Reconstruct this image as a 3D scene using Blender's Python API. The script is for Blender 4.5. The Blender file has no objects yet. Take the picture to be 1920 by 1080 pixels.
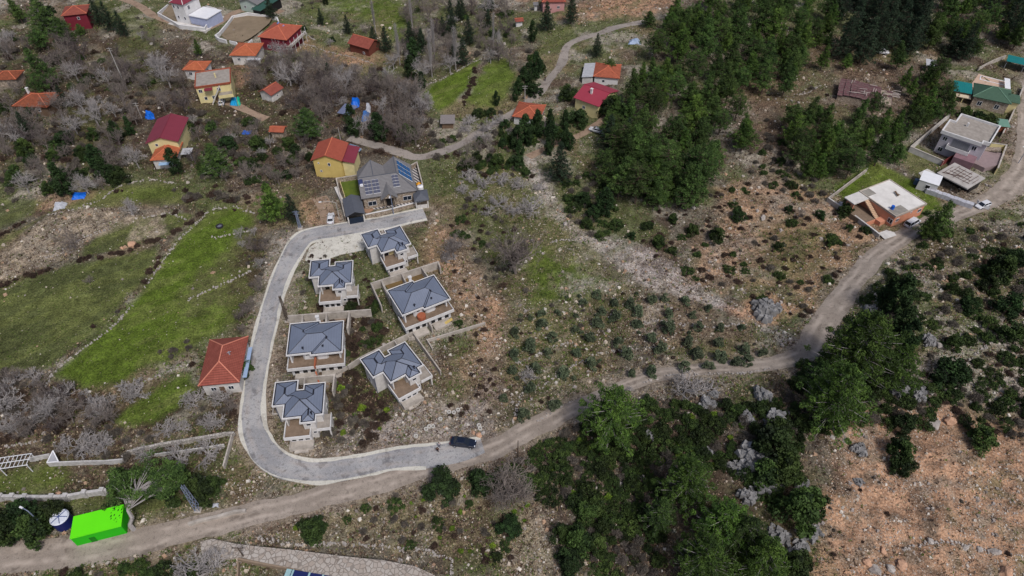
import bpy, math, random
import numpy as np
from math import radians, sin, cos, pi
random.seed(7)
RS = np.random.RandomState(11)
scene = bpy.context.scene
COL = scene.collection
# ---------------------------------------------------------------- camera, sky, sun, exposure
CAMH = 113.0
FOC = 1280.0                      # focal length in photo pixels (1920 wide)
cam_d = bpy.data.cameras.new("camera"); cam = bpy.data.objects.new("camera", cam_d); COL.objects.link(cam)
cam_d.sensor_width = 36.0; cam_d.lens = 36.0 * FOC / 1920.0
cam_d.clip_start = 1.0; cam_d.clip_end = 8000
cam.location = (0, 0, CAMH); cam.rotation_euler = (radians(45), 0, 0)
scene.camera = cam
SUN_EL, SUN_AZ = 55, 150          # overcast: soft light from high on the right
world = bpy.data.worlds.new("World"); scene.world = world; world.use_nodes = True
nt = world.node_tree; bg = nt.nodes["Background"]
sky = nt.nodes.new("ShaderNodeTexSky"); sky.sky_type = 'NISHITA'; sky.sun_disc = False
sky.sun_elevation = radians(SUN_EL); sky.sun_rotation = radians(SUN_AZ); sky.air_density = 0.8; sky.dust_density = 4.0; sky.ozone_density = 0.6
nt.links.new(sky.outputs[0], bg.inputs[0]); bg.inputs[1].default_value = 0.10
sd = bpy.data.lights.new("sun", 'SUN'); sun = bpy.data.objects.new("sun", sd); COL.objects.link(sun)
sd.energy = 2.2; sd.angle = radians(10); sd.color = (1.0, 0.965, 0.92)
sun.rotation_euler = (radians(90 - SUN_EL), 0, radians(180 - SUN_AZ))
scene.view_settings.view_transform = 'Standard'; scene.view_settings.look = 'None'
scene.view_settings.gamma = 1.0; scene.view_settings.exposure = 0.0
# ---------------------------------------------------------------- maths helpers
S = math.sqrt(.5)
def lin(c):
    return tuple((v/255/12.92 if v/255 <= .04045 else ((v/255+.055)/1.055)**2.4) for v in c)
def ray(px, py, z=0.0):
    x = (px-960)/FOC; y = -(py-540)/FOC
    d = (x, y*S+S, y*S-S); t = (z-CAMH)/d[2]
    return d[0]*t, d[1]*t
def hash2(ix, iy, seed):
    n = (ix*374761393 + iy*668265263 + seed*974634777) & 0xffffffff
    n = ((n ^ (n >> 13))*1274126177) & 0xffffffff
    return ((n ^ (n >> 16)) & 0xffff)/65535.0
def vnoise(x, y, sc, seed=0):
    x = np.asarray(x, float)/sc+1000; y = np.asarray(y, float)/sc+1000
    ix = np.floor(x).astype(np.int64); iy = np.floor(y).astype(np.int64)
    fx = x-ix; fy = y-iy; fx = fx*fx*(3-2*fx); fy = fy*fy*(3-2*fy)
    a = hash2(ix, iy, seed); b = hash2(ix+1, iy, seed); c = hash2(ix, iy+1, seed); d = hash2(ix+1, iy+1, seed)
    return (a*(1-fx)+b*fx)*(1-fy)+(c*(1-fx)+d*fx)*fy
def fbm(x, y, sc, seed=0, o=4):
    s = 0; a = 1; t = 0
    for i in range(o):
        s = s+a*vnoise(x, y, sc/2**i, seed+i*17); t += a; a *= .55
    return s/t
def polydist(X, Y, P):
    """signed distance to polygon, negative inside"""
    n = len(P); d = np.full(X.shape, 1e9); ins = np.zeros(X.shape, bool)
    for i in range(n):
        x0, y0 = P[i]; x1, y1 = P[(i+1) % n]
        ex, ey = x1-x0, y1-y0; L = ex*ex+ey*ey+1e-9
        t = np.clip(((X-x0)*ex+(Y-y0)*ey)/L, 0, 1)
        d = np.minimum(d, (X-x0-t*ex)**2+(Y-y0-t*ey)**2)
        if y0 != y1:
            c = ((y0 > Y) != (y1 > Y)) & (X < (x1-x0)*(Y-y0)/(y1-y0)+x0); ins ^= c
    d = np.sqrt(d); return np.where(ins, -d, d)
def linedist(X, Y, P):
    d = np.full(X.shape, 1e9)
    for i in range(len(P)-1):
        x0, y0 = P[i]; x1, y1 = P[i+1]; ex, ey = x1-x0, y1-y0; L = ex*ex+ey*ey+1e-9
        t = np.clip(((X-x0)*ex+(Y-y0)*ey)/L, 0, 1)
        d = np.minimum(d, (X-x0-t*ex)**2+(Y-y0-t*ey)**2)
    return np.sqrt(d)
def sstep(a, b, x):
    t = np.clip((x-a)/(b-a), 0, 1); return t*t*(3-2*t)
def inpoly(x, y, P):
    c = False; n = len(P)
    for i in range(n):
        x0, y0 = P[i]; x1, y1 = P[(i+1) % n]
        if (y0 > y) != (y1 > y) and x < (x1-x0)*(y-y0)/(y1-y0)+x0: c = not c
    return c
# ---------------------------------------------------------------- layout read off the photograph (photo pixels -> ground metres)
DIRT_ROAD = [(-90,1052),(0,1047),(120,1038),(300,1007),(480,965),(600,934),(720,903),(860,863),(940,838),(1010,805),(1075,776),(1150,745),(1220,725),(1300,717),(1380,715),(1450,705),(1500,685),(1520,652),(1545,615),(1567,582),(1602,540),(1642,496),(1690,460),(1740,440),(1800,413),(1850,390),(1885,365),(1908,330),(1918,290),(1915,250),(1922,200),(1932,150),(1950,90)]
DIRT_W = [6.6,6.4,5.4,4.9,4.7,4.4,4.2,4.3,4.6,4.4,4,3.8,3.8,3.8,3.8,4,4.6,5.4,5.4,5,4.6,4.6,4.8,5,5,5.6,6.4,6.4,6,5,5,5,5]
CONC_ROAD = [(905,838),(868,847),(800,858),(740,862),(680,873),(620,882),(570,882),(527,871),(497,848),(478,812),(474,770),(479,715),(488,665),(500,615),(511,570),(526,525),(547,480),(566,452),(590,441),(640,433),(720,419),(797,403)]
CONC_W = [3.5,4.8,5.2,4.8,4.9,5,5,5.2,5.2,5,4.8,4.7,4.7,4.6,4.6,4.8,5.4,6.2,6.0,5.6,5.4,5.4]
LANE = [(655,262),(700,274),(745,287),(785,297),(830,288),(868,272),(900,252),(950,228),(1000,196),(1030,165),(1052,138),(1062,112),(1085,100),(1120,92),(1165,80),(1215,72)]
TRACK = [(225,8),(262,22),(295,46),(335,58),(380,68),(402,62),(425,45),(455,28),(500,22),(530,30)]
YARD_TRACK = [(397,188),(415,198),(440,204),(472,217),(500,228)]
PARK_TRACK = [(1150,215),(1128,240),(1090,262),(1045,276),(990,300)]
SPUR = [(600,372),(612,395),(622,420),(640,432)]
def W2(L): return [ray(*p) for p in L]
G_BR=(80,98,35); G_DL=(76,82,50); G_MX=(94,94,62); TAN=(148,136,120); RED=(158,128,104); ORG=(158,126,103); WHT=(176,168,166); DRK=(64,52,45); BRN=(92,76,64); STR=(120,112,84)
# kind colour, feather m, strength, stoniness, px polygon
ZONES = [
 (G_MX,6,.7,.5,[(820,300),(1000,300),(1100,440),(1200,540),(1150,720),(960,850),(960,600)]),
 (DRK,4,.75,.1,[(-80,690),(110,690),(220,740),(370,700),(470,640),(440,860),(400,930),(-80,960)]),
 (DRK,5,.85,.15,[(0,60),(500,120),(800,180),(820,290),(560,330),(0,330)]),
 (G_BR,2.0,1,.02,[(398,393),(440,388),(478,402),(484,425),(450,450),(448,475),(470,500),(478,540),(470,580),(420,625),(370,650),(325,680),(280,692),(225,722),(150,732),(92,708),(150,660),(200,615),(252,570),(290,520),(312,480),(345,438)]),
 (G_MX,2.5,.8,.03,[(440,450),(480,420),(500,500),(480,560),(430,610),(380,600),(350,620),(340,560),(390,500)]),
 (G_DL,1.6,1,.03,[(-60,560),(0,545),(70,520),(140,498),(230,482),(305,458),(300,485),(275,530),(235,575),(190,615),(130,665),(90,695),(-60,705)]),
 (G_DL,1.4,.95,.05,[(160,470),(200,430),(240,415),(330,400),(366,405),(345,432),(300,455),(250,465),(200,480),(150,492)]),
 (TAN,1.6,1,.5,[(-60,545),(-60,505),(0,478),(60,440),(110,408),(160,398),(230,400),(265,408),(235,432),(180,452),(150,480),(100,497),(0,535)]),
 (TAN,1.2,.8,.3,[(255,415),(310,405),(315,440),(280,455),(235,455)]),
 (G_MX,1.5,.9,.03,[(-60,470),(20,440),(100,405),(175,372),(230,352),(300,348),(345,358),(350,385),(280,392),(200,395),(120,400),(60,432),(0,470),(-60,500)]),
 (G_BR,2,.6,.03,[(250,355),(330,350),(345,375),(270,385),(200,375)]),
 (G_DL,1.8,.9,.05,[(-60,385),(0,378),(90,375),(100,388),(60,410),(0,440),(-60,455)]),
 (RED,2,.5,.1,[(80,372),(190,362),(180,378),(110,402),(70,408)]),
 (G_BR,1.6,.9,.02,[(213,790),(240,755),(300,722),(360,698),(372,730),(345,762),(300,795),(245,803)]),
 (G_BR,1.6,1,.01,[(800,172),(845,148),(880,130),(892,118),(900,125),(885,150),(878,178),(855,200),(825,212),(805,205),(795,190)]),
 (G_BR,2.2,.9,.02,[(895,150),(905,128),(950,118),(968,140),(966,195),(930,214),(885,208),(878,195)]),
 (G_BR,4,.85,.06,[(610,-5),(720,-5),(780,30),(765,85),(740,90),(700,45),(645,35),(600,12)]),
 (G_DL,4,.7,.05,[(550,20),(610,10),(660,60),(600,60)]),
 (G_DL,4,.6,.06,[(235,30),(290,55),(320,100),(300,160),(330,170),(290,190),(230,160),(215,110)]),
 (G_DL,4,.55,.06,[(120,230),(190,215),(250,250),(220,300),(140,290)]),
 (G_DL,4,.7,.06,[(500,330),(560,340),(600,360),(600,380),(540,385)]),
 (G_BR,2.6,.85,.06,[(1000,458),(1035,450),(1060,490),(1110,515),(1150,530),(1110,560),(1060,575),(1005,570),(990,520)]),
 (G_DL,4,.7,.15,[(810,320),(900,330),(960,420),(1010,430),(990,520),(930,500),(880,440),(830,380)]),
 (G_MX,4,.55,.2,[(870,560),(920,600),(910,720),(840,800),(820,740),(850,650)]),
 (G_DL,4,.6,.1,[(620,720),(700,690),(740,790),(700,840),(600,830),(590,780)]),
 (DRK,3,.85,.1,[(600,740),(650,700),(700,700),(750,780),(700,830),(610,820)]),
 (DRK,3,.8,.1,[(440,470),(500,430),(505,480),(490,560),(470,680),(440,800),(400,800),(440,620)]),
 (DRK,4,.6,.15,[(960,860),(1090,790),(1200,755),(1480,745),(1500,900),(1480,1100),(1100,1100),(1120,940),(960,900)]),
 (DRK,3,.85,.1,[(600,560),(700,560),(700,650),(660,690),(650,780),(600,700)]),
 (G_BR,2,.7,.05,[(-60,905),(40,870),(120,868),(135,905),(60,935),(-60,935)]),
 (G_DL,2,.8,.03,[(-60,940),(100,935),(230,915),(330,930),(320,960),(100,985),(-60,1010)]),
 (G_BR,1.5,1,.04,[(1550,372),(1628,316),(1700,352),(1745,385),(1775,420),(1720,440),(1640,440)]),
 (G_DL,2,.8,.3,[(1660,300),(1700,280),(1770,320),(1750,370),(1700,350)]),
 (WHT,1.6,.6,.9,[(972,302),(1000,292),(1018,330),(1045,380),(1075,425),(1110,445),(1160,448),(1215,470),(1265,505),(1320,550),(1370,580),(1420,605),(1460,640),(1500,662),(1500,690),(1465,688),(1425,640),(1390,605),(1330,592),(1270,560),(1210,545),(1175,520),(1120,480),(1070,450),(1030,405),(1000,365)]),
 (WHT,3,.5,.8,[(1060,520),(1180,530),(1130,560),(1060,560)]),
 (RED,3,.85,.7,[(800,420),(850,440),(880,500),(945,560),(955,640),(900,720),(870,690),(880,600),(800,500)]),
 (WHT,3,.5,.8,[(490,460),(540,430),(560,440),(530,500),(505,580),(480,700),(455,700),(480,560)]),
 (WHT,4,.5,.9,[(620,800),(760,770),(880,740),(935,700),(945,830),(870,835),(780,850),(640,860)]),
 (RED,4,.75,.5,[(1330,360),(1400,350),(1480,345),(1560,380),(1640,440),(1660,460),(1600,520),(1540,590),(1500,620),(1440,560),(1350,560),(1280,530),(1350,440)]),
 (G_DL,5,.6,.2,[(1400,500),(1440,440),(1540,440),(1560,480),(1480,560),(1420,600)]),
 (ORG,1.8,.9,.45,[(1340,590),(1440,560),(1490,600),(1450,625),(1370,610)]),
 (ORG,4,.95,.85,[(1500,840),(1540,800),(1640,790),(1720,780),(1790,800),(1850,830),(2000,860),(2000,1150),(1470,1150),(1520,1000),(1540,900)]),
 (WHT,5,.5,.9,[(1640,700),(1760,700),(1860,620),(1960,640),(1960,800),(1850,820),(1740,790),(1650,800)]),
 (STR,4,.7,.5,[(1700,560),(1770,520),(1860,540),(1850,620),(1760,660),(1720,620)]),
 (DRK,4,.6,.7,[(1740,450),(1900,430),(1960,520),(1960,700),(1860,660),(1720,560),(1640,600),(1690,500)]),
 (STR,3,.7,.35,[(600,960),(800,900),(900,900),(930,1000),(860,1040),(640,1020),(480,1010)]),
 (G_DL,3,.7,.2,[(840,1040),(960,1000),(1000,1080),(950,1120),(850,1120)]),
 (TAN,4,.7,.7,[(930,930),(1030,900),(1060,1000),(1080,1120),(960,1120)]),
 (BRN,5,.7,.3,[(1350,150),(1480,90),(1560,90),(1700,120),(1760,160),(1720,240),(1560,240),(1460,290),(1400,270)]),
 (ORG,5,.95,.3,[(1040,60),(1080,38),(1160,18),(1290,-10),(1260,45),(1215,66),(1150,60),(1110,72)]),
 (ORG,4,.8,.3,[(940,5),(1080,-10),(1290,-10),(1180,15),(1060,30),(980,28)]),
 (ORG,3,.8,.2,[(590,85),(660,95),(712,110),(718,128),(670,138),(640,120),(600,110)]),
 (ORG,3,.6,.2,[(440,130),(475,125),(480,160),(450,170)]),
 (RED,3,.7,.2,[(530,82),(590,70),(600,100),(545,110)]),
 (RED,2.5,.8,.1,[(560,395),(598,372),(626,400),(632,430),(580,432)]),
 (G_DL,3,.6,.05,[(150,0),(225,20),(260,60),(230,80),(160,60)]),
 (G_DL,3,.6,.2,[(1020,70),(1090,60),(1070,110),(1010,120)]),
 (STR,3,.6,.2,[(1840,115),(1880,95),(1925,130),(1900,160),(1860,150)]),
 (G_DL,3,.5,.1,[(1590,100),(1670,100),(1700,135),(1620,130)]),
]
HILLS = [(1760,960,34,5.0),(1430,850,13,3.0),(1450,110,55,6.0),(1880,600,26,4.5),(60,120,60,4.0),(1700,640,12,2.5),(1320,960,22,2.0),(1100,40,40,3)]
# ---------------------------------------------------------------- ground grid
def axis(lo, hi, step0, step1, ext):
    a = [lo]
    while a[-1] < hi: a.append(a[-1]+step0+(step1-step0)*(a[-1]-lo)/(hi-lo))
    out = list(a); s = step1*2
    while out[-1] < ext: out.append(out[-1]+s); s *= 1.5
    s = step0*2; pre = []
    x = lo
    while x > -ext: x -= s; s *= 1.5; pre.append(x)
    return np.array(pre[::-1]+out)
gx = axis(-218, 218, .55, .55, 5000); gy = axis(38, 292, .34, .62, 5000)
GX, GY = np.meshgrid(gx, gy)
macro = np.zeros_like(GX)
for (px, py, r, hh) in HILLS:
    cx, cy = ray(px, py); macro += hh*np.exp(-((GX-cx)**2+(GY-cy)**2)/(2*r*r))
smooth = np.zeros_like(GX)
ROADS = [(DIRT_ROAD, 3.6), (CONC_ROAD, 3.6), (LANE, 2.2), (TRACK, 2.2), (YARD_TRACK, 2), (PARK_TRACK, 1.8), (SPUR, 2)]
for L, w in ROADS:
    smooth = np.maximum(smooth, 1-sstep(w, w+2.0, linedist(GX, GY, W2(L))))
FLAT = [[(520,410),(800,400),(900,500),(830,660),(830,780),(500,850),(500,600)], [(600,280),(830,280),(830,420),(600,430)], [(1540,360),(1630,300),(1780,200),(1920,230),(1850,400),(1700,450),(1640,440)],
        [(360,620),(480,620),(460,740),(360,740)], [(60,930),(260,930),(260,1030),(60,1030)]]
flat = np.zeros_like(GX)
for P in FLAT: flat = np.maximum(flat, 1-sstep(-2, 3, polydist(GX, GY, W2(P))))
field = np.zeros_like(GX)
wx = GX+4*(fbm(GX, GY, 9, 50)-.5)*2; wy = GY+4*(fbm(GX, GY, 9, 70)-.5)*2
wx = wx+1.6*(fbm(GX, GY, 2.5, 90)-.5)*2; wy = wy+1.6*(fbm(GX, GY, 2.5, 95)-.5)*2
base = np.zeros(GX.shape+(3,))
def mixc(A, c, m): return A*(1-m[..., None])+np.array(c)*m[..., None]
n1 = fbm(GX, GY, 22, 1); n2 = fbm(GX, GY, 7, 2); n3 = fbm(GX, GY, 2.2, 3); n4 = fbm(GX, GY, 40, 4)
base[:] = lin((106, 101, 90))
base = mixc(base, lin((78, 66, 57)), sstep(.46, .58, n2)*.8)
base = mixc(base, lin((84, 92, 58)), sstep(.46, .57, n1)*.8)
base = mixc(base, lin((146, 140, 130)), sstep(.56, .70, fbm(GX, GY, 10, 9))*.8)
base = mixc(base, lin((122, 104, 84)), sstep(.55, .68, fbm(GX, GY, 16, 19))*.5)
stony = .14+.6*sstep(.50, .68, fbm(GX, GY, 9, 33))
greenness = sstep(.50, .62, n1)*.5; barez = np.zeros_like(GX)
for (c, fe, st, so, P) in ZONES:
    PW = W2(P)
    xs = [p[0] for p in PW]; ys = [p[1] for p in PW]
    ix = np.where((gx > min(xs)-fe*3) & (gx < max(xs)+fe*3))[0]; iy = np.where((gy > min(ys)-fe*3) & (gy < max(ys)+fe*3))[0]
    if len(ix) == 0 or len(iy) == 0: continue
    sl = (slice(iy[0], iy[-1]+1), slice(ix[0], ix[-1]+1))
    k = .35 if fe < 2.1 else 1.0
    d = polydist(GX[sl]*(1-k)+wx[sl]*k, GY[sl]*(1-k)+wy[sl]*k, PW)
    m = (1-sstep(-fe, fe*.6, d))
    isg = c in (G_BR, G_DL, G_MX)
    if isg:
        cc = np.array(lin(c)); v = fbm(GX[sl]*.55+GY[sl]*.45, GY[sl]*2-GX[sl]*1.6, 8, 120); v2 = fbm(GX[sl], GY[sl], 1.8, 121)
        col = cc*(.72+.56*v[..., None])
        col = col*(1-.55*sstep(.5, .68, v)[..., None])+np.array(lin((98, 104, 58)))*.55*sstep(.5, .68, v)[..., None]
        col = col*(.62+.76*v2[..., None])
        mm = m*st*(1-.55*sstep(.52, .66, v2)*(0 if fe < 2.3 else 1))
        greenness[sl] = greenness[sl]*(1-mm)+mm
        if fe < 2.3: field[sl] = np.maximum(field[sl], m)
    else:
        v = fbm(GX[sl], GY[sl], 5, 130)
        v3 = fbm(GX[sl], GY[sl], 2.2, 135); col = np.array(lin(c))*(.55+.5*v[..., None]+.4*v3[..., None]); mm = m*st*(.45+.55*sstep(.38, .56, v3))
        greenness[sl] = greenness[sl]*(1-mm)
        if c == ORG and so > .6: barez[sl] = np.maximum(barez[sl], m)
    base[sl] = base[sl]*(1-mm[..., None])+col*mm[..., None]
    stony[sl] = stony[sl]*(1-m)+so*m
stony = np.clip(stony*1.25, 0, 1)
rough = (1-smooth)*(1-.8*flat)*(1-.75*field)
# pale verges of crushed stone beside the roads
verge = np.zeros_like(GX)
for L, w in ROADS[:2]:
    d = linedist(wx*.5+GX*.5, wy*.5+GY*.5, W2(L)); verge = np.maximum(verge, (1-sstep(w*.7, w+2.2, d))*sstep(.35, .6, n3+.1))
base = mixc(base, lin((138, 126, 114)), verge*.7); stony = stony*(1-verge)+.6*verge
nmic = fbm(GX, GY, 1.3, 400, 3)
base *= (.66+.34*n3+.30*sstep(.35, .65, nmic))[..., None]
hills_noise = (fbm(GX, GY, 5, 200)-.5)*1.7+(fbm(GX, GY, 1.6, 210)-.5)*.7+barez*(np.abs(fbm(GX, GY, 7, 230)-.5)*3.0-.4)
HT = macro+hills_noise*rough+(fbm(GX, GY, 30, 220)-.5)*1.2*(1-flat)
far = sstep(300, 700, np.hypot(GX, GY-160)); HT = HT*(1-far)
def grid(F, x, y):
    i = int(np.clip(np.searchsorted(gx, x)-1, 0, len(gx)-2)); j = int(np.clip(np.searchsorted(gy, y)-1, 0, len(gy)-2))
    u = (x-gx[i])/(gx[i+1]-gx[i]); v = (y-gy[j])/(gy[j+1]-gy[j])
    return (F[j, i]*(1-u)+F[j, i+1]*u)*(1-v)+(F[j+1, i]*(1-u)+F[j+1, i+1]*u)*v
def hz(x, y): return float(grid(HT, x, y))
def at(px, py, up=0.0):
    """ground point seen at a photo pixel (or the spot below a point up metres above ground)"""
    z = up
    for _ in range(5):
        x, y = ray(px, py, z); z = hz(x, y)+up
    return x, y, hz(x, y)
def build_mesh(name, V, F, mats, mi=None, smooth_=False, col=None, tone=None, colv=None):
    V = np.asarray(V, np.float32); me = bpy.data.meshes.new(name)
    me.vertices.add(len(V)); me.vertices.foreach_set("co", V.ravel())
    if isinstance(F, np.ndarray):
        n = F.shape[1]; me.loops.add(F.size); me.loops.foreach_set("vertex_index", F.ravel().astype(np.int32))
        me.polygons.add(len(F)); me.polygons.foreach_set("loop_start", np.arange(0, F.size, n, dtype=np.int32))
    else:
        ls = np.cumsum([0]+[len(f) for f in F[:-1]]).astype(np.int32); fl = np.array([i for f in F for i in f], np.int32)
        me.loops.add(len(fl)); me.loops.foreach_set("vertex_index", fl)
        me.polygons.add(len(F)); me.polygons.foreach_set("loop_start", ls)
    for m in mats: me.materials.append(m)
    if mi is not None: me.polygons.foreach_set("material_index", np.asarray(mi, np.int32))
    me.polygons.foreach_set("use_smooth", np.full(len(F), smooth_, bool))
    if tone is not None:
        a = me.attributes.new("tone", 'FLOAT', 'FACE'); a.data.foreach_set("value", np.asarray(tone, np.float32))
    if col is not None:
        a = me.attributes.new("col", 'FLOAT_COLOR', 'FACE'); c4 = np.ones((len(F), 4), np.float32); c4[:, :3] = col; a.data.foreach_set("color", c4.ravel())
    if colv is not None:
        for k, arr in colv.items():
            if arr.ndim == 1:
                a = me.attributes.new(k, 'FLOAT', 'POINT'); a.data.foreach_set("value", arr.astype(np.float32))
            else:
                a = me.attributes.new(k, 'FLOAT_COLOR', 'POINT'); c4 = np.ones((len(V), 4), np.float32); c4[:, :3] = arr; a.data.foreach_set("color", c4.ravel())
    me.update(calc_edges=True); me.validate()
    return me
# ---------------------------------------------------------------- object helpers
def link(name, me, parent=None, loc=None, rz=0):
    o = bpy.data.objects.new(name, me); COL.objects.link(o)
    if parent: o.parent = parent
    if loc is not None: o.location = loc
    if rz: o.rotation_euler = (0, 0, rz)
    return o
def tag(o, label=None, cat=None, group=None, kind=None):
    if label: o["label"] = label
    if cat: o["category"] = cat
    if group: o["group"] = group
    if kind: o["kind"] = kind
    return o
def thing(name, label, cat, loc, rz=0, group=None):
    return tag(link(name, None, None, loc, rz), label, cat, group)
class MB:
    def __init__(s): s.v = []; s.f = []; s.m = []
    def add(s, vs, fs, m=0):
        b = len(s.v); s.v += [tuple(v) for v in vs]; s.f += [tuple(b+i for i in f) for f in fs]; s.m += [m]*len(fs)
    def box(s, x0, x1, y0, y1, z0, z1, m=0):
        s.add([(x0,y0,z0),(x1,y0,z0),(x1,y1,z0),(x0,y1,z0),(x0,y0,z1),(x1,y0,z1),(x1,y1,z1),(x0,y1,z1)], [(0,3,2,1),(4,5,6,7),(0,1,5,4),(1,2,6,5),(2,3,7,6),(3,0,4,7)], m)
    def prism(s, P, z0, z1, m=0):
        n = len(P); vs = [(x, y, z0) for x, y in P]+[(x, y, z1) for x, y in P]
        s.add(vs, [tuple(range(n))[::-1], tuple(range(n, 2*n))]+[(i, (i+1) % n, n+(i+1) % n, n+i) for i in range(n)], m)
    def bar(s, a, b, w, h=None, m=0):
        h = h or w; a = np.array(a, float); b = np.array(b, float); d = b-a; L = np.linalg.norm(d)
        if L < 1e-6: return
        d /= L; up = np.array((0, 0, 1.)) if abs(d[2]) < .95 else np.array((1., 0, 0)); r = np.cross(d, up); r /= np.linalg.norm(r); u = np.cross(r, d)
        r *= w/2; u *= h/2
        s.add([a-r-u, a+r-u, a+r+u, a-r+u, b-r-u, b+r-u, b+r+u, b-r+u], [(0,1,2,3),(7,6,5,4),(0,4,5,1),(1,5,6,2),(2,6,7,3),(3,7,4,0)], m)
    def tube(s, a, b, r0, r1=None, n=8, m=0):
        r1 = r0 if r1 is None else r1; a = np.array(a, float); b = np.array(b, float); d = b-a; d /= np.linalg.norm(d)+1e-9
        up = np.array((0, 0, 1.)) if abs(d[2]) < .95 else np.array((1., 0, 0)); r = np.cross(d, up); r /= np.linalg.norm(r); u = np.cross(r, d)
        vs = []
        for p, q in ((a, r0), (b, r1)):
            for k in range(n): t = 2*pi*k/n; vs.append(p+(r*cos(t)+u*sin(t))*q)
        s.add(vs, [(k, (k+1) % n, n+(k+1) % n, n+k) for k in range(n)]+[tuple(range(n))[::-1], tuple(range(n, 2*n))], m)
    def ring(s, c, r0, r1, z0, z1, n=16, m=0):
        vs = []
        for k in range(n):
            t = 2*pi*k/n
            for r, z in ((r1, z0), (r1, z1), (r0, z1), (r0, z0)): vs.append((c[0]+r*cos(t), c[1]+r*sin(t), z))
        s.add(vs, [(4*k+j, 4*((k+1) % n)+j, 4*((k+1) % n)+(j+1) % 4, 4*k+(j+1) % 4) for k in range(n) for j in range(4)], m)
    def build(s, name, mats, parent=None, loc=None, rz=0, smooth_=False):
        if not isinstance(mats, (list, tuple)): mats = [mats]
        return link(name, build_mesh(name, s.v, s.f, mats, s.m, smooth_), parent, loc, rz)
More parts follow.
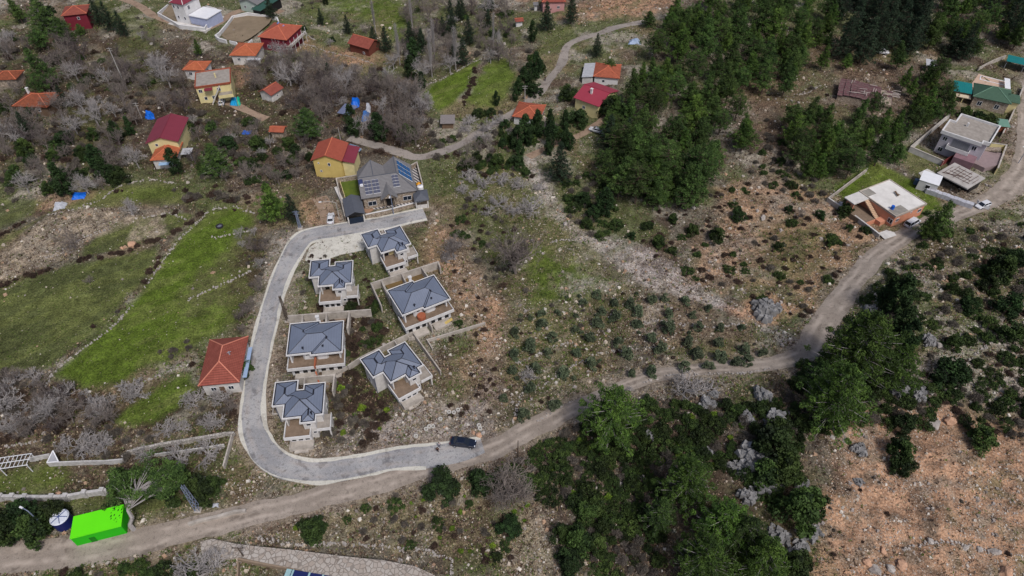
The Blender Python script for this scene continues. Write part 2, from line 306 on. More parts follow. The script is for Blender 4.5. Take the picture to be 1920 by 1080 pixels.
# ---------------------------------------------------------------- materials
MATS = {}
def mat(name, c, rough_=.85, var=.25, sc=1.0, bump=.0, metal=0, kind=None, c2=None, spec=.3, attr=None, bs=None, period=.35):
    if name in MATS: return MATS[name]
    m = bpy.data.materials.new(name); m.use_nodes = True; t = m.node_tree; N = t.nodes; Lk = t.links
    b = N["Principled BSDF"]; b.inputs["Roughness"].default_value = rough_; b.inputs["Metallic"].default_value = metal
    b.inputs["Specular IOR Level"].default_value = spec
    tc = N.new("ShaderNodeTexCoord"); c = lin(c); c2 = lin(c2) if c2 else tuple(v*.55 for v in c)
    n = N.new("ShaderNodeTexNoise"); n.inputs["Scale"].default_value = sc; n.inputs["Detail"].default_value = 5; n.inputs["Roughness"].default_value = .65
    Lk.new(tc.outputs["Object"], n.inputs["Vector"])
    r = N.new("ShaderNodeValToRGB"); r.color_ramp.elements[0].position = .36; r.color_ramp.elements[1].position = .66
    d = tuple(a*(1-var)+b_*var for a, b_ in zip(c, c2)); l = tuple(min(1, a*(1+.35*var)) for a in c)
    r.color_ramp.elements[0].color = (*d, 1); r.color_ramp.elements[1].color = (*l, 1)
    Lk.new(n.outputs[0], r.inputs[0]); out = r.outputs[0]
    if attr:                                           # per-leaf / per-stone tone
        a = N.new("ShaderNodeAttribute"); a.attribute_name = attr
        mx = N.new("ShaderNodeMix"); mx.data_type = 'RGBA'; mx.inputs["A"].default_value = (*c2, 1); mx.inputs["B"].default_value = (*c, 1)
        Lk.new(a.outputs["Fac"], mx.inputs["Factor"]); out = mx.outputs["Result"]
        oi = N.new("ShaderNodeObjectInfo"); hs = N.new("ShaderNodeHueSaturation")
        mr = N.new("ShaderNodeMapRange"); mr.inputs["To Min"].default_value = 1-var; mr.inputs["To Max"].default_value = 1+var
        Lk.new(oi.outputs["Random"], mr.inputs["Value"]); Lk.new(mr.outputs[0], hs.inputs["Value"])
        mr2 = N.new("ShaderNodeMapRange"); mr2.inputs["To Min"].default_value = .49; mr2.inputs["To Max"].default_value = .51
        mul = N.new("ShaderNodeMath"); mul.operation = 'MULTIPLY'; mul.inputs[1].default_value = 7.31; fr = N.new("ShaderNodeMath"); fr.operation = 'FRACT'
        Lk.new(oi.outputs["Random"], mul.inputs[0]); Lk.new(mul.outputs[0], fr.inputs[0]); Lk.new(fr.outputs[0], mr2.inputs["Value"]); Lk.new(mr2.outputs[0], hs.inputs["Hue"])
        Lk.new(out, hs.inputs["Color"]); out = hs.outputs[0]
    hgt = n.outputs[0]
    if kind in ('tile', 'seam', 'board'):
        w = N.new("ShaderNodeTexWave"); w.wave_type = 'BANDS'; w.bands_direction = {'tile': 'Y', 'seam': 'X', 'board': 'X'}[kind]
        w.inputs["Scale"].default_value = 1/(period*3.18); w.inputs["Distortion"].default_value = .15
        Lk.new(tc.outputs["Object"], w.inputs["Vector"])
        mx = N.new("ShaderNodeMix"); mx.data_type = 'RGBA'; mx.blend_type = 'MULTIPLY'; mx.inputs["Factor"].default_value = .35 if kind != 'seam' else .07
        Lk.new(out, mx.inputs["A"]); Lk.new(w.outputs["Color"], mx.inputs["B"]); out = mx.outputs["Result"]; hgt = w.outputs["Fac"]
        if kind == 'tile':
            w2 = N.new("ShaderNodeTexWave"); w2.bands_direction = 'X'; w2.inputs["Scale"].default_value = 1/(.3*3.18); w2.inputs["Distortion"].default_value = .4
            Lk.new(tc.outputs["Object"], w2.inputs["Vector"]); m2 = N.new("ShaderNodeMix"); m2.data_type = 'RGBA'; m2.blend_type = 'MULTIPLY'; m2.inputs["Factor"].default_value = .2
            Lk.new(out, m2.inputs["A"]); Lk.new(w2.outputs["Color"], m2.inputs["B"]); out = m2.outputs["Result"]
    if kind in ('stone', 'crazy', 'masonry'):
        v = N.new("ShaderNodeTexVoronoi"); v.inputs["Scale"].default_value = bs or 1.6; v.feature = 'DISTANCE_TO_EDGE'; Lk.new(tc.outputs["Object"], v.inputs["Vector"])
        v2 = N.new("ShaderNodeTexVoronoi"); v2.inputs["Scale"].default_value = bs or 1.6; Lk.new(tc.outputs["Object"], v2.inputs["Vector"])
        hs = N.new("ShaderNodeSeparateColor"); Lk.new(v2.outputs["Color"], hs.inputs[0])
        mx = N.new("ShaderNodeMix"); mx.data_type = 'RGBA'; mx.inputs["A"].default_value = (*c, 1); mx.inputs["B"].default_value = (*c2, 1); Lk.new(hs.outputs[0], mx.inputs["Factor"])
        st = N.new("ShaderNodeMath"); st.operation = 'GREATER_THAN'; st.inputs[1].default_value = .07; Lk.new(v.outputs["Distance"], st.inputs[0])
        m2 = N.new("ShaderNodeMix"); m2.data_type = 'RGBA'; m2.inputs["A"].default_value = (*[q*.45 for q in c2], 1); Lk.new(st.outputs[0], m2.inputs["Factor"]); Lk.new(mx.outputs["Result"], m2.inputs["B"])
        m3 = N.new("ShaderNodeMix"); m3.data_type = 'RGBA'; m3.inputs["Factor"].default_value = .3; Lk.new(m2.outputs["Result"], m3.inputs["A"]); Lk.new(out, m3.inputs["B"])
        out = m3.outputs["Result"]; hgt = st.outputs[0]
    if kind == 'check':
        ck = N.new("ShaderNodeTexWave"); ck.bands_direction = 'DIAGONAL'; ck.inputs["Scale"].default_value = .55; ck.inputs["Distortion"].default_value = 0; Lk.new(tc.outputs["Object"], ck.inputs["Vector"])
        st = N.new("ShaderNodeMath"); st.operation = 'GREATER_THAN'; st.inputs[1].default_value = .5; Lk.new(ck.outputs["Fac"], st.inputs[0])
        mx = N.new("ShaderNodeMix"); mx.data_type = 'RGBA'; mx.inputs["A"].default_value = (*c, 1); mx.inputs["B"].default_value = (*c2, 1); Lk.new(st.outputs[0], mx.inputs["Factor"]); out = mx.outputs["Result"]
    if kind == 'panel':
        br = N.new("ShaderNodeTexBrick"); br.offset = 0; br.inputs["Scale"].default_value = 1; br.inputs["Brick Width"].default_value = period; br.inputs["Row Height"].default_value = (bs or period); br.inputs["Mortar Size"].default_value = .05
        br.inputs["Color1"].default_value = (*c, 1); br.inputs["Color2"].default_value = (*[v*1.2 for v in c], 1); br.inputs["Mortar"].default_value = (*c2, 1); Lk.new(tc.outputs["Object"], br.inputs["Vector"]); out = br.outputs[0]
    if bump:
        bp = N.new("ShaderNodeBump"); bp.inputs["Strength"].default_value = .6; bp.inputs["Distance"].default_value = bump
        Lk.new(hgt, bp.inputs["Height"]); Lk.new(bp.outputs[0], b.inputs["Normal"])
    Lk.new(out, b.inputs["Base Color"])
    MATS[name] = m; return m
def ground_mat():
    m = bpy.data.materials.new("ground"); m.use_nodes = True; t = m.node_tree; N = t.nodes; L = t.links; b = N["Principled BSDF"]
    b.inputs["Roughness"].default_value = .95; b.inputs["Specular IOR Level"].default_value = .1
    tc = N.new("ShaderNodeTexCoord"); a = N.new("ShaderNodeAttribute"); a.attribute_name = "cover"; st = N.new("ShaderNodeAttribute"); st.attribute_name = "stony"; gr = N.new("ShaderNodeAttribute"); gr.attribute_name = "green"
    def noise(s, d=6, r=.7):
        n = N.new("ShaderNodeTexNoise"); n.inputs["Scale"].default_value = s; n.inputs["Detail"].default_value = d; n.inputs["Roughness"].default_value = r; L.new(tc.outputs["Object"], n.inputs["Vector"]); return n.outputs[0]
    def mrange(i, a0, a1, b0, b1):
        r = N.new("ShaderNodeMapRange"); r.inputs[1].default_value = a0; r.inputs[2].default_value = a1; r.inputs[3].default_value = b0; r.inputs[4].default_value = b1; L.new(i, r.inputs[0]); return r.outputs[0]
    def mul(x, y, op='MULTIPLY'):
        q = N.new("ShaderNodeMath"); q.operation = op
        for i, v in enumerate((x, y)):
            if isinstance(v, (int, float)): q.inputs[i].default_value = v
            else: L.new(v, q.inputs[i])
        return q.outputs[0]
    def mix(f, A, B, bt='MIX'):
        x = N.new("ShaderNodeMix"); x.data_type = 'RGBA'; x.blend_type = bt
        for k, v in (("Factor", f), ("A", A), ("B", B)):
            if isinstance(v, (int, float)): x.inputs[k].default_value = v
            elif isinstance(v, tuple): x.inputs[k].default_value = (*v, 1)
            else: L.new(v, x.inputs[k])
        return x.outputs["Result"]
    nf = noise(2.6); nm = noise(.8, 5, .6); nh = noise(8, 3, .6)
    col = a.outputs["Color"]
    sc = N.new("ShaderNodeVectorMath"); sc.operation = 'SCALE'; L.new(col, sc.inputs[0]); L.new(mrange(nf, .36, .64, .42, 1.65), sc.inputs[3]); col = sc.outputs[0]
    ba = N.new("ShaderNodeAttribute"); ba.attribute_name = "bare"; ng = mul(mul(1, gr.outputs["Fac"], 'SUBTRACT'), mul(1, mul(ba.outputs["Fac"], .75), 'SUBTRACT'))
    # leaf litter / dead bramble specks on bare soil, yellow dry blades in grass
    col = mix(mul(mrange(nm, .52, .62, 0, .55), mul(ng, .9)), col, lin((66, 50, 42)))
    col = mix(mul(mrange(nh, .58, .68, 0, .5), gr.outputs["Fac"]), col, lin((140, 140, 88)))
    # embedded stones: voronoi cells whose random value falls below the stoniness
    for (s, thr, c, k) in ((1.3, .26, (176, 168, 162), .45), (3.6, .34, (190, 180, 168), .7)):
        v = N.new("ShaderNodeTexVoronoi"); v.inputs["Scale"].default_value = s; L.new(tc.outputs["Object"], v.inputs["Vector"])
        sp = N.new("ShaderNodeSeparateColor"); L.new(v.outputs["Color"], sp.inputs[0])
        pick = mul(sp.outputs[0], mul(mul(st.outputs["Fac"], mrange(nm, .35, .65, .25, 1.5)), k), 'LESS_THAN'); near = mul(v.outputs["Distance"], thr, 'LESS_THAN')
        tint = mix(sp.outputs[1], lin(c), lin((150, 128, 108)))
        col = mix(mul(mul(pick, near), .62), col, tint)
    L.new(col, b.inputs["Base Color"])
    bp = N.new("ShaderNodeBump"); bp.inputs["Strength"].default_value = .9; bp.inputs["Distance"].default_value = .25; L.new(nf, bp.inputs["Height"]); L.new(bp.outputs[0], b.inputs["Normal"])
    return m
ny, nx = GX.shape
idx = np.arange(ny*nx).reshape(ny, nx)
F = np.stack([idx[:-1, :-1], idx[:-1, 1:], idx[1:, 1:], idx[1:, :-1]], -1).reshape(-1, 4)
V = np.stack([GX, GY, HT], -1).reshape(-1, 3)
g = link("ground", build_mesh("ground", V, F, [ground_mat()], smooth_=True, colv={"cover": np.clip(base, 0, 1).reshape(-1, 3), "stony": stony.ravel(), "green": greenness.ravel(), "bare": barez.ravel()}))
tag(g, "rough hillside ground of scrub, soil, grass fields and rubble", None, None, "structure")
# ---------------------------------------------------------------- roads
def resample(P, step):
    P = [np.array(p, float) for p in P]; Q = []
    n = len(P)
    for i in range(n-1):
        p0 = P[max(i-1, 0)]; p1 = P[i]; p2 = P[i+1]; p3 = P[min(i+2, n-1)]
        L = np.linalg.norm((p2-p1)[:2]); k = max(1, int(L/step))
        for j in range(k):
            t = j/k
            Q.append(.5*((2*p1)+(-p0+p2)*t+(2*p0-5*p1+4*p2-p3)*t*t+(-p0+3*p1-3*p2+p3)*t**3))
    Q.append(P[-1]); return Q
def strip(name, pts, offs, m, lift, label, across=8, jag=.35, parent=None, h=0, seed=0):
    """ribbon between two lateral offsets; offs=(left fn, right fn) widths in metres"""
    Q = resample([(*ray(p[0], p[1]), w) for p, w in pts], .5); V = []; LAT = []; n = len(Q)
    for i, q in enumerate(Q):
        a = Q[max(0, i-1)]; b = Q[min(n-1, i+1)]; d = np.array((b[0]-a[0], b[1]-a[1])); d /= np.linalg.norm(d); nn = np.array((-d[1], d[0]))
        L_, R_ = offs(q[2])
        L_ += jag*(float(fbm(i*.5, 0, 6, seed, 5))-.5)*3; R_ += jag*(float(fbm(i*.5, 50, 6, seed+5, 5))-.5)*3
        for k in range(across+1):
            o = L_+(R_-L_)*k/across; x = q[0]+nn[0]*o; y = q[1]+nn[1]*o
            V.append((x, y, hz(x, y)+lift)); LAT.append(2*k/across-1)
    W = across+1
    F = [(i*W+k, (i+1)*W+k, (i+1)*W+k+1, i*W+k+1) for i in range(n-1) for k in range(across)]
    if h:
        b = len(V); V += [(x, y, z-h) for x, y, z in V]; LAT += LAT
        for i in range(n-1):
            for k in (0, across): F.append((i*W+k, b+i*W+k, b+(i+1)*W+k, (i+1)*W+k) if k == 0 else (i*W+k, (i+1)*W+k, b+(i+1)*W+k, b+i*W+k))
    o = link(name, build_mesh(name, V, F, [m], smooth_=False, colv={"lat": np.array(LAT)}), parent)
    if parent is None: tag(o, label, None, None, "structure")
    return o
def road_mat(name, c, c2, c3, track=0):
    m = bpy.data.materials.new(name); m.use_nodes = True; t = m.node_tree; N = t.nodes; L = t.links; b = N["Principled BSDF"]; b.inputs["Roughness"].default_value = .9; b.inputs["Specular IOR Level"].default_value = .2
    tc = N.new("ShaderNodeTexCoord"); o = None
    for (s, a0, a1, cc, f) in ((.12, .42, .6, c2, .9), (.35, .56, .62, c3, .7), (1.6, .56, .64, c3, .6), (2.5, .48, .7, c2, .5), (7, .45, .7, c3, .6)):
        n = N.new("ShaderNodeTexNoise"); n.inputs["Scale"].default_value = s; n.inputs["Detail"].default_value = 5; n.inputs["Roughness"].default_value = .6; n.inputs["Distortion"].default_value = .4; L.new(tc.outputs["Object"], n.inputs["Vector"])
        r = N.new("ShaderNodeMapRange"); r.inputs[1].default_value = a0; r.inputs[2].default_value = a1; r.inputs[4].default_value = f; L.new(n.outputs[0], r.inputs[0])
        x = N.new("ShaderNodeMix"); x.data_type = 'RGBA'; L.new(r.outputs[0], x.inputs["Factor"]); x.inputs["B"].default_value = (*lin(cc), 1)
        if o is None: x.inputs["A"].default_value = (*lin(c), 1)
        else: L.new(o, x.inputs["A"])
        o = x.outputs["Result"]
    if track:      # two paler wheel tracks, worn unevenly
        at_ = N.new("ShaderNodeAttribute"); at_.attribute_name = "lat"; ab = N.new("ShaderNodeMath"); ab.operation = 'ABSOLUTE'; L.new(at_.outputs["Fac"], ab.inputs[0])
        sb = N.new("ShaderNodeMath"); sb.operation = 'SUBTRACT'; sb.inputs[1].default_value = .42; L.new(ab.outputs[0], sb.inputs[0]); a2 = N.new("ShaderNodeMath"); a2.operation = 'ABSOLUTE'; L.new(sb.outputs[0], a2.inputs[0])
        mr = N.new("ShaderNodeMapRange"); mr.inputs[1].default_value = .05; mr.inputs[2].default_value = .28; mr.inputs[3].default_value = track; mr.inputs[4].default_value = 0; L.new(a2.outputs[0], mr.inputs[0])
        n2_ = N.new("ShaderNodeTexNoise"); n2_.inputs["Scale"].default_value = .35; n2_.inputs["Detail"].default_value = 4; L.new(tc.outputs["Object"], n2_.inputs["Vector"]); r2 = N.new("ShaderNodeMapRange"); r2.inputs[1].default_value = .38; r2.inputs[2].default_value = .58; L.new(n2_.outputs[0], r2.inputs[0])
        mm = N.new("ShaderNodeMath"); mm.operation = 'MULTIPLY'; L.new(mr.outputs[0], mm.inputs[0]); L.new(r2.outputs[0], mm.inputs[1])
        x = N.new("ShaderNodeMix"); x.data_type = 'RGBA'; L.new(mm.outputs[0], x.inputs["Factor"]); L.new(o, x.inputs["A"]); x.inputs["B"].default_value = (*lin((186, 174, 164)), 1); o = x.outputs["Result"]
    L.new(o, b.inputs["Base Color"])
    bp = N.new("ShaderNodeBump"); bp.inputs["Distance"].default_value = .06; L.new(n.outputs[0], bp.inputs["Height"]); L.new(bp.outputs[0], b.inputs["Normal"])
    return m
RM_DIRT = road_mat("packed_dirt", (142,132,123), (160,150,141), (108,99,91), .6)
RM_CONC = road_mat("worn_concrete", (146,147,151), (172,172,174), (100,99,102), .25)
RM_KERB = road_mat("pale_cement", (196,194,186), (208,206,198), (160,156,148))
RM_LANE = road_mat("grey_gravel", (138,132,128), (158,150,144), (112,104,98))
RM_SOIL = road_mat("brown_track", (146,126,110), (160,140,122), (112,92,78))
half = lambda w: (w/2, -w/2)
strip("road", list(zip(DIRT_ROAD, DIRT_W)), half, RM_DIRT, .05, "pale dirt road winding across the foreground and up the right side", 10, .62)
strip("concrete_road", list(zip(CONC_ROAD, CONC_W)), half, RM_CONC, .09, "grey concrete road looping round the villas", 8, .1, h=.1, seed=3)
strip("kerb", list(zip(CONC_ROAD[2:], CONC_W[2:])), lambda w: (w/2+.12, w/2-.42), RM_KERB, .13, "pale cement edge on the outer side of the concrete road", 1, .28, h=.16, seed=9)
strip("kerb", list(zip(CONC_ROAD, CONC_W)), lambda w: (-w/2+.55, -w/2-.15), RM_KERB, .13, "pale cement edge on the inner side of the concrete road", 1, .28, h=.16, seed=14)
strip("lane", [(p, 3.0) for p in LANE], half, RM_LANE, .05, "narrow grey lane between the houses at the back", 4, .5, seed=20)
strip("track", [(p, 3.2) for p in TRACK], half, RM_SOIL, .05, "brown dirt track in front of the walled white villa", 4, .5, seed=25)
strip("yard_track", [(p, 2.6) for p in YARD_TRACK], half, RM_SOIL, .05, "short dirt drive beside the yellow flat-roofed house", 4, .5, seed=27)
strip("footpath", [(p, 2.6) for p in PARK_TRACK], half, RM_SOIL, .05, "dirt path where the white car stands under the pines", 4, .5, seed=29)
strip("driveway", [(p, 4.0) for p in SPUR], half, RM_SOIL, .05, "brown earth drive joining the concrete road", 4, .6, seed=31)
def sheet(name, P, m, lift, label, kind="structure", thick=.12, parent=None):
    mb = MB(); W = [at(*p) for p in P]; z = max(w[2] for w in W)+lift
    mb.prism([(w[0], w[1]) for w in W][::-1] if area(W) < 0 else [(w[0], w[1]) for w in W], z-thick, z)
    return tag(mb.build(name, m), label, None, None, kind)
def area(W): return sum(W[i][0]*W[(i+1) % len(W)][1]-W[(i+1) % len(W)][0]*W[i][1] for i in range(len(W)))
sheet("paved_apron", [(598,452),(640,444),(686,437),(690,450),(682,470),(640,478),(605,490),(585,500),(572,488),(580,465)], RM_KERB, .07, "pale concrete apron in front of the rear villas")
# ---------------------------------------------------------------- building helpers
def frame(p0, p1, z):
    """local frame of a building from two pixels of its front eave, z metres above ground"""
    x0, y0, h0 = at(p0[0], p0[1], z); x1, y1, h1 = at(p1[0], p1[1], z)
    return (x0, y0, h0), math.atan2(y1-y0, x1-x0), math.hypot(x1-x0, y1-y0)
def copy_tree(o, parent=None):
    c = o.copy(); COL.objects.link(c); c.parent = parent
    for ch in list(o.children): copy_tree(ch, c)
    return c
WHITE = mat("white_plaster", (206,206,208), .8, .25, .7, c2=(165,163,162))
GREYP = mat("bare_render", (198,196,195), .9, .35, .5, c2=(140,136,130))
CONC = mat("weathered_concrete", (176,170,164), .9, .45, .6, c2=(112,104,96))
DARK = mat("dark_opening", (26,26,30), .5, .1)  # on villa windows and doorways, shade inside the open holes painted as colour
GLASS = mat("window_glass", (36,44,56), .15, .1, spec=.6)
BROWNF = mat("brown_floor", (122,106,92), .9, .5, .8, c2=(88,74,62))
GREYF = mat("concrete_floor", (150,144,138), .9, .4, .8, c2=(112,104,98))
SLATE = mat("slate_sheet", (112,121,140), .42, .2, .25, kind='seam', period=.5, bump=.01, spec=.4)
SLATED = mat("slate_ridge", (34,36,46), .6, .1)
BRICK = mat("orange_brick", (158,92,66), .9, .3, 3, c2=(120,64,48))
METAL = mat("galvanised", (150,154,164), .5, .2, 3)
TILE = mat("orange_tile", (176,98,74), .8, .45, 1.2, kind='tile', bump=.05, c2=(130,64,44), period=.42)
TILER = mat("red_tile", (152,84,72), .8, .35, 1.0, kind='tile', bump=.05, c2=(122,52,42), period=.42)
TILEO = mat("bright_orange_tile", (188,108,74), .8, .4, 1.0, kind='tile', bump=.05, c2=(150,70,44), period=.42)
TILEB = mat("old_brown_tile", (146,82,58), .85, .5, 1.2, kind='tile', bump=.05, c2=(92,54,42), period=.42)
MAG = mat("crimson_sheet", (124,52,66), .5, .15, .5, kind='seam', period=.5, c2=(96,38,50))
GREYT = mat("grey_shingle", (132,131,134), .75, .2, 1.5, kind='tile', bump=.03, c2=(80,80,84), period=.4)
DKGREYT = mat("dark_shingle", (86,90,100), .7, .15, 1.5, kind='seam', bump=.02, period=.35)
GRNT = mat("green_shingle", (72,104,86), .7, .2, 1.5, kind='tile', bump=.03, period=.4)
TEAL = mat("teal_sheet", (24,116,118), .5, .12, .5, kind='seam', period=.6)
RIDGE = mat("ridge_tile", (196,112,84), .8, .2, 2)
YELLOW = mat("yellow_plaster", (196,174,108), .85, .2, .6, c2=(166,140,76))
CREAM = mat("cream_plaster", (208,196,148), .85, .2, .6, c2=(160,150,112))
SALMON = mat("salmon_plaster", (198,138,112), .85, .2, .5, c2=(160,100,80))
LILAC = mat("pale_lilac_plaster", (178,174,184), .85, .2, .5, c2=(142,138,146))
MAROON = mat("maroon_plaster", (112,34,50), .85, .25, .6)
STONE = mat("stone_cladding", (182,170,156), .9, .5, 2, kind='masonry', bs=2.2, bump=.04, c2=(120,104,90))
WOOD = mat("weathered_wood", (112,92,76), .9, .4, 3, c2=(74,58,48))
WHITEM = mat("white_metal", (220,222,228), .5, .1, 1)
TIN = mat("tin_sheet", (176,178,184), .5, .3, 1, kind='seam', period=.4)
def ring_poly(P, d):
    """offset a rectilinear CCW polygon inward by d"""
    n = len(P); out = []
    for i in range(n):
        a = np.array(P[i-1]); b = np.array(P[i]); c = np.array(P[(i+1) % n])
        e1 = (b-a)/np.linalg.norm(b-a); e2 = (c-b)/np.linalg.norm(c-b)
        n1 = np.array((-e1[1], e1[0])); n2 = np.array((-e2[1], e2[0]))
        out.append(tuple(b+(n1+n2)*d/(1+n1.dot(n2))))
    return out
def band(mb, P, d0, d1, z0, z1, m=0):
    A = ring_poly(P, d0); B = ring_poly(P, d1); n = len(P)
    vs = [(x, y, z0) for x, y in A]+[(x, y, z1) for x, y in A]+[(x, y, z1) for x, y in B]+[(x, y, z0) for x, y in B]
    fs = []
    for i in range(n):
        j = (i+1) % n
        for k in range(4): fs.append((k*n+i, k*n+j, ((k+1) % 4)*n+j, ((k+1) % 4)*n+i))
    mb.add(vs, fs, m)
def field_roof(name, P, rects, z0, slope, inset, parent, mats, st=.1):
    """standing-seam roof whose hips, ridges and valleys carry dark cappings"""
    xs = [p[0] for p in P]; ys = [p[1] for p in P]
    X = np.arange(round(min(xs), 2), max(xs)+st/2, st); Y = np.arange(round(min(ys), 2), max(ys)+st/2, st); A, B = np.meshgrid(X, Y)
    Z = np.full(A.shape, -1e3)
    for (x0, x1, y0, y1) in rects:
        Z = np.maximum(Z, np.minimum(np.minimum(A-x0, x1-A), np.minimum(B-y0, y1-B)))
    inside = Z >= inset-1e-3
    lap = np.zeros_like(Z); lap[1:-1, 1:-1] = np.abs(Z[1:-1, :-2]+Z[1:-1, 2:]-2*Z[1:-1, 1:-1])+np.abs(Z[:-2, 1:-1]+Z[2:, 1:-1]-2*Z[1:-1, 1:-1])
    crease = (lap > st*.45) & inside; crease[:, 1:] |= crease[:, :-1] & inside[:, 1:]
    H = z0+slope*(Z-inset)+crease*.035
    ny_, nx_ = A.shape; q = np.arange(ny_*nx_).reshape(ny_, nx_)
    ok = inside[:-1, :-1] & inside[:-1, 1:] & inside[1:, 1:] & inside[1:, :-1]
    cr = (crease[:-1, :-1].astype(int)+crease[:-1, 1:]+crease[1:, 1:]+crease[1:, :-1]) >= 2
    F = np.stack([q[:-1, :-1], q[:-1, 1:], q[1:, 1:], q[1:, :-1]], -1)[ok]
    used = np.unique(F); rm = -np.ones(ny_*nx_, int); rm[used] = np.arange(len(used))
    V = np.stack([A, B, H], -1).reshape(-1, 3)[used]
    return link(name, build_mesh(name, V, rm[F], mats, cr[ok].astype(int)), parent)
WIN = {}
def window(parent, x, y, z, ang, w, h, fm=None, pm=None, name="window"):
    """framed opening set 3 cm proud of a wall; ang 0 faces -y"""
    fm = fm or WHITEM; pm = pm or DARK; key = (w, h, fm.name, pm.name)
    if key not in WIN:
        a = MB(); t = .07
        a.box(-w/2, w/2, -.05, .02, -h/2, -h/2+t); a.box(-w/2, w/2, -.05, .02, h/2-t, h/2)
        a.box(-w/2, -w/2+t, -.05, .02, -h/2+t, h/2-t); a.box(w/2-t, w/2, -.05, .02, -h/2+t, h/2-t)
        if w > .9 and pm is GLASS: a.box(-.03, .03, -.045, .02, -h/2+t, h/2-t)
        b = MB(); b.box(-w/2+t, w/2-t, -.02, .02, -h/2+t, h/2-t)
        WIN[key] = (build_mesh("window", a.v, a.f, [fm], a.m), build_mesh("pane", b.v, b.f, [pm], b.m))
    o = link(name, WIN[key][0], parent, (x, y, z), ang); link("pane", WIN[key][1], o); return o
# ---------------------------------------------------------------- the six slate-roofed villas
PA = [(0,0),(2.2,0),(2.2,-3.1),(5.5,-3.1),(5.5,-4.5),(8.5,-4.5),(8.5,-3.0),(9.8,-3.0),(9.8,4.6),(5.6,4.6),(5.6,3.4),(4.5,3.4),(4.5,5.8),(0,5.8)]
RA = [(0,4.5,0,5.8),(0,9.8,0,3.4),(2.2,9.8,-3.0,3.4),(2.2,8.5,-3.1,3.4),(5.6,9.8,-3.0,4.6),(5.5,8.5,-4.5,3.4)]
def roof_set(t, P, rects, ze, slope):
    r = field_roof("roof", P, rects, ze+.06, slope, .4, t, [SLATE, SLATED])
    g_ = MB(); band(g_, P, .16, .42, ze-.02, ze+.02); g_.build("gutter", SLATED, r)
    f_ = MB(); band(f_, P, 0, .18, ze-.28, ze+.12); f_.build("fascia", WHITE, r)
    s_ = MB(); s_.prism(ring_poly(P, .17), ze-.24, ze-.1); s_.build("soffit", WHITE, r)
    return r
def villa_a(label):
    t = thing("villa", label, "house", (0, 0, 0), 0, "unfinished villas with slate blue roofs")
    ze = 5.8
    r = roof_set(t, PA, RA, ze, .42)
    v = MB(); v.tube((7.7, -2.9, ze), (7.7, -2.9, ze+.95), .11); v.box(7.5, 7.9, -3.1, -2.7, ze+.95, ze+1.05); v.build("roof_vent", SLATED, r)
    w = MB(); w.prism([(.5,.5),(2.7,.5),(2.7,-1.4),(5.9,-1.4),(5.9,-4.0),(8.1,-4.0),(8.1,-2.5),(9.3,-2.5),(9.3,4.1),(6.1,4.1),(6.1,2.9),(4.1,2.9),(4.1,5.3),(.5,5.3)], -1.5, ze-.25)
    w.box(2.7, 2.95, -2.9, -1.4, 3.05, ze-.25); w.box(5.62, 5.9, -2.9, -1.4, 3.05, 4.1)
    w.build("wall", GREYP, t)
    lw = MB(); lw.box(2.75, 6.9, -4.85, -1.42, -1.5, 2.85); lw.build("lower_wall", WHITE, t)
    b = MB(); b.box(2.35, 7.0, -5.7, -1.4, 2.86, 3.08); bo = b.build("balcony_floor", BROWNF, t)
    p = MB(); p.box(2.2, 7.1, -5.85, -5.68, 2.75, 3.55); p.box(2.2, 2.37, -5.68, -1.42, 2.75, 3.55); p.box(6.98, 7.12, -5.68, -4.02, 2.75, 3.55); p.build("parapet", WHITE, bo)
    b = MB(); b.box(8.12, 10.6, -4.3, -.9, 2.7, 2.9); bo = b.build("terrace_floor", GREYF, t)
    p = MB(); p.box(8.12, 10.72, -4.42, -4.28, 2.6, 3.3); p.box(10.58, 10.72, -4.28, -.9, 2.6, 3.3); p.build("parapet", WHITE, bo)
    p = MB(); p.box(10.35, 10.6, -4.28, -4.05, -1.5, 2.7); p.box(8.15, 10.6, -2.2, -.95, -1.5, 2.7); p.build("terrace_support", GREYP, t)
    s = MB(); s.box(2.8, 7.2, -6.6, -4.86, -1.5, .75); s.box(2.8, 3.0, -6.6, -4.86, .75, 1.1); s.box(3.0, 7.2, -6.6, -6.42, .75, 1.1); s.box(3.6, 6.2, -7.1, -6.6, -1.5, .25); s.build("front_terrace", CONC, t)
    d = MB(); d.box(3.4, 4.3, -1.46, -1.40, 3.1, 5.1); d.build("doorway", DARK, t)
    d = MB(); d.box(4.5, 5.7, -1.5, -1.0, 3.1, 4.6); d.build("stair_block", CREAM, t)
    for x in (3.6, 4.85, 6.1): window(t, x, -4.87, 1.7, 0, .95, 1.7)
    window(t, 6.9, -4.02, 4.5, 0, .9, .7); window(t, 7.6, -4.02, 1.9, 0, .7, .7)
    window(t, 9.32, 2.6, 4.3, pi/2, 1.0, 1.2); window(t, 9.32, -.4, 4.2, pi/2, .5, 1.6); window(t, 9.32, 2.0, 1.3, pi/2, 1.0, 1.4)
    window(t, .48, 3.6, 1.2, -pi/2, 1.1, 1.4); window(t, .48, 2.0, 4.2, -pi/2, 1.0, 1.2); window(t, 9.8, -4.32-.0, 1.5-.2, 0, .01, .01) if False else None
    dp = MB(); dp.bar((.44, .44, -1), (.44, .44, ze-.3), .09); dp.bar((2.62, -1.5, -1), (2.62, -1.5, ze-.3), .09); dp.build("downpipe", mat("blue_grey_pipe", (72,84,110), .5), t)
    return t
vA = villa_a("slate-roofed villa nearest the curve of the concrete road, front left of the six")
def put(t, p0, p1, z):
    o, a, L = frame(p0, p1, z); t.location = o; t.rotation_euler = (0, 0, a)
def zpx(o, k, x, y): return (o[0]+x/k, o[1]+y/k)
put(vA, zpx((490,690),7.2,140,525), zpx((490,690),7.2,300,508), 5.8); vA.rotation_euler = (0, 0, radians(7.5))
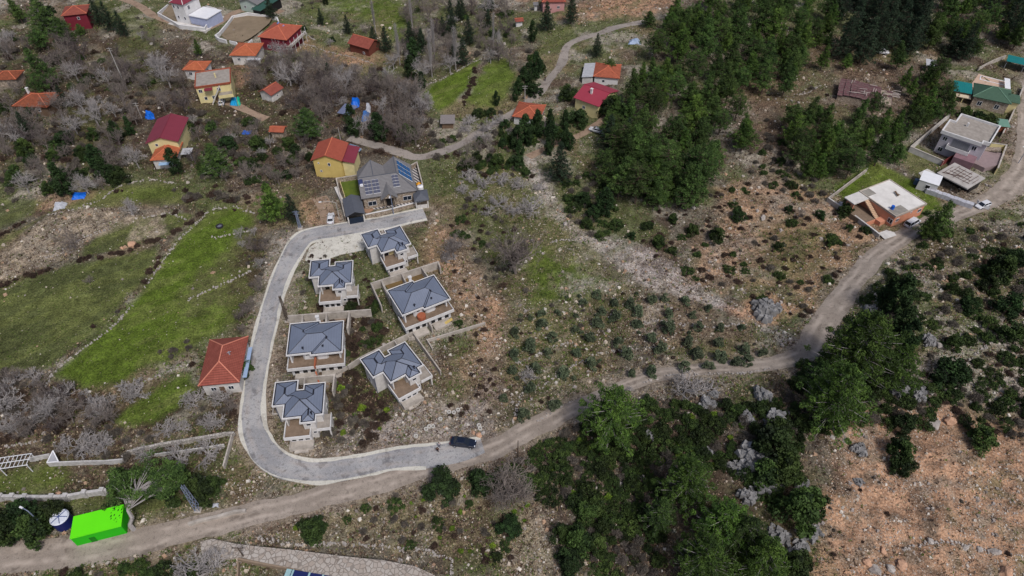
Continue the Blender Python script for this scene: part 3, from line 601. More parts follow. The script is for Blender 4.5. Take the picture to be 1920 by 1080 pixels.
lb = MB(); lb.box(-1.5, -1.3, 2.2, 4.9, -1, .5); lb.box(-.5, -.3, 2.2, 4.9, -1, .5); lb.box(-1.3, -.5, 2.2, 2.4, -1, .5); lb.box(-1.3, -.5, 4.0, 4.9, -1, .5)
EXTRA = lb
for (o, k, x, y, rot, lab) in (((660,620),7.2,280,640,35.5,"slate-roofed villa turned to the right, front right of the six by the rubble ground"),
                            ((565,470),9,122,460,7.3,"slate-roofed villa behind the front left pair, beside the straight stretch of concrete road"),
                            ((665,410),10.28,250,575,26.5,"rearmost slate-roofed villa, across the road from the grey-roofed house")):
    c = copy_tree(vA); c["label"] = lab; p = zpx(o, k, x, y); q = at(p[0], p[1], 5.8); c.location = q; c.rotation_euler = (0, 0, radians(rot))
lb.build("light_well", CONC, vA)
PB = [(0,0),(4.8,0),(4.8,-.6),(11.3,-.6),(11.3,8.2),(6.4,8.2),(6.4,8.8),(0,8.8)]
RB = [(0,11.3,0,8.2),(0,6.4,0,8.8),(4.8,11.3,-.6,8.2)]
def villa_b(label):
    t = thing("twin_villa", label, "house", (0, 0, 0), 0, "unfinished twin villas with slate blue roofs")
    ze = 5.8; r = roof_set(t, PB, RB, ze, .38)
    for x in (3.4, 7.4):
        v = MB(); v.tube((x, 1.0, ze), (x, 1.0, ze+.85), .1); v.box(x-.2, x+.2, .8, 1.2, ze+.85, ze+.95); v.build("roof_vent", SLATED, r)
    c = MB(); c.box(5.55, 6.15, 8.85, 9.35, -1, 6.9); c.box(5.45, 6.25, 8.75, 9.45, 6.9, 7.05); c.build("chimney", WHITE, t)
    w = MB(); w.prism([(.6,2.4),(10.8,2.4),(10.8,7.7),(5.9,7.7),(5.9,8.3),(.6,8.3)], -1.5, ze-.25); w.build("wall", GREYP, t)
    for (x0, x1, y0) in ((2.9, 5.2, .8), (5.6, 8.0, .5)):
        b = MB(); b.prism([(x0, y0+.3), (x0+.35, y0), (x1-.35, y0), (x1, y0+.3), (x1, 2.38), (x0, 2.38)], 3.08, ze-.25); bo = b.build("bay", WHITE, t)
        window(bo, (x0+x1)/2-.1, y0-.02, 4.6, 0, .8, .7)
    for x in (.55, 10.3):
        p = MB(); p.box(x, x+.3, .25, 2.38, 3.08, ze-.25); p.build("wing_wall", WHITE, t)
    b = MB(); b.box(-.1, 11.2, -1.5, 2.38, 2.86, 3.06); bo = b.build("balcony_floor", BROWNF, t)
    p = MB(); p.box(-.25, 11.35, -1.65, -1.5, 2.7, 3.5); p.box(-.25, -.1, -1.5, 2.4, 2.7, 3.5); p.box(11.2, 11.35, -1.5, 2.4, 2.7, 3.5); p.build("parapet", WHITE, bo)
    l = MB(); l.box(.2, 10.9, -.5, 2.38, -1.5, 2.85); l.build("lower_wall", WHITE, t)
    for x in (1.2, 2.9, 4.4, 6.6, 8.2, 9.9): window(t, x, -.52, 1.3, 0, 1.1, 1.9)
    s = MB(); s.box(.8, 4.8, -2.6, -.52, -1.5, .5); s.box(6.2, 10.2, -2.6, -.52, -1.5, .5); s.box(5.2, 5.5, -2.9, -.52, -1.5, 2.2); s.build("front_terrace", CONC, t)
    d = MB(); d.box(1.0, 2.6, 2.34, 2.39, 3.1, 5.2); d.build("doorway", DARK, t); d = MB(); d.box(8.3, 9.9, 2.34, 2.39, 3.1, 5.2); d.build("doorway", DARK, t)
    window(t, 10.82, 6.2, 4.2, pi/2, .5, 1.6); window(t, 10.82, 4.0, 1.3, pi/2, 1.1, 1.4); window(t, .58, 5.5, 4.2, -pi/2, 1.1, 1.3); window(t, .58, 4.4, 1.3, -pi/2, 1.1, 1.4)
    return t
vB = villa_b("twin villa with one broad slate roof beside the concrete road, middle left of the six")
vB.location = at(*zpx((515,570),8.3,175,808), 5.8); vB.rotation_euler = (0, 0, radians(8))
bs_ = MB(); bs_.box(5.25, 5.55, -1.9, .6, 3.06, 3.9); bs_.bar((5.4,-2.2,2.6),(6.0,-4.6,.1),.3,.15); bs_.build("brick_divider", BRICK, vB)
c = copy_tree(vB); c["label"] = "twin villa with a round brick bay on its balcony, middle right of the six"
c.location = at(*zpx((690,480),7.2,460,810), 5.8); c.rotation_euler = (0, 0, radians(29.6))
for ch in c.children:
    if ch.name.startswith("brick_divider"): bpy.data.objects.remove(ch)
rb = MB(); rb.tube((4.2, -.2, 3.06), (4.2, -.2, 4.0), .95, .95, 14); rb.build("brick_bay", BRICK, c)
sc_ = MB(); sc_.bar((8.0,-1.9,.2),(10.6,-1.9,1.0),.7,.1); sc_.build("yellow_board", YELLOW, c)
# ---------------------------------------------------------------- walls
def wall(P, h, th, m, label, cat="wall", cap=None, base=-.8, name="wall", group=None, pil=None):
    """wall whose TOP line passes through the photo pixels P, h metres high"""
    W = [at(px, py, h) for px, py in P]; o = thing(name, label, cat, W[0], 0, group); mb = MB(); cp = MB(); x0, y0, z0 = W[0]
    for i in range(len(W)-1):
        a = W[i]; b = W[i+1]; L = math.hypot(b[0]-a[0], b[1]-a[1]); ux, uy = (b[0]-a[0])/L, (b[1]-a[1])/L; nx_, ny_ = -uy*th/2, ux*th/2
        e = th/2-.003 if i else 0
        k = max(1, int(L/4))
        for j in range(k):
            t0, t1 = j/k, (j+1)/k
            A = [a[q]+(b[q]-a[q])*t0-x_ for q, x_ in zip(range(3), (x0, y0, z0))]; B = [a[q]+(b[q]-a[q])*t1-x_ for q, x_ in zip(range(3), (x0, y0, z0))]
            if j == 0: A[0] -= ux*e; A[1] -= uy*e
            def pr(M, lo, hi, nn):
                vs = []
                for (q, s_) in ((A, 1), (B, 1), (B, -1), (A, -1)): vs.append((q[0]-s_*nx_*nn, q[1]-s_*ny_*nn, q[2]+lo))
                for (q, s_) in ((A, 1), (B, 1), (B, -1), (A, -1)): vs.append((q[0]-s_*nx_*nn, q[1]-s_*ny_*nn, q[2]+hi))
                M.add(vs, [(0,3,2,1),(4,5,6,7),(0,1,5,4),(1,2,6,5),(2,3,7,6),(3,0,4,7)])
            pr(mb, base, h, 1)
            if cap: pr(cp, h+.003, h+.12, 1.3)
        if pil:
            for j in range(int(L/pil)+1):
                t = j*pil/L; x, y, z = [a[q]+(b[q]-a[q])*t-x_ for q, x_ in zip(range(3), (x0, y0, z0))]
                cp.box(x-.4, x+.4, y-.4, y+.4, z-.3, z+h+.45)
    mb.build("wall_body", m, o)
    if cp.v: cp.build("coping" if not pil else "pillar_caps", cap, o)
    return o
def Z(o, k, *pts): return [(o[0]+x/k, o[1]+y/k) for x, y in pts]
z5 = lambda *p: Z((490,690), 7.2, *p)
wall(z5((455,135),(985,90),(960,310)), 2.3, .3, CONC, "grey retaining wall round the sunken yard behind the front left villa")
wall(z5((585,130),(575,215)), 2.3, .35, CONC, "short cross wall in the yard behind the front left villa")
z3 = lambda *p: Z((515,570), 8.3, *p)
wall(z3((200,182),(1495,82)), 2.3, .28, CONC, "long pale wall between the two villas on the left side of the estate")
wall(z3((432,168),(425,290)), 2.3, .4, CONC, "left cross wall of the yard behind the left twin villa")
wall(z3((805,145),(800,275)), 2.3, .4, CONC, "middle cross wall of the yard behind the left twin villa")
wall(z3((1160,118),(1130,380)), 2.3, .4, CONC, "right cross wall of the yard behind the left twin villa")
wall(z3((1495,750),(1300,850),(960,1075)), 1.0, .22, CONC, "thin slanting wall climbing from the front left yard to the front right villa")
z4 = lambda *p: Z((690,480), 7.2, *p)
wall(z4((180,670),(40,365),(945,75),(975,150)), 2.3, .3, CONC, "retaining wall round the back and left of the right twin villa")
wall(z4((180,325),(295,575)), 2.3, .4, CONC, "left cross wall of the yard behind the right twin villa")
wall(z4((455,240),(520,365)), 2.3, .3, CONC, "middle cross wall of the yard behind the right twin villa")
wall(z4((725,155),(815,285)), 2.3, .3, CONC, "right cross wall of the yard behind the right twin villa")
z6 = lambda *p: Z((660,620), 7.2, *p)
wall(z6((-60,470),(105,362),(570,130),(820,15),(1195,540)), 1.6, .25, CONC, "low wall angled round the back and right of the front right villa")
wall(z6((570,130),(610,190)), 1.6, .22, CONC, "stub wall behind the front right villa")
wall(z6((1085,235),(1015,120),(1800,-115)), .9, .25, CONC, "detached low wall running out to the right over the grass")
sheet("yard_floor", z5((600,215),(640,150),(940,125),(925,260),(880,300),(600,300)), BROWNF, .12, "brown floor of the yard behind the front left villa")
sheet("yard_floor", z3((440,200),(1150,150),(1120,330),(430,330)), BROWNF, .12, "brown floor of the yard behind the left twin villa")
POND = mat("ochre_floor", (112,92,58), .8, .5, .25, c2=(84,68,50))
sheet("yard_floor", z4((225,400),(750,210),(810,300),(300,480)), POND, .12, "ochre stained floor of the yard behind the right twin villa")
# open concrete boxes in the yard corners
def pit(P, w, lab, h=.9):
    x, y, z = at(*P, h); t = thing("inspection_pit", lab, "concrete box", (x, y, z), radians(random.choice((8, 29)))); m_ = MB()
    m_.box(-w/2, w/2, -w/2, -w/2+.18, -.5, h); m_.box(-w/2, w/2, w/2-.18, w/2, -.5, h); m_.box(-w/2, -w/2+.18, -w/2+.18, w/2-.18, -.5, h); m_.box(w/2-.18, w/2, -w/2+.18, w/2-.18, -.5, h); m_.build("rim", CONC, t)
    b = MB(); b.box(-w/2+.18, w/2-.18, -w/2+.18, w/2-.18, -.5, .1); b.build("pit_floor", DARK, t)
for p, l in ((z3((250,215))[0], "open concrete box beside the road, left of the left twin villa's yard"), (z3((1355,130))[0], "open concrete box with green weeds at the end of the long pale wall"),
             (z4((85,385))[0], "open concrete box in the rear left corner of the right twin villa's yard"), (z4((925,115))[0], "tall open concrete box at the rear right corner of the right twin villa's yard"),
             (z6((805,60))[0], "open concrete box in the back corner behind the front right villa")): pit(p, 1.5, l)
# ---------------------------------------------------------------- general houses
def hip(mb, x0, x1, y0, y1, z, h, m=0, t=.16, hipf=1.0):
    w, d = x1-x0, y1-y0
    if w >= d: r0 = (x0+d/2*hipf, (y0+y1)/2); r1 = (x1-d/2*hipf, (y0+y1)/2)
    else: r0 = ((x0+x1)/2, y0+w/2*hipf); r1 = ((x0+x1)/2, y1-w/2*hipf)
    vs = [(x0,y0,z),(x1,y0,z),(x1,y1,z),(x0,y1,z),(*r0,z+h),(*r1,z+h),(x0,y0,z-t),(x1,y0,z-t),(x1,y1,z-t),(x0,y1,z-t)]
    if w >= d: fs = [(0,1,5,4),(1,2,5),(2,3,4,5),(3,0,4)]
    else: fs = [(0,1,4),(1,2,5,4),(2,3,5),(3,0,4,5)]
    mb.add(vs, fs+[(6,7,1,0),(7,8,2,1),(8,9,3,2),(9,6,0,3),(9,8,7,6)], m); return r0, r1
def gable(mb, x0, x1, y0, y1, z, h, ax='x', m=0, t=.14):
    if ax == 'x': ym = (y0+y1)/2; a, b = (x0, ym), (x1, ym); Q = [((x0,y0),(x1,y0)), ((x1,y1),(x0,y1))]
    else: xm = (x0+x1)/2; a, b = (xm, y1), (xm, y0); Q = [((x0,y1),(x0,y0)), ((x1,y0),(x1,y1))]
    for i, (p, q) in enumerate(Q):
        r, s_ = (b, a) if i == 0 else (a, b)
        vs = [(*p,z),(*q,z),(*r,z+h),(*s_,z+h)]; vs += [(x_, y_, z_-t) for x_, y_, z_ in vs]
        mb.add(vs, [(0,1,2,3),(7,6,5,4),(0,4,5,1),(1,5,6,2),(2,6,7,3),(3,7,4,0)], m)
    return a, b
def house(name, label, p0, p1, ze, d, roofm, wallm, rise=1.6, kind='hip', ax='x', ov=.5, wins=(), rot=None, ridge=RIDGE, w=None, chim=None, door=None, cat="house", base=-2):
    o, a, L = frame(p0, p1, ze)
    if rot is not None: a = radians(rot)
    if w: L = w
    t = thing(name, label, cat, o, a); b = MB(); b.box(ov, L-ov, ov, d-ov, base, ze-.12); wl = b.build("wall", wallm, t); r = MB()
    if kind == 'hip':
        r0, r1 = hip(r, 0, L, 0, d, ze, rise); ro = r.build("roof", roofm, t); c_ = MB()
        C = [(0,0),(L,0),(L,d),(0,d)]
        for i, q in enumerate(C):
            e = r0 if (q[0] < L/2 if L >= d else q[1] < d/2) else r1
            c_.bar((*q, ze+.03), (*e, rise+ze+.03), .2, .12)
        c_.bar((*r0, ze+rise+.05), (*r1, ze+rise+.05), .22, .12); c_.build("ridge_caps", ridge, ro)
    elif kind == 'gable':
        A, B = gable(r, 0, L, 0, d, ze, rise, ax); ro = r.build("roof", roofm, t); gm = MB()
        if ax == 'x':
            for x in (ov, L-ov-.15): gm.add([(x,ov,ze-.12),(x,d-ov,ze-.12),(x,d/2,ze+rise*(1-2*ov/d)*.98-.12),(x+.15,ov,ze-.12),(x+.15,d-ov,ze-.12),(x+.15,d/2,ze+rise*(1-2*ov/d)*.98-.12)], [(0,2,1),(3,4,5),(0,3,5,2),(1,2,5,4),(0,1,4,3)])
        else:
            for y in (ov, d-ov-.15): gm.add([(ov,y,ze-.12),(L-ov,y,ze-.12),(L/2,y,ze+rise*(1-2*ov/L)*.98-.12),(ov,y+.15,ze-.12),(L-ov,y+.15,ze-.12),(L/2,y+.15,ze+rise*(1-2*ov/L)*.98-.12)], [(0,1,2),(3,5,4),(0,2,5,3),(1,4,5,2),(0,3,4,1)])
        gm.build("gable_wall", wallm, wl)
        c_ = MB(); c_.bar((*A, ze+rise+.04), (*B, ze+rise+.04), .24, .12); c_.build("ridge_caps", ridge or roofm, ro)
    elif kind == 'flat':
        r.box(.25, L-.25, .25, d-.25, ze-.12, ze); ro = r.build("roof", roofm, t); c_ = MB(); P = [(0,0),(L,0),(L,d),(0,d)]; band(c_, P, 0, .28, ze-.35, ze+.3); c_.build("parapet", ridge, ro)
    elif kind == 'shed':
        r.add([(0,0,ze),(L,0,ze),(L,d,ze+rise),(0,d,ze+rise),(0,0,ze-.1),(L,0,ze-.1),(L,d,ze+rise-.1),(0,d,ze+rise-.1)], [(0,1,2,3),(7,6,5,4),(0,4,5,1),(1,5,6,2),(2,6,7,3),(3,7,4,0)]); ro = r.build("roof", roofm, t)
    for (sd_, u, z, ww, hh) in wins:
        if sd_ == 'S': window(t, u*L, ov-.02, z, 0, ww, hh, pm=GLASS)
        if sd_ == 'E': window(t, L-ov+.02, u*d, z, pi/2, ww, hh, pm=GLASS)
        if sd_ == 'W': window(t, ov-.02, u*d, z, -pi/2, ww, hh, pm=GLASS)
    if door:
        dm = MB(); dm.box(-.5, .5, -.05, .02, 0, 2.1); D_ = dm.build("door", WOOD, t, (door[1]*L, ov-.02, 0) if door[0] == 'S' else (L-ov+.02, door[1]*d, 0), 0 if door[0] == 'S' else pi/2)
        k_ = MB(); k_.box(.32, .4, -.1, -.05, .95, 1.1); k_.build("handle", METAL, D_)
    if chim:
        c_ = MB(); x, y = chim[0]*L, chim[1]*d; c_.box(x-.3, x+.3, y-.3, y+.3, ze, ze+rise+.7); c_.box(x-.4, x+.4, y-.4, y+.4, ze+rise+.7, ze+rise+.85); c_.build("chimney", WHITE, ro)
    return t, ro, L
# red-roofed house by the bend
t, ro, L = house("red_roofed_house", "house with a red tiled hip roof between the concrete road and green field", (371,724), (448,718), 3.6, 12.2, TILER, GREYP, 2.2, rot=7, w=8.0,
      wins=[('S',.3,1.6,1.1,1.1),('S',.72,1.6,1.1,1.1),('E',.3,1.7,1,1.1),('E',.65,1.7,1,1.1)], door=('S',.5), ridge=mat("pale_ridge", (196,126,106)))
d_ = MB(); d_.box(5.4, 5.6, 6.2, 6.35, 4.6, 5.9); d_.tube((5.1,6.2,5.6),(5.9,6.5,5.7),.06); d_.build("aerial", METAL, ro)
v_ = MB(); v_.box(L, L+.8, 2, 10, 2.4, 2.5); v_.build("side_awning", mat("pale_blue_sheet", (150,172,204), .6, .2), t)
# yellow house with annex
t, ro, L = house("yellow_house", "bright yellow two-storey house with an orange gabled roof above the grey-roofed house", (582,301), (637,299), 5.5, 9.0, mat("orange_red_tile", (170,88,70), .8, .25, 1, kind='tile', bump=.05, c2=(140,62,46), period=.42), YELLOW, 1.7, 'gable', 'y', rot=-2, w=8.6,
      wins=[('S',.55,4.0,.7,1.0),('S',.25,1.8,.6,.6),('S',.22,4.4,.4,.5)])
a_ = MB(); a_.box(L-.4, L+2.6, 1.5, 8, -2, 4.1); a_.build("annex_wall", CREAM, t); a_ = MB(); a_.add([(L-.4,1,4.9),(L+3,1,4.2),(L+3,9,4.2),(L-.4,9,4.9),(L-.4,1,4.8),(L+3,1,4.1),(L+3,9,4.1),(L-.4,9,4.8)], [(0,1,2,3),(7,6,5,4),(0,4,5,1),(1,5,6,2),(2,6,7,3),(3,7,4,0)]); a_.build("annex_roof", MAG, t)
# crimson + orange pair on the left
t, ro, L = house("crimson_roofed_house", "house with a plain crimson sheet-metal gable roof, upper left", (272,269), (329,262), 4.6, 13, MAG, CREAM, 1.6, 'gable', 'y', rot=6, w=9.0, wins=[('S',.3,3.6,.8,.8)], ridge=None)
t, ro, L = house("orange_roofed_cottage", "small cottage with an orange tiled roof built against the front of the crimson-roofed house", (281,301), (320,296), 3.2, 8.5, TILEO, GREYP, 1.4, rot=6, w=7.0, wins=[('S',.3,1.7,.8,.9)])
a_ = MB(); a_.box(L+.1, L+3, 3.4, 6.6, 2.3, 2.4); a_.box(L+2.7, L+2.9, 3.5, 3.7, -1, 2.3); a_.build("porch_roof", TIN, t); a_ = MB(); a_.box(2.2, 6.6, -1.2, .2, 2.2, 2.28); a_.build("awning", mat("sky_blue_sheet", (150,182,214), .6, .1), t)
# yellow flat-roofed house
t, ro, L = house("flat_roofed_house", "pale yellow two-storey house with a grey flat roof edged in orange tiles, upper left", (365,165), (433,150), 5.6, 10.2, GREYF, CREAM, 0, 'flat', rot=17, w=10.8, ridge=TILE, ov=.2,
      wins=[('S',.12,4.2,1.1,1.1),('S',.42,1.6,1,1.1),('S',.62,4.0,1.1,1.1),('S',.2,1.6,.9,1.1)], door=('S',.5))
a_ = MB(); a_.box(6.4, 10.8, -3.2, .18, 2.7, 2.9); a_.build("balcony_floor", GREYF, t); a_ = MB(); a_.box(6.4, 10.8, -3.32, -3.2, 2.6, 3.6); a_.box(10.68, 10.8, -3.2, .18, 2.6, 5.6); a_.box(6.4, 6.5, -3.2, -3.1, -1, 2.6); a_.build("balcony_wall", CREAM, t)
a_ = MB(); a_.bar((3.8,-.8,.2),(7.2,-.8,5.4),1.0,.25); a_.build("outside_stair", GREYP, t); a_ = MB(); a_.box(2.6,5.0,-1.7,.15,4.9,5.0); a_.build("awning", MAG, t); a_ = MB(); a_.box(6,6.4,5,5.4,5.6,7); a_.build("chimney", CREAM, t)
house("white_cottage", "small white cottage with a worn orange roof behind the yellow flat-roofed house", (341,131), (378,133), 3.2, 6.5, TILEO, WHITE, 1.3, rot=-3, w=7.4, wins=[('S',.3,1.7,1.1,1.1),('E',.5,1.7,.8,.9)])
t, ro, L = house("orange_gabled_house", "house with a vivid orange hip roof and white tarp side, beside the walled brown yard", (430,104), (462,112), 3.6, 9.5, TILEO, GREYP, 1.8, rot=-2, w=9.0, wins=[('S',.3,2,1,1)])
a_ = MB(); a_.box(6.0, 10.5, -1.2, .4, 2.6, 2.7); a_.build("white_tarp_roof", TIN, t)
# big hip-roofed house with balcony
t, ro, L = house("veranda_house", "large house with a broad orange hip roof and a railed white veranda, upper left", (483,69), (535,77), 5.2, 12, mat("coral_tile", (178,98,78), .8, .3, 1, kind='tile', bump=.04, c2=(150,66,48), period=.42), MAROON, 2.3, rot=-14, w=11.0, wins=[('S',.3,1.8,1.2,1.2),('S',.65,1.8,1.2,1.2)])
a_ = MB(); a_.box(9.9, 12.1, .2, 11.6, 2.5, 2.7); a_.build("veranda_floor", GREYF, t); a_ = MB()
a_.box(11.95, 12.05, .2, 11.6, 3.4, 3.5)
for i in range(9): y = .3+i*1.4; a_.box(11.95, 12.05, y, y+.1, -1 if i % 2 == 0 else 2.7, 5.0 if i % 2 == 0 else 3.4)
a_.build("veranda_rail", WHITEM, t); a_ = MB(); a_.bar((5.3,6.8,7.3),(6.9,6.4,6.9),1.4,.1); a_.tube((4.9,6.3,7.7),(4.9,7.4,7.7),.25); a_.build("solar_heater", mat("bluish_collector", (120,140,190), .3), ro)
house("brick_barn", "red brick barn with a rusty red gabled roof, top centre left", (651,81), (683,97), 3.4, 7.2, TILER, mat("dark_brick", (104,58,48), .9, .3, 3), 1.9, 'gable', 'x', rot=-30, w=9.5, wins=[('S',.7,1.2,.8,.8)])
house("red_hut", "small red-tiled hut among bare trees, left of the large spreading tree", (483,172), (503,179), 2.8, 6.0, TILER, GREYP, 1.3, 'gable', 'y', rot=-28, w=5.5, wins=[('E',.5,1.4,.6,.6)])
house("tiled_shack", "tiny shack with broken orange tiles behind the big dark pine", (503,247), (522,250), 2.4, 3.6, TILE, STONE, .7, 'gable', 'x', rot=-5, w=4.6)
house("yellow_annexe", "small orange-roofed lean-to beside the tin shack, behind the yellow house", (600,275), (622,277), 3.4, 3.0, TILER, YELLOW, .5, 'gable', 'x', rot=-4, w=3.2)
house("brown_tiled_house", "low house with a brown tiled pyramid roof among trees at the left edge", (22,199), (72,203), 3.0, 9, TILEB, WOOD, 1.9, rot=-4, w=11.0, chim=(.2,.7), wins=[('S',.7,1.6,.8,.8)])
house("edge_cottage", "cottage with a faded tile roof cut by the left picture edge", (-16,150), (14,151), 3.0, 6, TILEB, STONE, 1.4, rot=3, w=7.5)
t, ro, L = house("maroon_house", "tall maroon-walled house with an old red roof half hidden by pines, top left", (114,30), (146,22), 5.6, 8, TILER, MAROON, 1.6, rot=16, w=8.5, wins=[('S',.6,4,.8,1)])
# walled white villa top left
t, ro, L = house("white_walled_villa", "white two-storey villa with a crimson roof inside a white-walled yard, top left", (316,4), (340,15), 7.6, 9, MAG, WHITE, 1.8, rot=-22, w=6.5, wins=[('S',.2,6,.8,1.1),('S',.5,6,.8,1.1),('S',.3,2.2,.8,1.2),('S',.75,2.2,.8,1.2),('E',.3,5.6,1.1,1.5),('E',.3,1.8,1.1,1.5),('W',.5,3,.6,1.2)], ridge=WHITE)
a_ = MB(); a_.box(6.4, 14.5, 1.2, 9, -1, 3.2); a_.build("wing", mat("blue_grey_plaster", (160,168,196), .8, .2), t); a_ = MB(); a_.box(6.4, 14.8, .9, 9.3, 3.2, 3.45); a_.build("wing_roof", WHITEM, t); a_ = MB(); a_.box(-1.5, 15.5, -2.4, .48, -1, .25); a_.build("terrace", GREYP, t)
zt = lambda *p: Z((290,0), 1920/280, *p)
wall(zt((660,75),(790,112),(640,365),(470,340),(310,320),(220,265),(40,165),(170,60)), 1.4, .35, WHITE, "white perimeter wall round the yard of the top left villa", cap=WHITE)
wall(zt((885,205),(660,400)), .5, .4, WHITE, "white low kerb wall outside the top left villa's yard")
wall(zt((1590,270),(1570,222),(1190,165),(1000,210),(940,290),(830,420),(780,455),(820,490),(920,520)), 1.2, .4, WHITE, "white wall bending round the large brown levelled yard, top left", cap=WHITE)
wall(zt((960,522),(1050,545),(1065,575)), 1.0, .35, WHITE, "short white wall stub in front of the brown levelled yard")
wall(zt((1160,560),(1190,560),(1250,505)), 1.0, .35, WHITE, "angled white wall stub beside the veranda house")
YARD = mat("levelled_earth", (128,114,96), .95, .35, .25, c2=(98,86,70))
sheet("yard_floor", zt((860,470),(990,300),(1040,225),(1190,180),(1530,235),(1480,330),(1340,440),(1240,520),(1130,555),(930,515)), YARD, .15, "brown levelled earth inside the bent white wall")
sheet("yard_floor", zt((80,175),(180,100),(780,120),(630,345),(480,325),(330,300)), YARD, .1, "brown earth inside the walled villa yard")
t, ro, L = house("grey_green_house", "pale green-grey house with a grey gable roof at the top edge", (445,3), (478,12), 3.6, 9, GREYT, mat("pale_green_plaster", (168,182,176), .8, .2), 1.6, 'gable', 'y', rot=-20, w=9, wins=[('S',.3,1.8,1,1),('S',.7,1.8,1,1)])
house("green_roof_shed", "long shed with a dark green sheet roof at the top edge, by the grey-green house", (470,17), (482,18), 2.8, 13, mat("dark_green_sheet", (52,86,76), .6, .2, .5, kind='seam'), DARK, .4, 'shed', rot=-25, w=4.5)
# centre-right back
t, ro, L = house("crimson_gable_house", "cream house with a long crimson sheet roof beside the grey lane, top centre", (1075,183), (1113,203), 3.9, 12.0, mat("bright_crimson_sheet", (150,58,74), .5, .12, .5, kind='seam', c2=(120,44,58)), CREAM, 1.9, 'gable', 'x', rot=-37, w=9.2, wins=[('E',.3,1.8,.9,.9),('E',.6,1.8,.9,.9),('S',.4,1.6,1,1)], ridge=None, chim=(.45,.3))
t, ro, L = house("orange_hip_house", "white house with an orange hip roof and pale lean-to behind the crimson gable house", (1112,143), (1152,150), 3.4, 9.5, TILE, WHITE, 1.5, rot=-10, w=8.5, wins=[('S',.4,1.8,.9,.9)])
a_ = MB(); a_.add([(-3.6,0,2.8),(0,0,3.3),(0,9.5,3.3),(-3.6,9.5,2.8),(-3.6,0,2.7),(0,0,3.2),(0,9.5,3.2),(-3.6,9.5,2.7)], [(0,1,2,3),(7,6,5,4),(0,4,5,1),(1,5,6,2),(2,6,7,3),(3,7,4,0)]); a_.build("lean_to_roof", TIN, t); a_ = MB(); a_.box(-3.4,-.02,.4,9,-1,2.65); a_.build("lean_to_wall", GREYP, t)
house("lane_cottage", "cottage with an orange hip roof at the lower end of the grey lane", (960,218), (998,226), 2.8, 9.0, TILE, WHITE, 1.5, rot=-14, w=8.6, wins=[('S',.3,1.4,.8,.8)])
house("plank_shed", "small grey plank-roofed shed below the twin green fields", (825,232), (850,232), 2.2, 4.6, mat("grey_planks", (128,122,122), .8, .3, 2, kind='seam', period=.3), WOOD, .3, 'shed', rot=2, w=4.4)
house("blue_tin_shack", "shack with a sloping blue-grey tin roof between the cypresses and the bare trees", (632,212), (650,219), 2.2, 5, mat("blue_tin", (104,112,140), .6, .2, 1, kind='seam'), WOOD, .5, 'shed', rot=-20, w=4.4)
house("pink_house", "pinkish house with a red roof cut by the top edge, beside the conifers", (1016,4), (1052,2), 4.2, 8, TILER, mat("pink_plaster", (186,140,140), .85, .2), 1.4, rot=2, w=9, wins=[('S',.3,2,1,1),('S',.7,2,1,1)])
house("small_white_hut", "tiny white hut left of the pinkish house at the top edge", (1000,10), (1008,10), 2.2, 2.4, GREYT, WHITE, .3, 'shed', rot=3, w=2)
house("faded_pink_hut", "tiny faded red-roofed hut at the top, left of the grey lane", (966,41), (978,42), 2.2, 3, TILER, WHITE, .6, 'gable', 'x', rot=10, w=3.2)
house("rubble_hut", "grey ruined hut among the pines behind the white pickup clearing", (1737,123), (1752,129), 2.2, 4.5, TIN, STONE, .3, 'shed', rot=-20, w=3.4)
# collapsed roof among the pines
o, a, L = frame((1562,178), (1610,205), 2.2); t = thing("ruined_barn", "long ruined barn with a collapsed dark red and grey slatted roof among the pines", "barn", at(1570,176,2.2), radians(-24))
RUST = mat("rusty_sheet", (96,58,66), .8, .6, 1.5, kind='tile', c2=(128,116,112), period=1.1)
b = MB(); b.box(.3,15.5,.3,9.2,-1.5,1.7); b.build("wall", STONE, t); b = MB()
for i in range(9):
    for j in range(3):
        x = i*1.75+random.uniform(-.1,.1); y = j*3.1; zz = 2.2+.7*sin(i*.7)*.6-(j == 0)*.3-(i > 6)*.4
        b.bar((x+.85, y, zz+random.uniform(-.1,.1)), (x+.85+random.uniform(-.3,.3), y+3.3, zz+.35+random.uniform(-.2,.2)), 1.7, .08)
b.build("collapsed_roof", RUST, t); b = MB()
for i in range(26):
    x = random.uniform(3,15.5); y = random.uniform(0,9); aa = random.choice((0,.1,1.5)); b.bar((x,y,2.75+random.uniform(0,.3)), (x+2.2*cos(aa),y+2.2*sin(aa),2.8+random.uniform(0,.3)), .16, .1)
b.build("loose_battens", mat("pale_batten", (170,160,156)), t)
# right-hand group
zr = lambda *p: Z((1590,200), 4.32, *p)
zg = lambda *p: Z((1780,90), 6.75, *p)
t, ro, L = house("green_roofed_house", "stone house with a green shingled hip roof and blue pool behind it, right edge", *zg((300,610),(620,715)), 3.4, 9.2, GRNT, STONE, 2.2, rot=-27, w=10.5, ridge=mat("green_ridge", (104,136,118)), wins=[('S',.25,1.4,1.3,1.4),('S',.7,1.4,1.3,1.4),('E',.4,1.6,1.0,1.2)])
r = MB(); hip(r, 7.6, 13.0, 2.2, 7.6, 3.1, 1.3); r.build("wing_roof", GRNT, t); r = MB(); r.box(8, 12.6, 2.6, 7.2, -1.5, 2.95); r.build("wing_wall", CREAM, t)
r = MB(); r.box(-4.2,-.1,.5,5,2.0,2.2); r.build("porch_slab", mat("cream_slab", (206,190,168)), t); r = MB(); r.box(-4.1,-3.9,.6,.8,-1,2); r.box(-2.2,-2,.6,.8,-1,2); r.build("porch_posts", CREAM, t)
sheet("pool_terrace", zg((365,335),(715,450),(640,560),(250,500)), mat("sandstone_paving", (190,164,146), .9, .25, 1), .25, "pale pink paved terrace around the small pool")
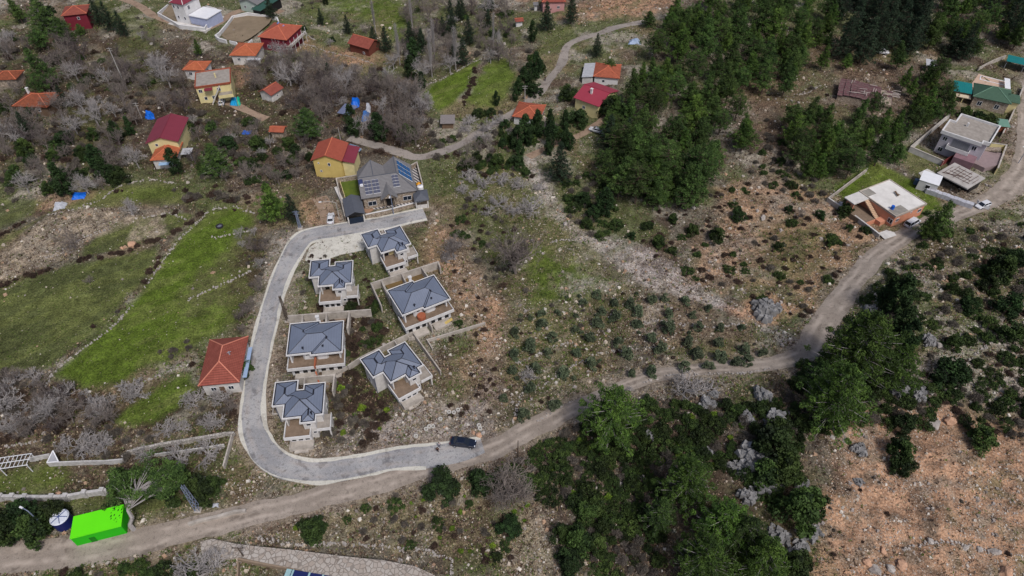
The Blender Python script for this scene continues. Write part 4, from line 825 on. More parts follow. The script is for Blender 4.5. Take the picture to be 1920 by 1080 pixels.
o_ = at(*zg((560,430))[0]); t = thing("swimming_pool", "small blue pool behind the green-roofed house", "pool", o_, radians(-32))
r = MB(); band(r, [(-4.2,-1.6),(4.4,-1.6),(4.4,1.5),(-4.2,1.5)], 0, .3, .1, .5); r.build("pool_rim", WHITEM, t); r = MB(); r.box(-3.9,4.1,-1.3,1.2,.1,.38); r.build("pool_cover", mat("pool_blue", (20,110,196), .25, .35, .6, c2=(16,70,140)), t)
house("teal_shed", "shed with a dark teal roof left of the green-roofed house", *zg((55,540),(120,570)), 2.4, 6, TEAL, WOOD, .6, 'shed', rot=-24, w=5.2, cat="shed")
t = thing("teal_canopy", "flat teal canopy on posts at the right edge of the garden", "canopy", at(*zg((725,165))[0], 2.6), radians(-33)); r = MB(); r.box(0,11,0,5.5,2.55,2.65); r.build("canopy_roof", TEAL, t); r = MB()
for x in (.3,5.5,10.6):
    for y in (.3,5.1): r.box(x-.06,x+.06,y-.06,y+.06,-1,2.55)
r.build("posts", METAL, t)
t = thing("white_pergola_roof", "long narrow white sheet roof beside the green-roofed house", "canopy", at(*zg((740,515))[0], 2.4), radians(64)); r = MB(); r.box(0,7.4,-.8,.8,2.35,2.43); r.build("canopy_roof", WHITEM, t); r = MB()
for x in (.2,3.7,7.2): r.box(x-.05,x+.05,-.7,-.6,-1,2.35); r.box(x-.05,x+.05,.6,.7,-1,2.35)
r.build("posts", METAL, t)
house("green_garden_shed", "small garden shed with green roof sheets and a brick base by the boundary wall", *zg((615,985),(700,1000)), 2.2, 4, mat("pale_green_sheet", (104,140,126), .7, .2, 1), BRICK, .3, 'shed', rot=-15, w=3.4, cat="shed")
wall(zg((945,470),(850,720),(770,900),(680,1080)), 1.5, .3, mat("beige_wall", (176,164,146)), "beige boundary wall along the road beside the green-roofed house", cap=CONC)
wall(zg((380,245),(560,150),(720,90)), 1.3, .3, CONC, "concrete wall behind the garden lawn, right edge")
# pale villa with flat roof
PV = [(0,0),(10.9,0),(10.9,2.2),(12.6,2.2),(12.6,12.6),(0,12.6),(0,6.6),(-1.2,6.6),(-1.2,0)]
o, a, L = frame(*zr((755,200),(1080,320)), 6.6)
t = thing("flat_roofed_villa", "pale lilac two-storey villa with a white-rimmed flat concrete roof, right side", "house", o, a)
PVs = [(0,0),(L,0),(L,1.6),(L+1.6,1.6),(L+1.6,13.0),(1.6,13.0),(1.6,7.6),(0,7.6)]
b = MB(); b.prism(ring_poly(PVs,.5), -2, 6.2); w_ = b.build("wall", LILAC, t); b = MB(); b.prism(ring_poly(PVs,.3), 6.2, 6.4); ro = b.build("roof", GREYF, t); b = MB(); band(b, PVs, 0, .35, 6.0, 7.0); b.build("parapet", WHITE, ro)
b = MB(); b.box(4.5,5,7.5,8,6.4,7.5); b.build("chimney", WHITE, ro); b = MB(); b.box(3,8.6,-1.1,.48,2.9,3.1); bo = b.build("balcony_floor", GREYF, t); b = MB(); b.box(2.9,8.7,-1.25,-1.1,2.8,3.9); b.box(2.9,3.05,-1.1,.48,2.8,3.9); b.box(8.55,8.7,-1.1,.48,2.8,3.9); b.build("parapet", WHITE, bo)
for (u, z) in ((1.7,4.7),(10.6 if L > 11.5 else L-1.3,4.7),(1.8,1.3),(L-1.6,1.3)): window(t, u, .48, z, 0, 1.2, 1.3, pm=GLASS)
b = MB(); b.box(3.6,8,.42,.47,3.1,5.4); b.build("terrace_doors", mat("shutter_grey", (120,122,130), .7, .2, 1, kind='seam', period=.5), t)
b = MB(); b.box(L-4.6,L+.5,-3.6,.48,-1,2.7); b.build("purple_porch", mat("dusky_plaster", (128,100,108)), t)
wall(zr((830,55),(510,325),(780,440)), 1.6, .3, GREYP, "grey garden wall wedge in front left of the pale flat-roofed villa", cap=CONC)
o, a, L = frame(*zr((720,535),(970,665)), 3.0); t = thing("unfinished_terrace", "raised grey concrete slab with rusty rebar grid in front of the pale flat-roofed villa", "terrace", o, a)
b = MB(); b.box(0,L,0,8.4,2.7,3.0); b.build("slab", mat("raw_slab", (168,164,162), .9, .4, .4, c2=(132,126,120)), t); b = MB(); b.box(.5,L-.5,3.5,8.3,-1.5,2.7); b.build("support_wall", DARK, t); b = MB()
for i in range(9): x = 1+i*(L-1.6)/8; b.bar((x,1.5+(i % 3)*.8,3.12),(x,6+(i % 2)*1.6,3.12),.08)
for j in range(4): b.bar((1.0+j*.4,2.2+j*1.5,3.14),(L-1-j*.6,2.2+j*1.5,3.14),.08)
b.bar((.8,1.2,3.15),(L*.6,3.6,3.3),.12); b.build("rebar_grid", mat("rust", (92,66,58)), t)
sheet("courtyard", zr((1060,380),(1250,420),(1190,510),(1090,530),(970,470)), mat("mauve_paving", (138,122,124), .9, .2, 1), 1.2, "raised mauve paved court beside the pale villa", thick=2.5)
wall(zr((1160,295),(1285,310),(1215,500)), 2.0, .3, CREAM, "beige wall around the raised court by the right-hand road", cap=CONC)
t = thing("stone_ramp", "sloping stone ramp on the raised court", "ramp", at(*zr((1140,360))[0], 1.2), radians(-30)); b = MB(); b.bar((-2,0,1.2),(2.5,0,2.6),1.8,.4); b.build("ramp_slab", STONE, t)
for P_, lab in ((zr((770,440),(865,385)), "rusty red railing in front of the pale villa, left part"), (zr((960,455),(1040,395)), "rusty red railing in front of the pale villa, right part")):
    wall(P_, 1.8, .12, mat("red_oxide", (112,50,48)), lab, cat="railing", name="railing")
# salmon house
o, a, L = frame(*zr((390,890),(640,790)), 3.6)
t = thing("salmon_house", "salmon house with a white patched flat roof and outside stair, inside a walled lawn", "house", o, a)
dD = 11.6
b = MB(); b.box(.2,L-.2,.2,dD-.1,-2,3.25); b.build("wall", SALMON, t)
b = MB(); b.box(0,L,0,dD,3.25,3.5); ro = b.build("roof", mat("white_roof_paint", (212,210,208), .7, .25, .35, c2=(150,146,140)), t)
b = MB(); band(b, [(0,0),(L,0),(L,dD),(0,dD)], 0, .22, 3.15, 3.66); b.build("roof_rim", mat("rim_concrete", (176,166,156)), ro)
b = MB(); b.box(.3,4.8,.3,2.8,3.5,3.53); b.box(-.02+.3,3.2,8.9,11.3,3.5,3.53); b.build("worn_patch", mat("worn_roof", (140,136,130), .9, .5, .8), ro)
b = MB(); b.tube((1.6,2.6,3.5),(1.6,2.6,4.5),.42,.42,12); b.build("blue_barrel", mat("barrel_blue", (24,90,190), .4), t)
b = MB(); b.bar((6.8,5.4,3.9),(7.6,7,3.9),.3); b.bar((7.6,5.4,3.8),(7.0,7,4.1),.12); b.build("roof_debris", WOOD, t)
PW_ = 5.0
b = MB(); b.box(-PW_,-.02,3.6,dD-1.2,-2,.5); b.build("porch_floor", BROWNF, t); b = MB(); b.box(-PW_,-PW_+.25,8.4,dD-1.0,.5,3.2); b.box(-PW_+.25,-.02,dD-1.2,dD-1.0,.5,3.2); b.box(-PW_,-1.2,3.4,3.6,-2,.9); b.box(-1.8,.18,1.9,3.6,-2,1.0); b.build("porch_wall", SALMON, t)
b = MB(); b.box(-PW_-.1,-.02,8.3,dD,3.2,3.45); b.build("porch_roof", mat("white_slab", (196,194,192), .8, .2), t)
b = MB()
for i in range(12): b.box(-1.3,-.05,3.8+i*.42,4.2+i*.42,.5+i*.24,.75+i*.24)
b.build("outside_stair", mat("pale_steps", (196,168,142)), t)
window(t, .18, 1.0, 1.5, -pi/2, 1.4, 1.3, pm=GLASS); window(t, 1.6, .18, 1.8, 0, 1.1, 1.0, pm=GLASS); window(t, L-1.6, .18, 1.9, 0, 1.3, 1.1, pm=GLASS); window(t, L*.55, .18, 2.6, 0, .5, .5)
wall([(1553,371),(1627,315)], 1.3, .25, CONC, "thin concrete wall at the back left of the salmon house lawn")
wall([(1553,371),(1600,402),(1640,432),(1650,440)], 1.1, .3, CONC, "low wall along the lower left side of the salmon house lawn", cap=GREYP)
wall([(1720,425),(1750,408)], .7, .2, CONC, "short kerb wall beside the road at the salmon house")
sheet("ramp_slab", [(1645,440),(1660,435),(1675,438),(1680,443),(1658,450)], GREYP, .3, "pale concrete ramp at the entrance of the salmon house")
# white cabin and white block row
t = thing("white_cabin", "white boxy cabin next to a row of pale blocks behind the salmon house", "cabin", at(*zr((545,665))[0],0), radians(-35)); b = MB(); b.box(0,4.6,0,5,-.5,2.9); b.build("cabin_body", mat("off_white_panel", (196,196,200), .6, .15, .8), t); b = MB(); b.box(-.1,4.7,-.1,5.1,2.9,3.0); b.build("roof", WHITEM, t); window(t,2.4,-.02,1.6,0,1.2,1.2); window(t,4.62,2.5,1.6,pi/2,1.2,1.2)
t = thing("block_stack", "long low stack of pale grey building blocks beside the white cabin", "block stack", at(*zr((620,700))[0],0), radians(-38)); b = MB()
for i in range(12): b.box(i*.95,i*.95+.9,0,1.4,0,1.25+(.1 if i % 3 else 0))
b.build("blocks", mat("block_grey", (176,178,188), .8, .3, 2), t)
t = thing("water_drum", "small blue-grey drum on the left side of the white cabin", "drum", at(*zr((545,625))[0],0)); b = MB(); b.tube((0,0,0),(0,0,1.4),.6,.6,12); b.build("drum", mat("drum_blue", (84,104,136), .5), t)
for i, (p, l) in enumerate((((575,175),""),)): pass
tag(sheet("concrete_rubble_slab", zr((570,540),(640,508),(705,545),(680,580),(600,572)), GREYP, .15, "broken grey slab lying in the rubble behind the salmon house", None), None, "slab")
# ---------------------------------------------------------------- grey-roofed house with solar panels
o, _a, L = frame(*Z((625,290), 8.305, (435,690), (1305,555)), 4.2)
t = thing("grey_roofed_house", "large stone house with a grey shingled roof carrying three solar arrays, above the villas", "house", o, radians(14.7))
ze = 4.2; b = MB(); b.box(.5,14.1,.5,11.6,-2,ze-.15); b.box(5.6,5.9,-.2,.5,-1,3.9); b.box(8.3,8.6,-.2,.5,-1,3.9); b.build("wall", STONE, t)
b = MB()
xl, xr, zr_ = 0, 14.6, ze+2.3
b.add([(0,0,ze),(14.6,0,ze),(10.2,6,zr_),(0,6,zr_),(0,0,ze-.18),(14.6,0,ze-.18)], [(0,1,2,3),(4,5,1,0)])
b.add([(14.6,0,ze),(14.6,12.1,ze),(10.2,6,zr_)], [(0,1,2)]); b.add([(14.6,0,ze-.18),(14.6,12.1,ze-.18),(14.6,12.1,ze),(14.6,0,ze)], [(0,1,2,3)])
# two rear gables
b.add([(0,6,zr_-.02),(0,12.1,ze+.2),(4.1,14.3,ze+1.9),(4.1,6.2,ze+1.9)], [(0,3,2,1)]); b.add([(4.1,6.2,ze+1.9),(4.1,14.3,ze+1.9),(7.2,12.8,ze+.5),(7.2,9,ze+.5)], [(0,3,2,1)])
b.add([(7.2,9,ze+.5),(7.2,12.8,ze+.5),(10.4,14.3,ze+2.0),(10.2,6,zr_-.01)], [(0,3,2,1)]); b.add([(10.2,6,zr_-.01),(10.4,14.3,ze+2.0),(14.6,12.1,ze)], [(0,2,1)])
b.add([(0,6,zr_),(10.2,6,zr_),(7.2,9,ze+.5),(4.1,6.2,ze+1.9)], [(0,1,2,3)])
b.add([(0,12.1,ze+.2),(4.1,14.3,ze+1.9),(4.1,14.3,ze-.2),(0,12.1,ze-.2)], [(0,1,2,3)]); b.add([(0,0,ze-.18),(0,0,ze),(0,6,zr_),(0,12.1,ze+.2),(0,12.1,ze-.2)], [(0,1,2,3,4)])
ro = b.build("roof", GREYT, t)
c_ = MB(); c_.bar((14.6,0,ze+.05),(10.2,6,zr_+.04),.2,.1); c_.bar((10.2,6,zr_+.04),(0,6,zr_+.04),.22,.1); c_.bar((4.1,6.3,ze+1.94),(4.1,14.3,ze+1.94),.2,.1); c_.bar((10.2,6,zr_+.04),(10.4,14.3,ze+2.05),.2,.1); c_.build("ridge_caps", DKGREYT, ro)
g_ = MB(); gable(g_, 4.9, 9.3, -1.4, 4.2, ze-.3, 1.75, 'y'); gr = g_.build("porch_gable", GREYT, t); w_ = MB(); w_.add([(5.2,-.9,ze-.45),(9.0,-.9,ze-.45),(7.1,-.9,ze+1.0),(5.2,-.7,ze-.45),(9.0,-.7,ze-.45),(7.1,-.7,ze+1.0)],[(0,1,2),(5,4,3),(0,2,5,3),(1,4,5,2),(0,3,4,1)]); w_.build("porch_gable_face", STONE, gr)
for x in (2.6, 11.8): window(t, x, .48, 1.9, 0, 2.2, 1.4, pm=GLASS)
window(t, 7.1, .48, 1.6, 0, 1.8, 2.6, fm=WOOD)
PBLUE = mat("bright_blue_cells", (28,86,156), .2, .1, spec=.6, kind='panel', period=1.02, bs=1.66, c2=(150,176,210)); PGREY = mat("grey_blue_cells", (74,78,98), .25, .1, spec=.6, kind='panel', period=1.02, bs=1.2, c2=(150,152,160))
def array(lab, P4, n, m, mt):
    """a tilted array: one frame rail set and n x m panels, each its own part"""
    P4 = [np.array(p, float) for p in P4]; tt = thing("solar_array", lab, "solar array", t.matrix_world @ __import__('mathutils').Vector(P4[0]) if False else (0,0,0)); q = math.radians(14.7); ox = P4[0]
    tt.location = (o[0]+ox[0]*cos(q)-ox[1]*sin(q), o[1]+ox[0]*sin(q)+ox[1]*cos(q), o[2]+ox[2]); tt.rotation_euler = (0, 0, q)
    A, B, C, D = [p-ox for p in P4]; nn = np.cross(B-A, D-A); nn /= np.linalg.norm(nn); nn = nn if nn[2] > 0 else -nn
    def S_(u, v): return A+(B-A)*u+(D-A)*v+(C-B-D+A)*u*v
    fr = MB()
    for j in range(m+1): fr.bar(S_(0,min(.995,max(.005,j/m)))+nn*.06, S_(1,min(.995,max(.005,j/m)))+nn*.06, .09, .06)
    fr.build("rails", WHITEM, tt)
    for i in range(n):
        for j in range(m):
            g = .07; c4 = [S_(*uv) for uv in (((i+g)/n,(j+g)/m),((i+1-g)/n,(j+g)/m),((i+1-g)/n,(j+1-g)/m),((i+g)/n,(j+1-g)/m))]
            pm_ = MB(); pm_.add([p+nn*.10 for p in c4]+[p+nn*.15 for p in c4], [(0,3,2,1),(4,5,6,7),(0,1,5,4),(1,2,6,5),(2,3,7,6),(3,0,4,7)]); pm_.build("panel", mt, tt)
def zf(y): return ze+y*2.3/6
CB = mat("blue_cells", (40,84,132), .22, .15, 3, spec=.6); CG = mat("grey_cells", (82,86,104), .25, .15, 3, spec=.6)
array("twelve bright blue solar panels on the rear right slope of the grey house", [(10.75,5.6,ze+2.06),(13.9,3.4,ze+.40),(14.05,9.8,ze+.32),(10.9,12.4,ze+1.95)], 4, 3, CB)
array("leftmost grey solar array on the front slope of the grey-roofed house", [(1.3,.9,zf(.9)),(3.2,.9,zf(.9)),(3.2,4.9,zf(4.9)),(1.3,4.9,zf(4.9))], 2, 4, CG)
array("second grey solar array from left on the grey house's front slope", [(3.4,.9,zf(.9)),(5.2,.9,zf(.9)),(5.2,4.9,zf(4.9)),(3.4,4.9,zf(4.9))], 2, 4, CG)
array("right-hand grey solar array on the front slope, beside the porch gable", [(8.7,1.9,zf(1.9)),(10.5,1.9,zf(1.9)),(10.4,5.4,zf(5.4)),(8.7,5.4,zf(5.4))], 2, 4, CG)
hb = MB(); hb.bar((.6,3.8,zf(3.8)+.15),(.6,5.4,zf(5.4)+.15),1.1,.1,0); hh_ = hb.build("solar_heater", mat("heater_blue", (52,60,96), .3), ro); hb = MB(); hb.box(.3,1.1,3.2,3.8,zf(3.5)+.1,zf(3.5)+.6); hb.build("tank", WHITEM, hh_)
# carport
o2, _a, L2 = frame(*Z((625,290), 8.305, (195,970), (490,905)), 2.9)
t2 = thing("carport", "carport with a dark grey gable roof and dark gate left of the stone house", "carport", o2, radians(17)); b = MB(); gable(b, 0, 4.9, 0, 7.6, 2.9, 1.1, 'y'); b.build("roof", DKGREYT, t2)
b = MB(); b.box(.3,.6,.3,7.2,-1,2.75); b.box(4.3,4.6,.3,.6,-1,2.75); b.box(4.3,4.6,6.9,7.2,-1,2.75); b.build("posts", GREYP, t2); b = MB(); b.box(.65,4.25,.3,.4,-.2,1.9); b.build("gate", mat("navy_gate", (30,42,60), .5), t2); b = MB(); b.add([(.2,.1,2.7),(4.7,.1,2.7),(2.45,.1,3.75),(.2,.2,2.7),(4.7,.2,2.7),(2.45,.2,3.75)],[(0,1,2),(5,4,3)]); b.build("gable_face", DARK, t2)
o2, _a, L2 = frame(*Z((625,290), 8.305, (1260,730), (1455,700)), 2.9)
t2 = thing("garden_pavilion", "small pavilion with a dark grey hip roof at the right end of the patio", "pavilion", o2, radians(12)); b = MB(); hip(b, 0, 3.9, 0, 4.6, 2.9, 1.0); b.build("roof", DKGREYT, t2); b = MB()
for x in (.3,3.4):
    for y in (.3,4.1): b.box(x,x+.25,y,y+.25,-1.2,2.72)
b.box(.6,3.3,.35,.5,-1.2,1.2); b.build("posts", GREYP, t2)
zh = lambda *p: Z((625,290), 8.305, *p)
PATIO = mat("striped_patio", (186,182,180), .7, .1, kind='check', c2=(66,66,76))
sheet("patio", zh((640,860),(500,790),(700,740),(1240,700),(1330,760)), PATIO, .22, "black and white striped patio in front of the stone house")
sheet("patio", zh((1200,170),(1290,180),(1360,440),(1300,470),(1215,350)), PATIO, .2, "black and white striped strip at the right of the stone house")
sheet("forecourt", zh((455,700),(560,690),(660,840),(545,930),(480,900)), mat("terracotta_paving", (150,120,100), .9, .3, 2), .2, "terracotta forecourt beside the carport")
sheet("lawn", zh((105,400),(365,350),(420,650),(190,665)), mat("lawn_green", (88,100,36), .95, .5, .4, c2=(36,70,20)), .2, "small square lawn left of the stone house")
wall(zh((180,960),(45,370),(370,320)), 1.6, .25, STONE, "boundary wall round the lawn on the left of the stone house", cap=CONC)
wall(zh((100,400),(190,690)), .5, .15, CREAM, "thin cream kerb along the left edge of the square lawn")
wall(zh((35,500),(130,700)), 1.0, .8, GREYP, "wide pale retaining ledge outside the lawn wall")
wall(zh((1210,165),(1300,115),(1390,470)), 1.6, .25, STONE, "boundary wall on the right side of the stone house", cap=CONC)
wall(zh((500,935),(660,900),(830,865),(1000,820),(1150,780),(1300,745),(1460,705)), 1.1, .3, STONE, "front wall of the stone house with bright white caps and gaps", cap=WHITE)
p = at(*zh((1352,495))[0], 1.6); t2 = thing("water_tank", "white round water tank right of the stone house", "tank", p); b = MB(); b.tube((0,0,0),(0,0,1.7),.85,.85,16); b.tube((0,0,1.7),(0,0,2.0),.85,.25,16); b.build("tank_body", WHITEM, t2); b = MB(); b.tube((0,0,2),(0,0,2.15),.25,.25,10); b.build("lid", METAL, t2)
p = at(*zh((1325,435))[0], 1.2); t2 = thing("yellow_tank", "small orange-yellow tank behind the white round tank", "tank", p); b = MB(); b.tube((0,0,0),(0,0,.9),.65,.65,14); b.tube((0,0,.9),(0,0,1.3),.65,.2,14); b.build("tank_body", mat("orange_yellow", (214,150,36), .5), t2)
# ---------------------------------------------------------------- bottom-left group
GRN = mat("vivid_green_paint", (96,226,14), .6, .06, .4, c2=(70,190,10)); GRN2 = mat("green_side_paint", (36,178,14), .6, .08, .4, c2=(26,150,8))
o, a, L = frame(*Z((0,830), 5.4, (705,975), (1222,835)), 2.8); t = thing("green_container", "vivid green box-shaped cabin beside the dirt road, bottom left", "cabin", o, radians(16.5)); L = 8.0
b = MB(); b.box(.05,L-.05,.05,4.1,-.6,2.6); b.build("cabin_body", GRN2, t); b = MB(); b.box(0,L,0,4.15,2.6,2.8); ro = b.build("roof", GRN, t)
b = MB()
random.seed(5)
for i in range(22): x = random.uniform(L-1.9,L-.1); y = random.uniform(1.0,4.0); s_ = random.uniform(.05,.16); b.add([(x-s_,y-s_*1.6,2.805),(x+s_*.6,y-s_,2.805),(x+s_,y+s_*1.5,2.805),(x-s_*.5,y+s_,2.805)],[(0,1,2,3)])
fl = b.build("fallen_needles", mat("needle_litter", (28,70,14)), ro); fl["kind"] = "stuff"
b = MB(); b.box(L*.3,L*.3+.9,.0,.05,-.5,1.6); b.build("door", mat("dark_green_door", (20,120,12)), t)
p = at(*Z((0,830), 5.4, (635,790))[0], 1.0); t = thing("water_tank", "round water tank with a white segmented lid and dark blue side, beside the green cabin", "tank", p); b = MB(); b.tube((0,0,0),(0,0,2.3),1.55,1.55,28); b.build("tank_body", mat("navy_side", (22,32,92), .5), t); b = MB(); b.tube((0,0,2.3),(0,0,2.55),1.55,1.35,28); lid = b.build("lid", mat("lid_white", (200,206,220), .5, .1), t); b = MB()
for k in range(6): q = k*pi/3; b.bar((0,0,2.58),(1.45*cos(q),1.45*sin(q),2.56),.12,.06)
b.build("spokes", mat("lid_seam", (58,76,124), .5), lid)
z8 = lambda *p: Z((0,830), 5.4, *p)
WW = mat("whitewashed_wall", (182,181,182), .8, .5, 1.5, c2=(140,138,136))
wall(z8((-200,555),(0,540),(120,540),(250,545),(520,545),(660,540),(850,505),(1030,482),(1180,465)), 1.3, .4, WW, "white garden wall with square pillar caps running above the green cabin", pil=6.5, cap=WW)
wall(z8((275,155),(500,112)), 1.2, .2, WW, "short white wall between the ladder pergola and the triangular frame")
wall(z8((475,203),(600,195),(860,185),(1050,182),(1240,165)), 1.2, .25, WW, "long straight white wall right of the triangular frame")
wall([(228,856),(240,846),(262,840),(300,832),(360,822),(420,812),(438,811)], 1.0, .5, mat("white_drystone", (190,186,182), .9, .6, 3, kind='masonry', bs=2.5, c2=(130,124,118)), "curved white stone wall above the small vineyard plot")
wall([(290,851),(340,845),(420,833)], .8, .25, GREYP, "grey wall parallel below the curved white stone wall")
wall([(434,815),(427,840),(418,873)], 1.2, .25, CONC, "grey concrete wall closing the vineyard plot on the right")
wall([(325,896),(385,895),(400,905),(388,920)], 1.0, .3, CONC, "grey retaining wall end beside the dark hedge")
wall([(352,982),(372,975),(405,968),(440,958),(460,956)], .7, .5, CONC, "broken concrete kerb at the edge of the dirt road")
# ladder pergola and triangular frame
o = at(*z8((0,265))[0], 2.4); t = thing("ladder_pergola", "white metal pergola frame like a double ladder at the left edge", "pergola", o, radians(10)); b = MB()
for y in (0,1.2,2.4): b.bar((-6,y,2.4),(4.7,y,2.4),.11,.11)
for i in range(15): x = -5.8+i*.73; b.bar((x,0,2.43),(x+.12,2.4,2.43),.08,.08)
b.build("beams", WHITEM, t); b = MB()
for x in (-5.5,0,4.5):
    for y in (0,2.4): b.bar((x,y,-.3),(x,y,2.35),.12)
b.build("posts", WHITEM, t)
o = at(*z8((475,203))[0], 1.2); t = thing("triangle_shelter", "small triangular white framed shelter joining two white walls", "shelter", o, radians(5)); b = MB(); V3 = [(0,0,1.2),(2.0,.1,1.2),(.7,2.0,2.0)]
for i in range(3): b.bar(V3[i], V3[(i+1) % 3], .16)
b.build("frame", WHITEM, t); b = MB(); b.add([V3[0],V3[1],V3[2],(V3[0][0],V3[0][1],1.12),(V3[1][0],V3[1][1],1.12),(V3[2][0],V3[2][1],1.92)],[(0,1,2),(5,4,3),(0,3,4,1),(1,4,5,2),(2,5,3,0)]); b.build("sheet", mat("grey_sheet", (150,152,160)), t); b = MB(); b.bar((0,0,-.4),(0,0,1.1),.12); b.bar((2,.1,-.4),(2,.1,1.1),.12); b.build("posts", WHITEM, t)
# ---------------------------------------------------------------- poles
def hgt(tp, bs):
    x, y, z = at(*bs); n0 = math.hypot(bs[0]-960, bs[1]-1820); n1 = math.hypot(tp[0]-960, tp[1]-1820)
    zc = (y*S-(z-CAMH)*S); return max(2, zc*(1-n0/n1)/S)
STEEL = mat("blue_grey_steel", (120,130,152), .5, .15, 2); PW = mat("pole_wood", (84,74,66), .9, .3, 3); CP = mat("pole_concrete", (158,156,154), .8, .2, 2)
def pole(name, lab, tp, bs, m=STEEL, r=.1, arm=None, lattice=0, cat="pole", h=None, box=None):
    h = h or hgt(tp, bs); t = thing(name, lab, cat, at(*bs)); b = MB()
    if lattice:
        w = lattice
        for sx, sy in ((-1,-1),(1,-1),(1,1),(-1,1)): b.bar((sx*w,sy*w,-.5),(sx*w*.5,sy*w*.5,h),.09)
        n = int(h/.7)
        for i in range(n):
            z0, z1 = h*i/n, h*(i+1)/n; k0, k1 = w*(1-.5*i/n), w*(1-.5*(i+1)/n)
            for (ax, ay), (bx, by) in (((-1,-1),(1,-1)),((1,-1),(1,1)),((1,1),(-1,1)),((-1,1),(-1,-1))):
                s_ = (ax, ay, bx, by) if i % 2 else (bx, by, ax, ay); b.bar((s_[0]*k0,s_[1]*k0,z0),(s_[2]*k1,s_[3]*k1,z1),.06)
        b.build("lattice_mast", m, t); c_ = MB(); c_.box(-.6,.6,-.6,.6,-.6,.25); c_.build("footing", CONC, t)
    else: b.tube((0,0,-.5),(0,0,h),r,r*.6,8); b.build("mast", m, t)
    if arm:
        c_ = MB(); pts = [np.array((0,0,h-.05)), np.array((arm[0]*.35,arm[1]*.35,h+.35)), np.array((arm[0],arm[1],h+.45))]
        for i in range(2): c_.tube(pts[i], pts[i+1], r*.5, r*.45, 6)
        A_ = c_.build("lamp_arm", m, t); c_ = MB(); e = np.array((arm[0],arm[1],0)); e = e/np.linalg.norm(e); c_.bar(pts[2]-e*.1-np.array((0,0,.05)), pts[2]+e*.6-np.array((0,0,.05)), .3, .14); c_.build("lamp_head", WHITEM, A_)
    if box == 'bars':
        c_ = MB(); c_.bar((-.9,0,h-.3),(.9,0,h-.3),.1); c_.bar((-.7,0,h-1.0),(.7,0,h-1.0),.1); cb = c_.build("crossarm", m, t); c_ = MB()
        for x in (-.8,0,.8): c_.tube((x,0,h-.25),(x,0,h+.05),.06,.05,6)
        c_.build("insulators", DARK, cb)
    return t
pole("street_lamp", "grey street lamp leaning out over the road verge left of the round blue tank", (53,959), (88,992), arm=(-1.0,.4), r=.16, cat="street lamp")
pole("lattice_pylon", "short blue-grey lattice pylon on a concrete foot between the dark hedge and the dirt road", (341,912), (372,956), lattice=.42, cat="pylon")
pole("lattice_pylon", "thin dark lattice mast standing over the concrete road beside the long pale wall", (521,556), (540,602), m=PW, lattice=.28, cat="pylon")
pole("lattice_pylon", "slim blue-grey lattice mast on the rubble bank right of the round bright pine", (549,397), (563,428), lattice=.3, cat="pylon", box='bars')
pole("street_lamp", "curved white street lamp above the brown earth parking", (624,381), (637,412), m=CP, arm=(-3.6,-.3), r=.13, cat="street lamp")
pole("street_lamp", "grey street lamp in front of the porch of the stone house", (731,366), (738,402), arm=(0,-1.2), r=.14, cat="street lamp")
pole("utility_pole", "tall concrete utility pole among bare trees in the upper left grass", (206,88), (238,168), m=CP, r=.2, cat="utility pole", box='bars')
pole("utility_pole", "concrete utility pole above the crimson-roofed house", (251,194), (266,222), m=CP, r=.18, cat="utility pole", box='bars')
pole("utility_pole", "thin pale pole between the big dark pine and the yellow house", (629,240), (640,270), m=CP, r=.14, cat="utility pole")
pole("utility_pole", "short dark wooden pole at the lower edge of the dirt road, bottom centre", (966,826), (971,856), m=PW, r=.12, cat="utility pole")
pole("utility_pole", "grey pole with crossarm above the lane cottage", (981,160), (984,192), m=CP, r=.16, cat="utility pole", box='bars')
pole("utility_pole", "dark thin pole with bars by the stone-paved terrace, bottom left of centre", (468,1022), (458,1046), m=PW, r=.12, h=4, cat="utility pole", box='bars')
pole("utility_pole", "pale pole beside the tarp-covered heap at the yellow flat-roofed house", (443,182), (449,204), m=CP, r=.13, cat="utility pole")
pole("street_lamp", "small lamp post by the right-hand road, above the white car with open doors", (1896,304), (1909,306), arm=(-.9,0), r=.1, cat="street lamp", h=5)
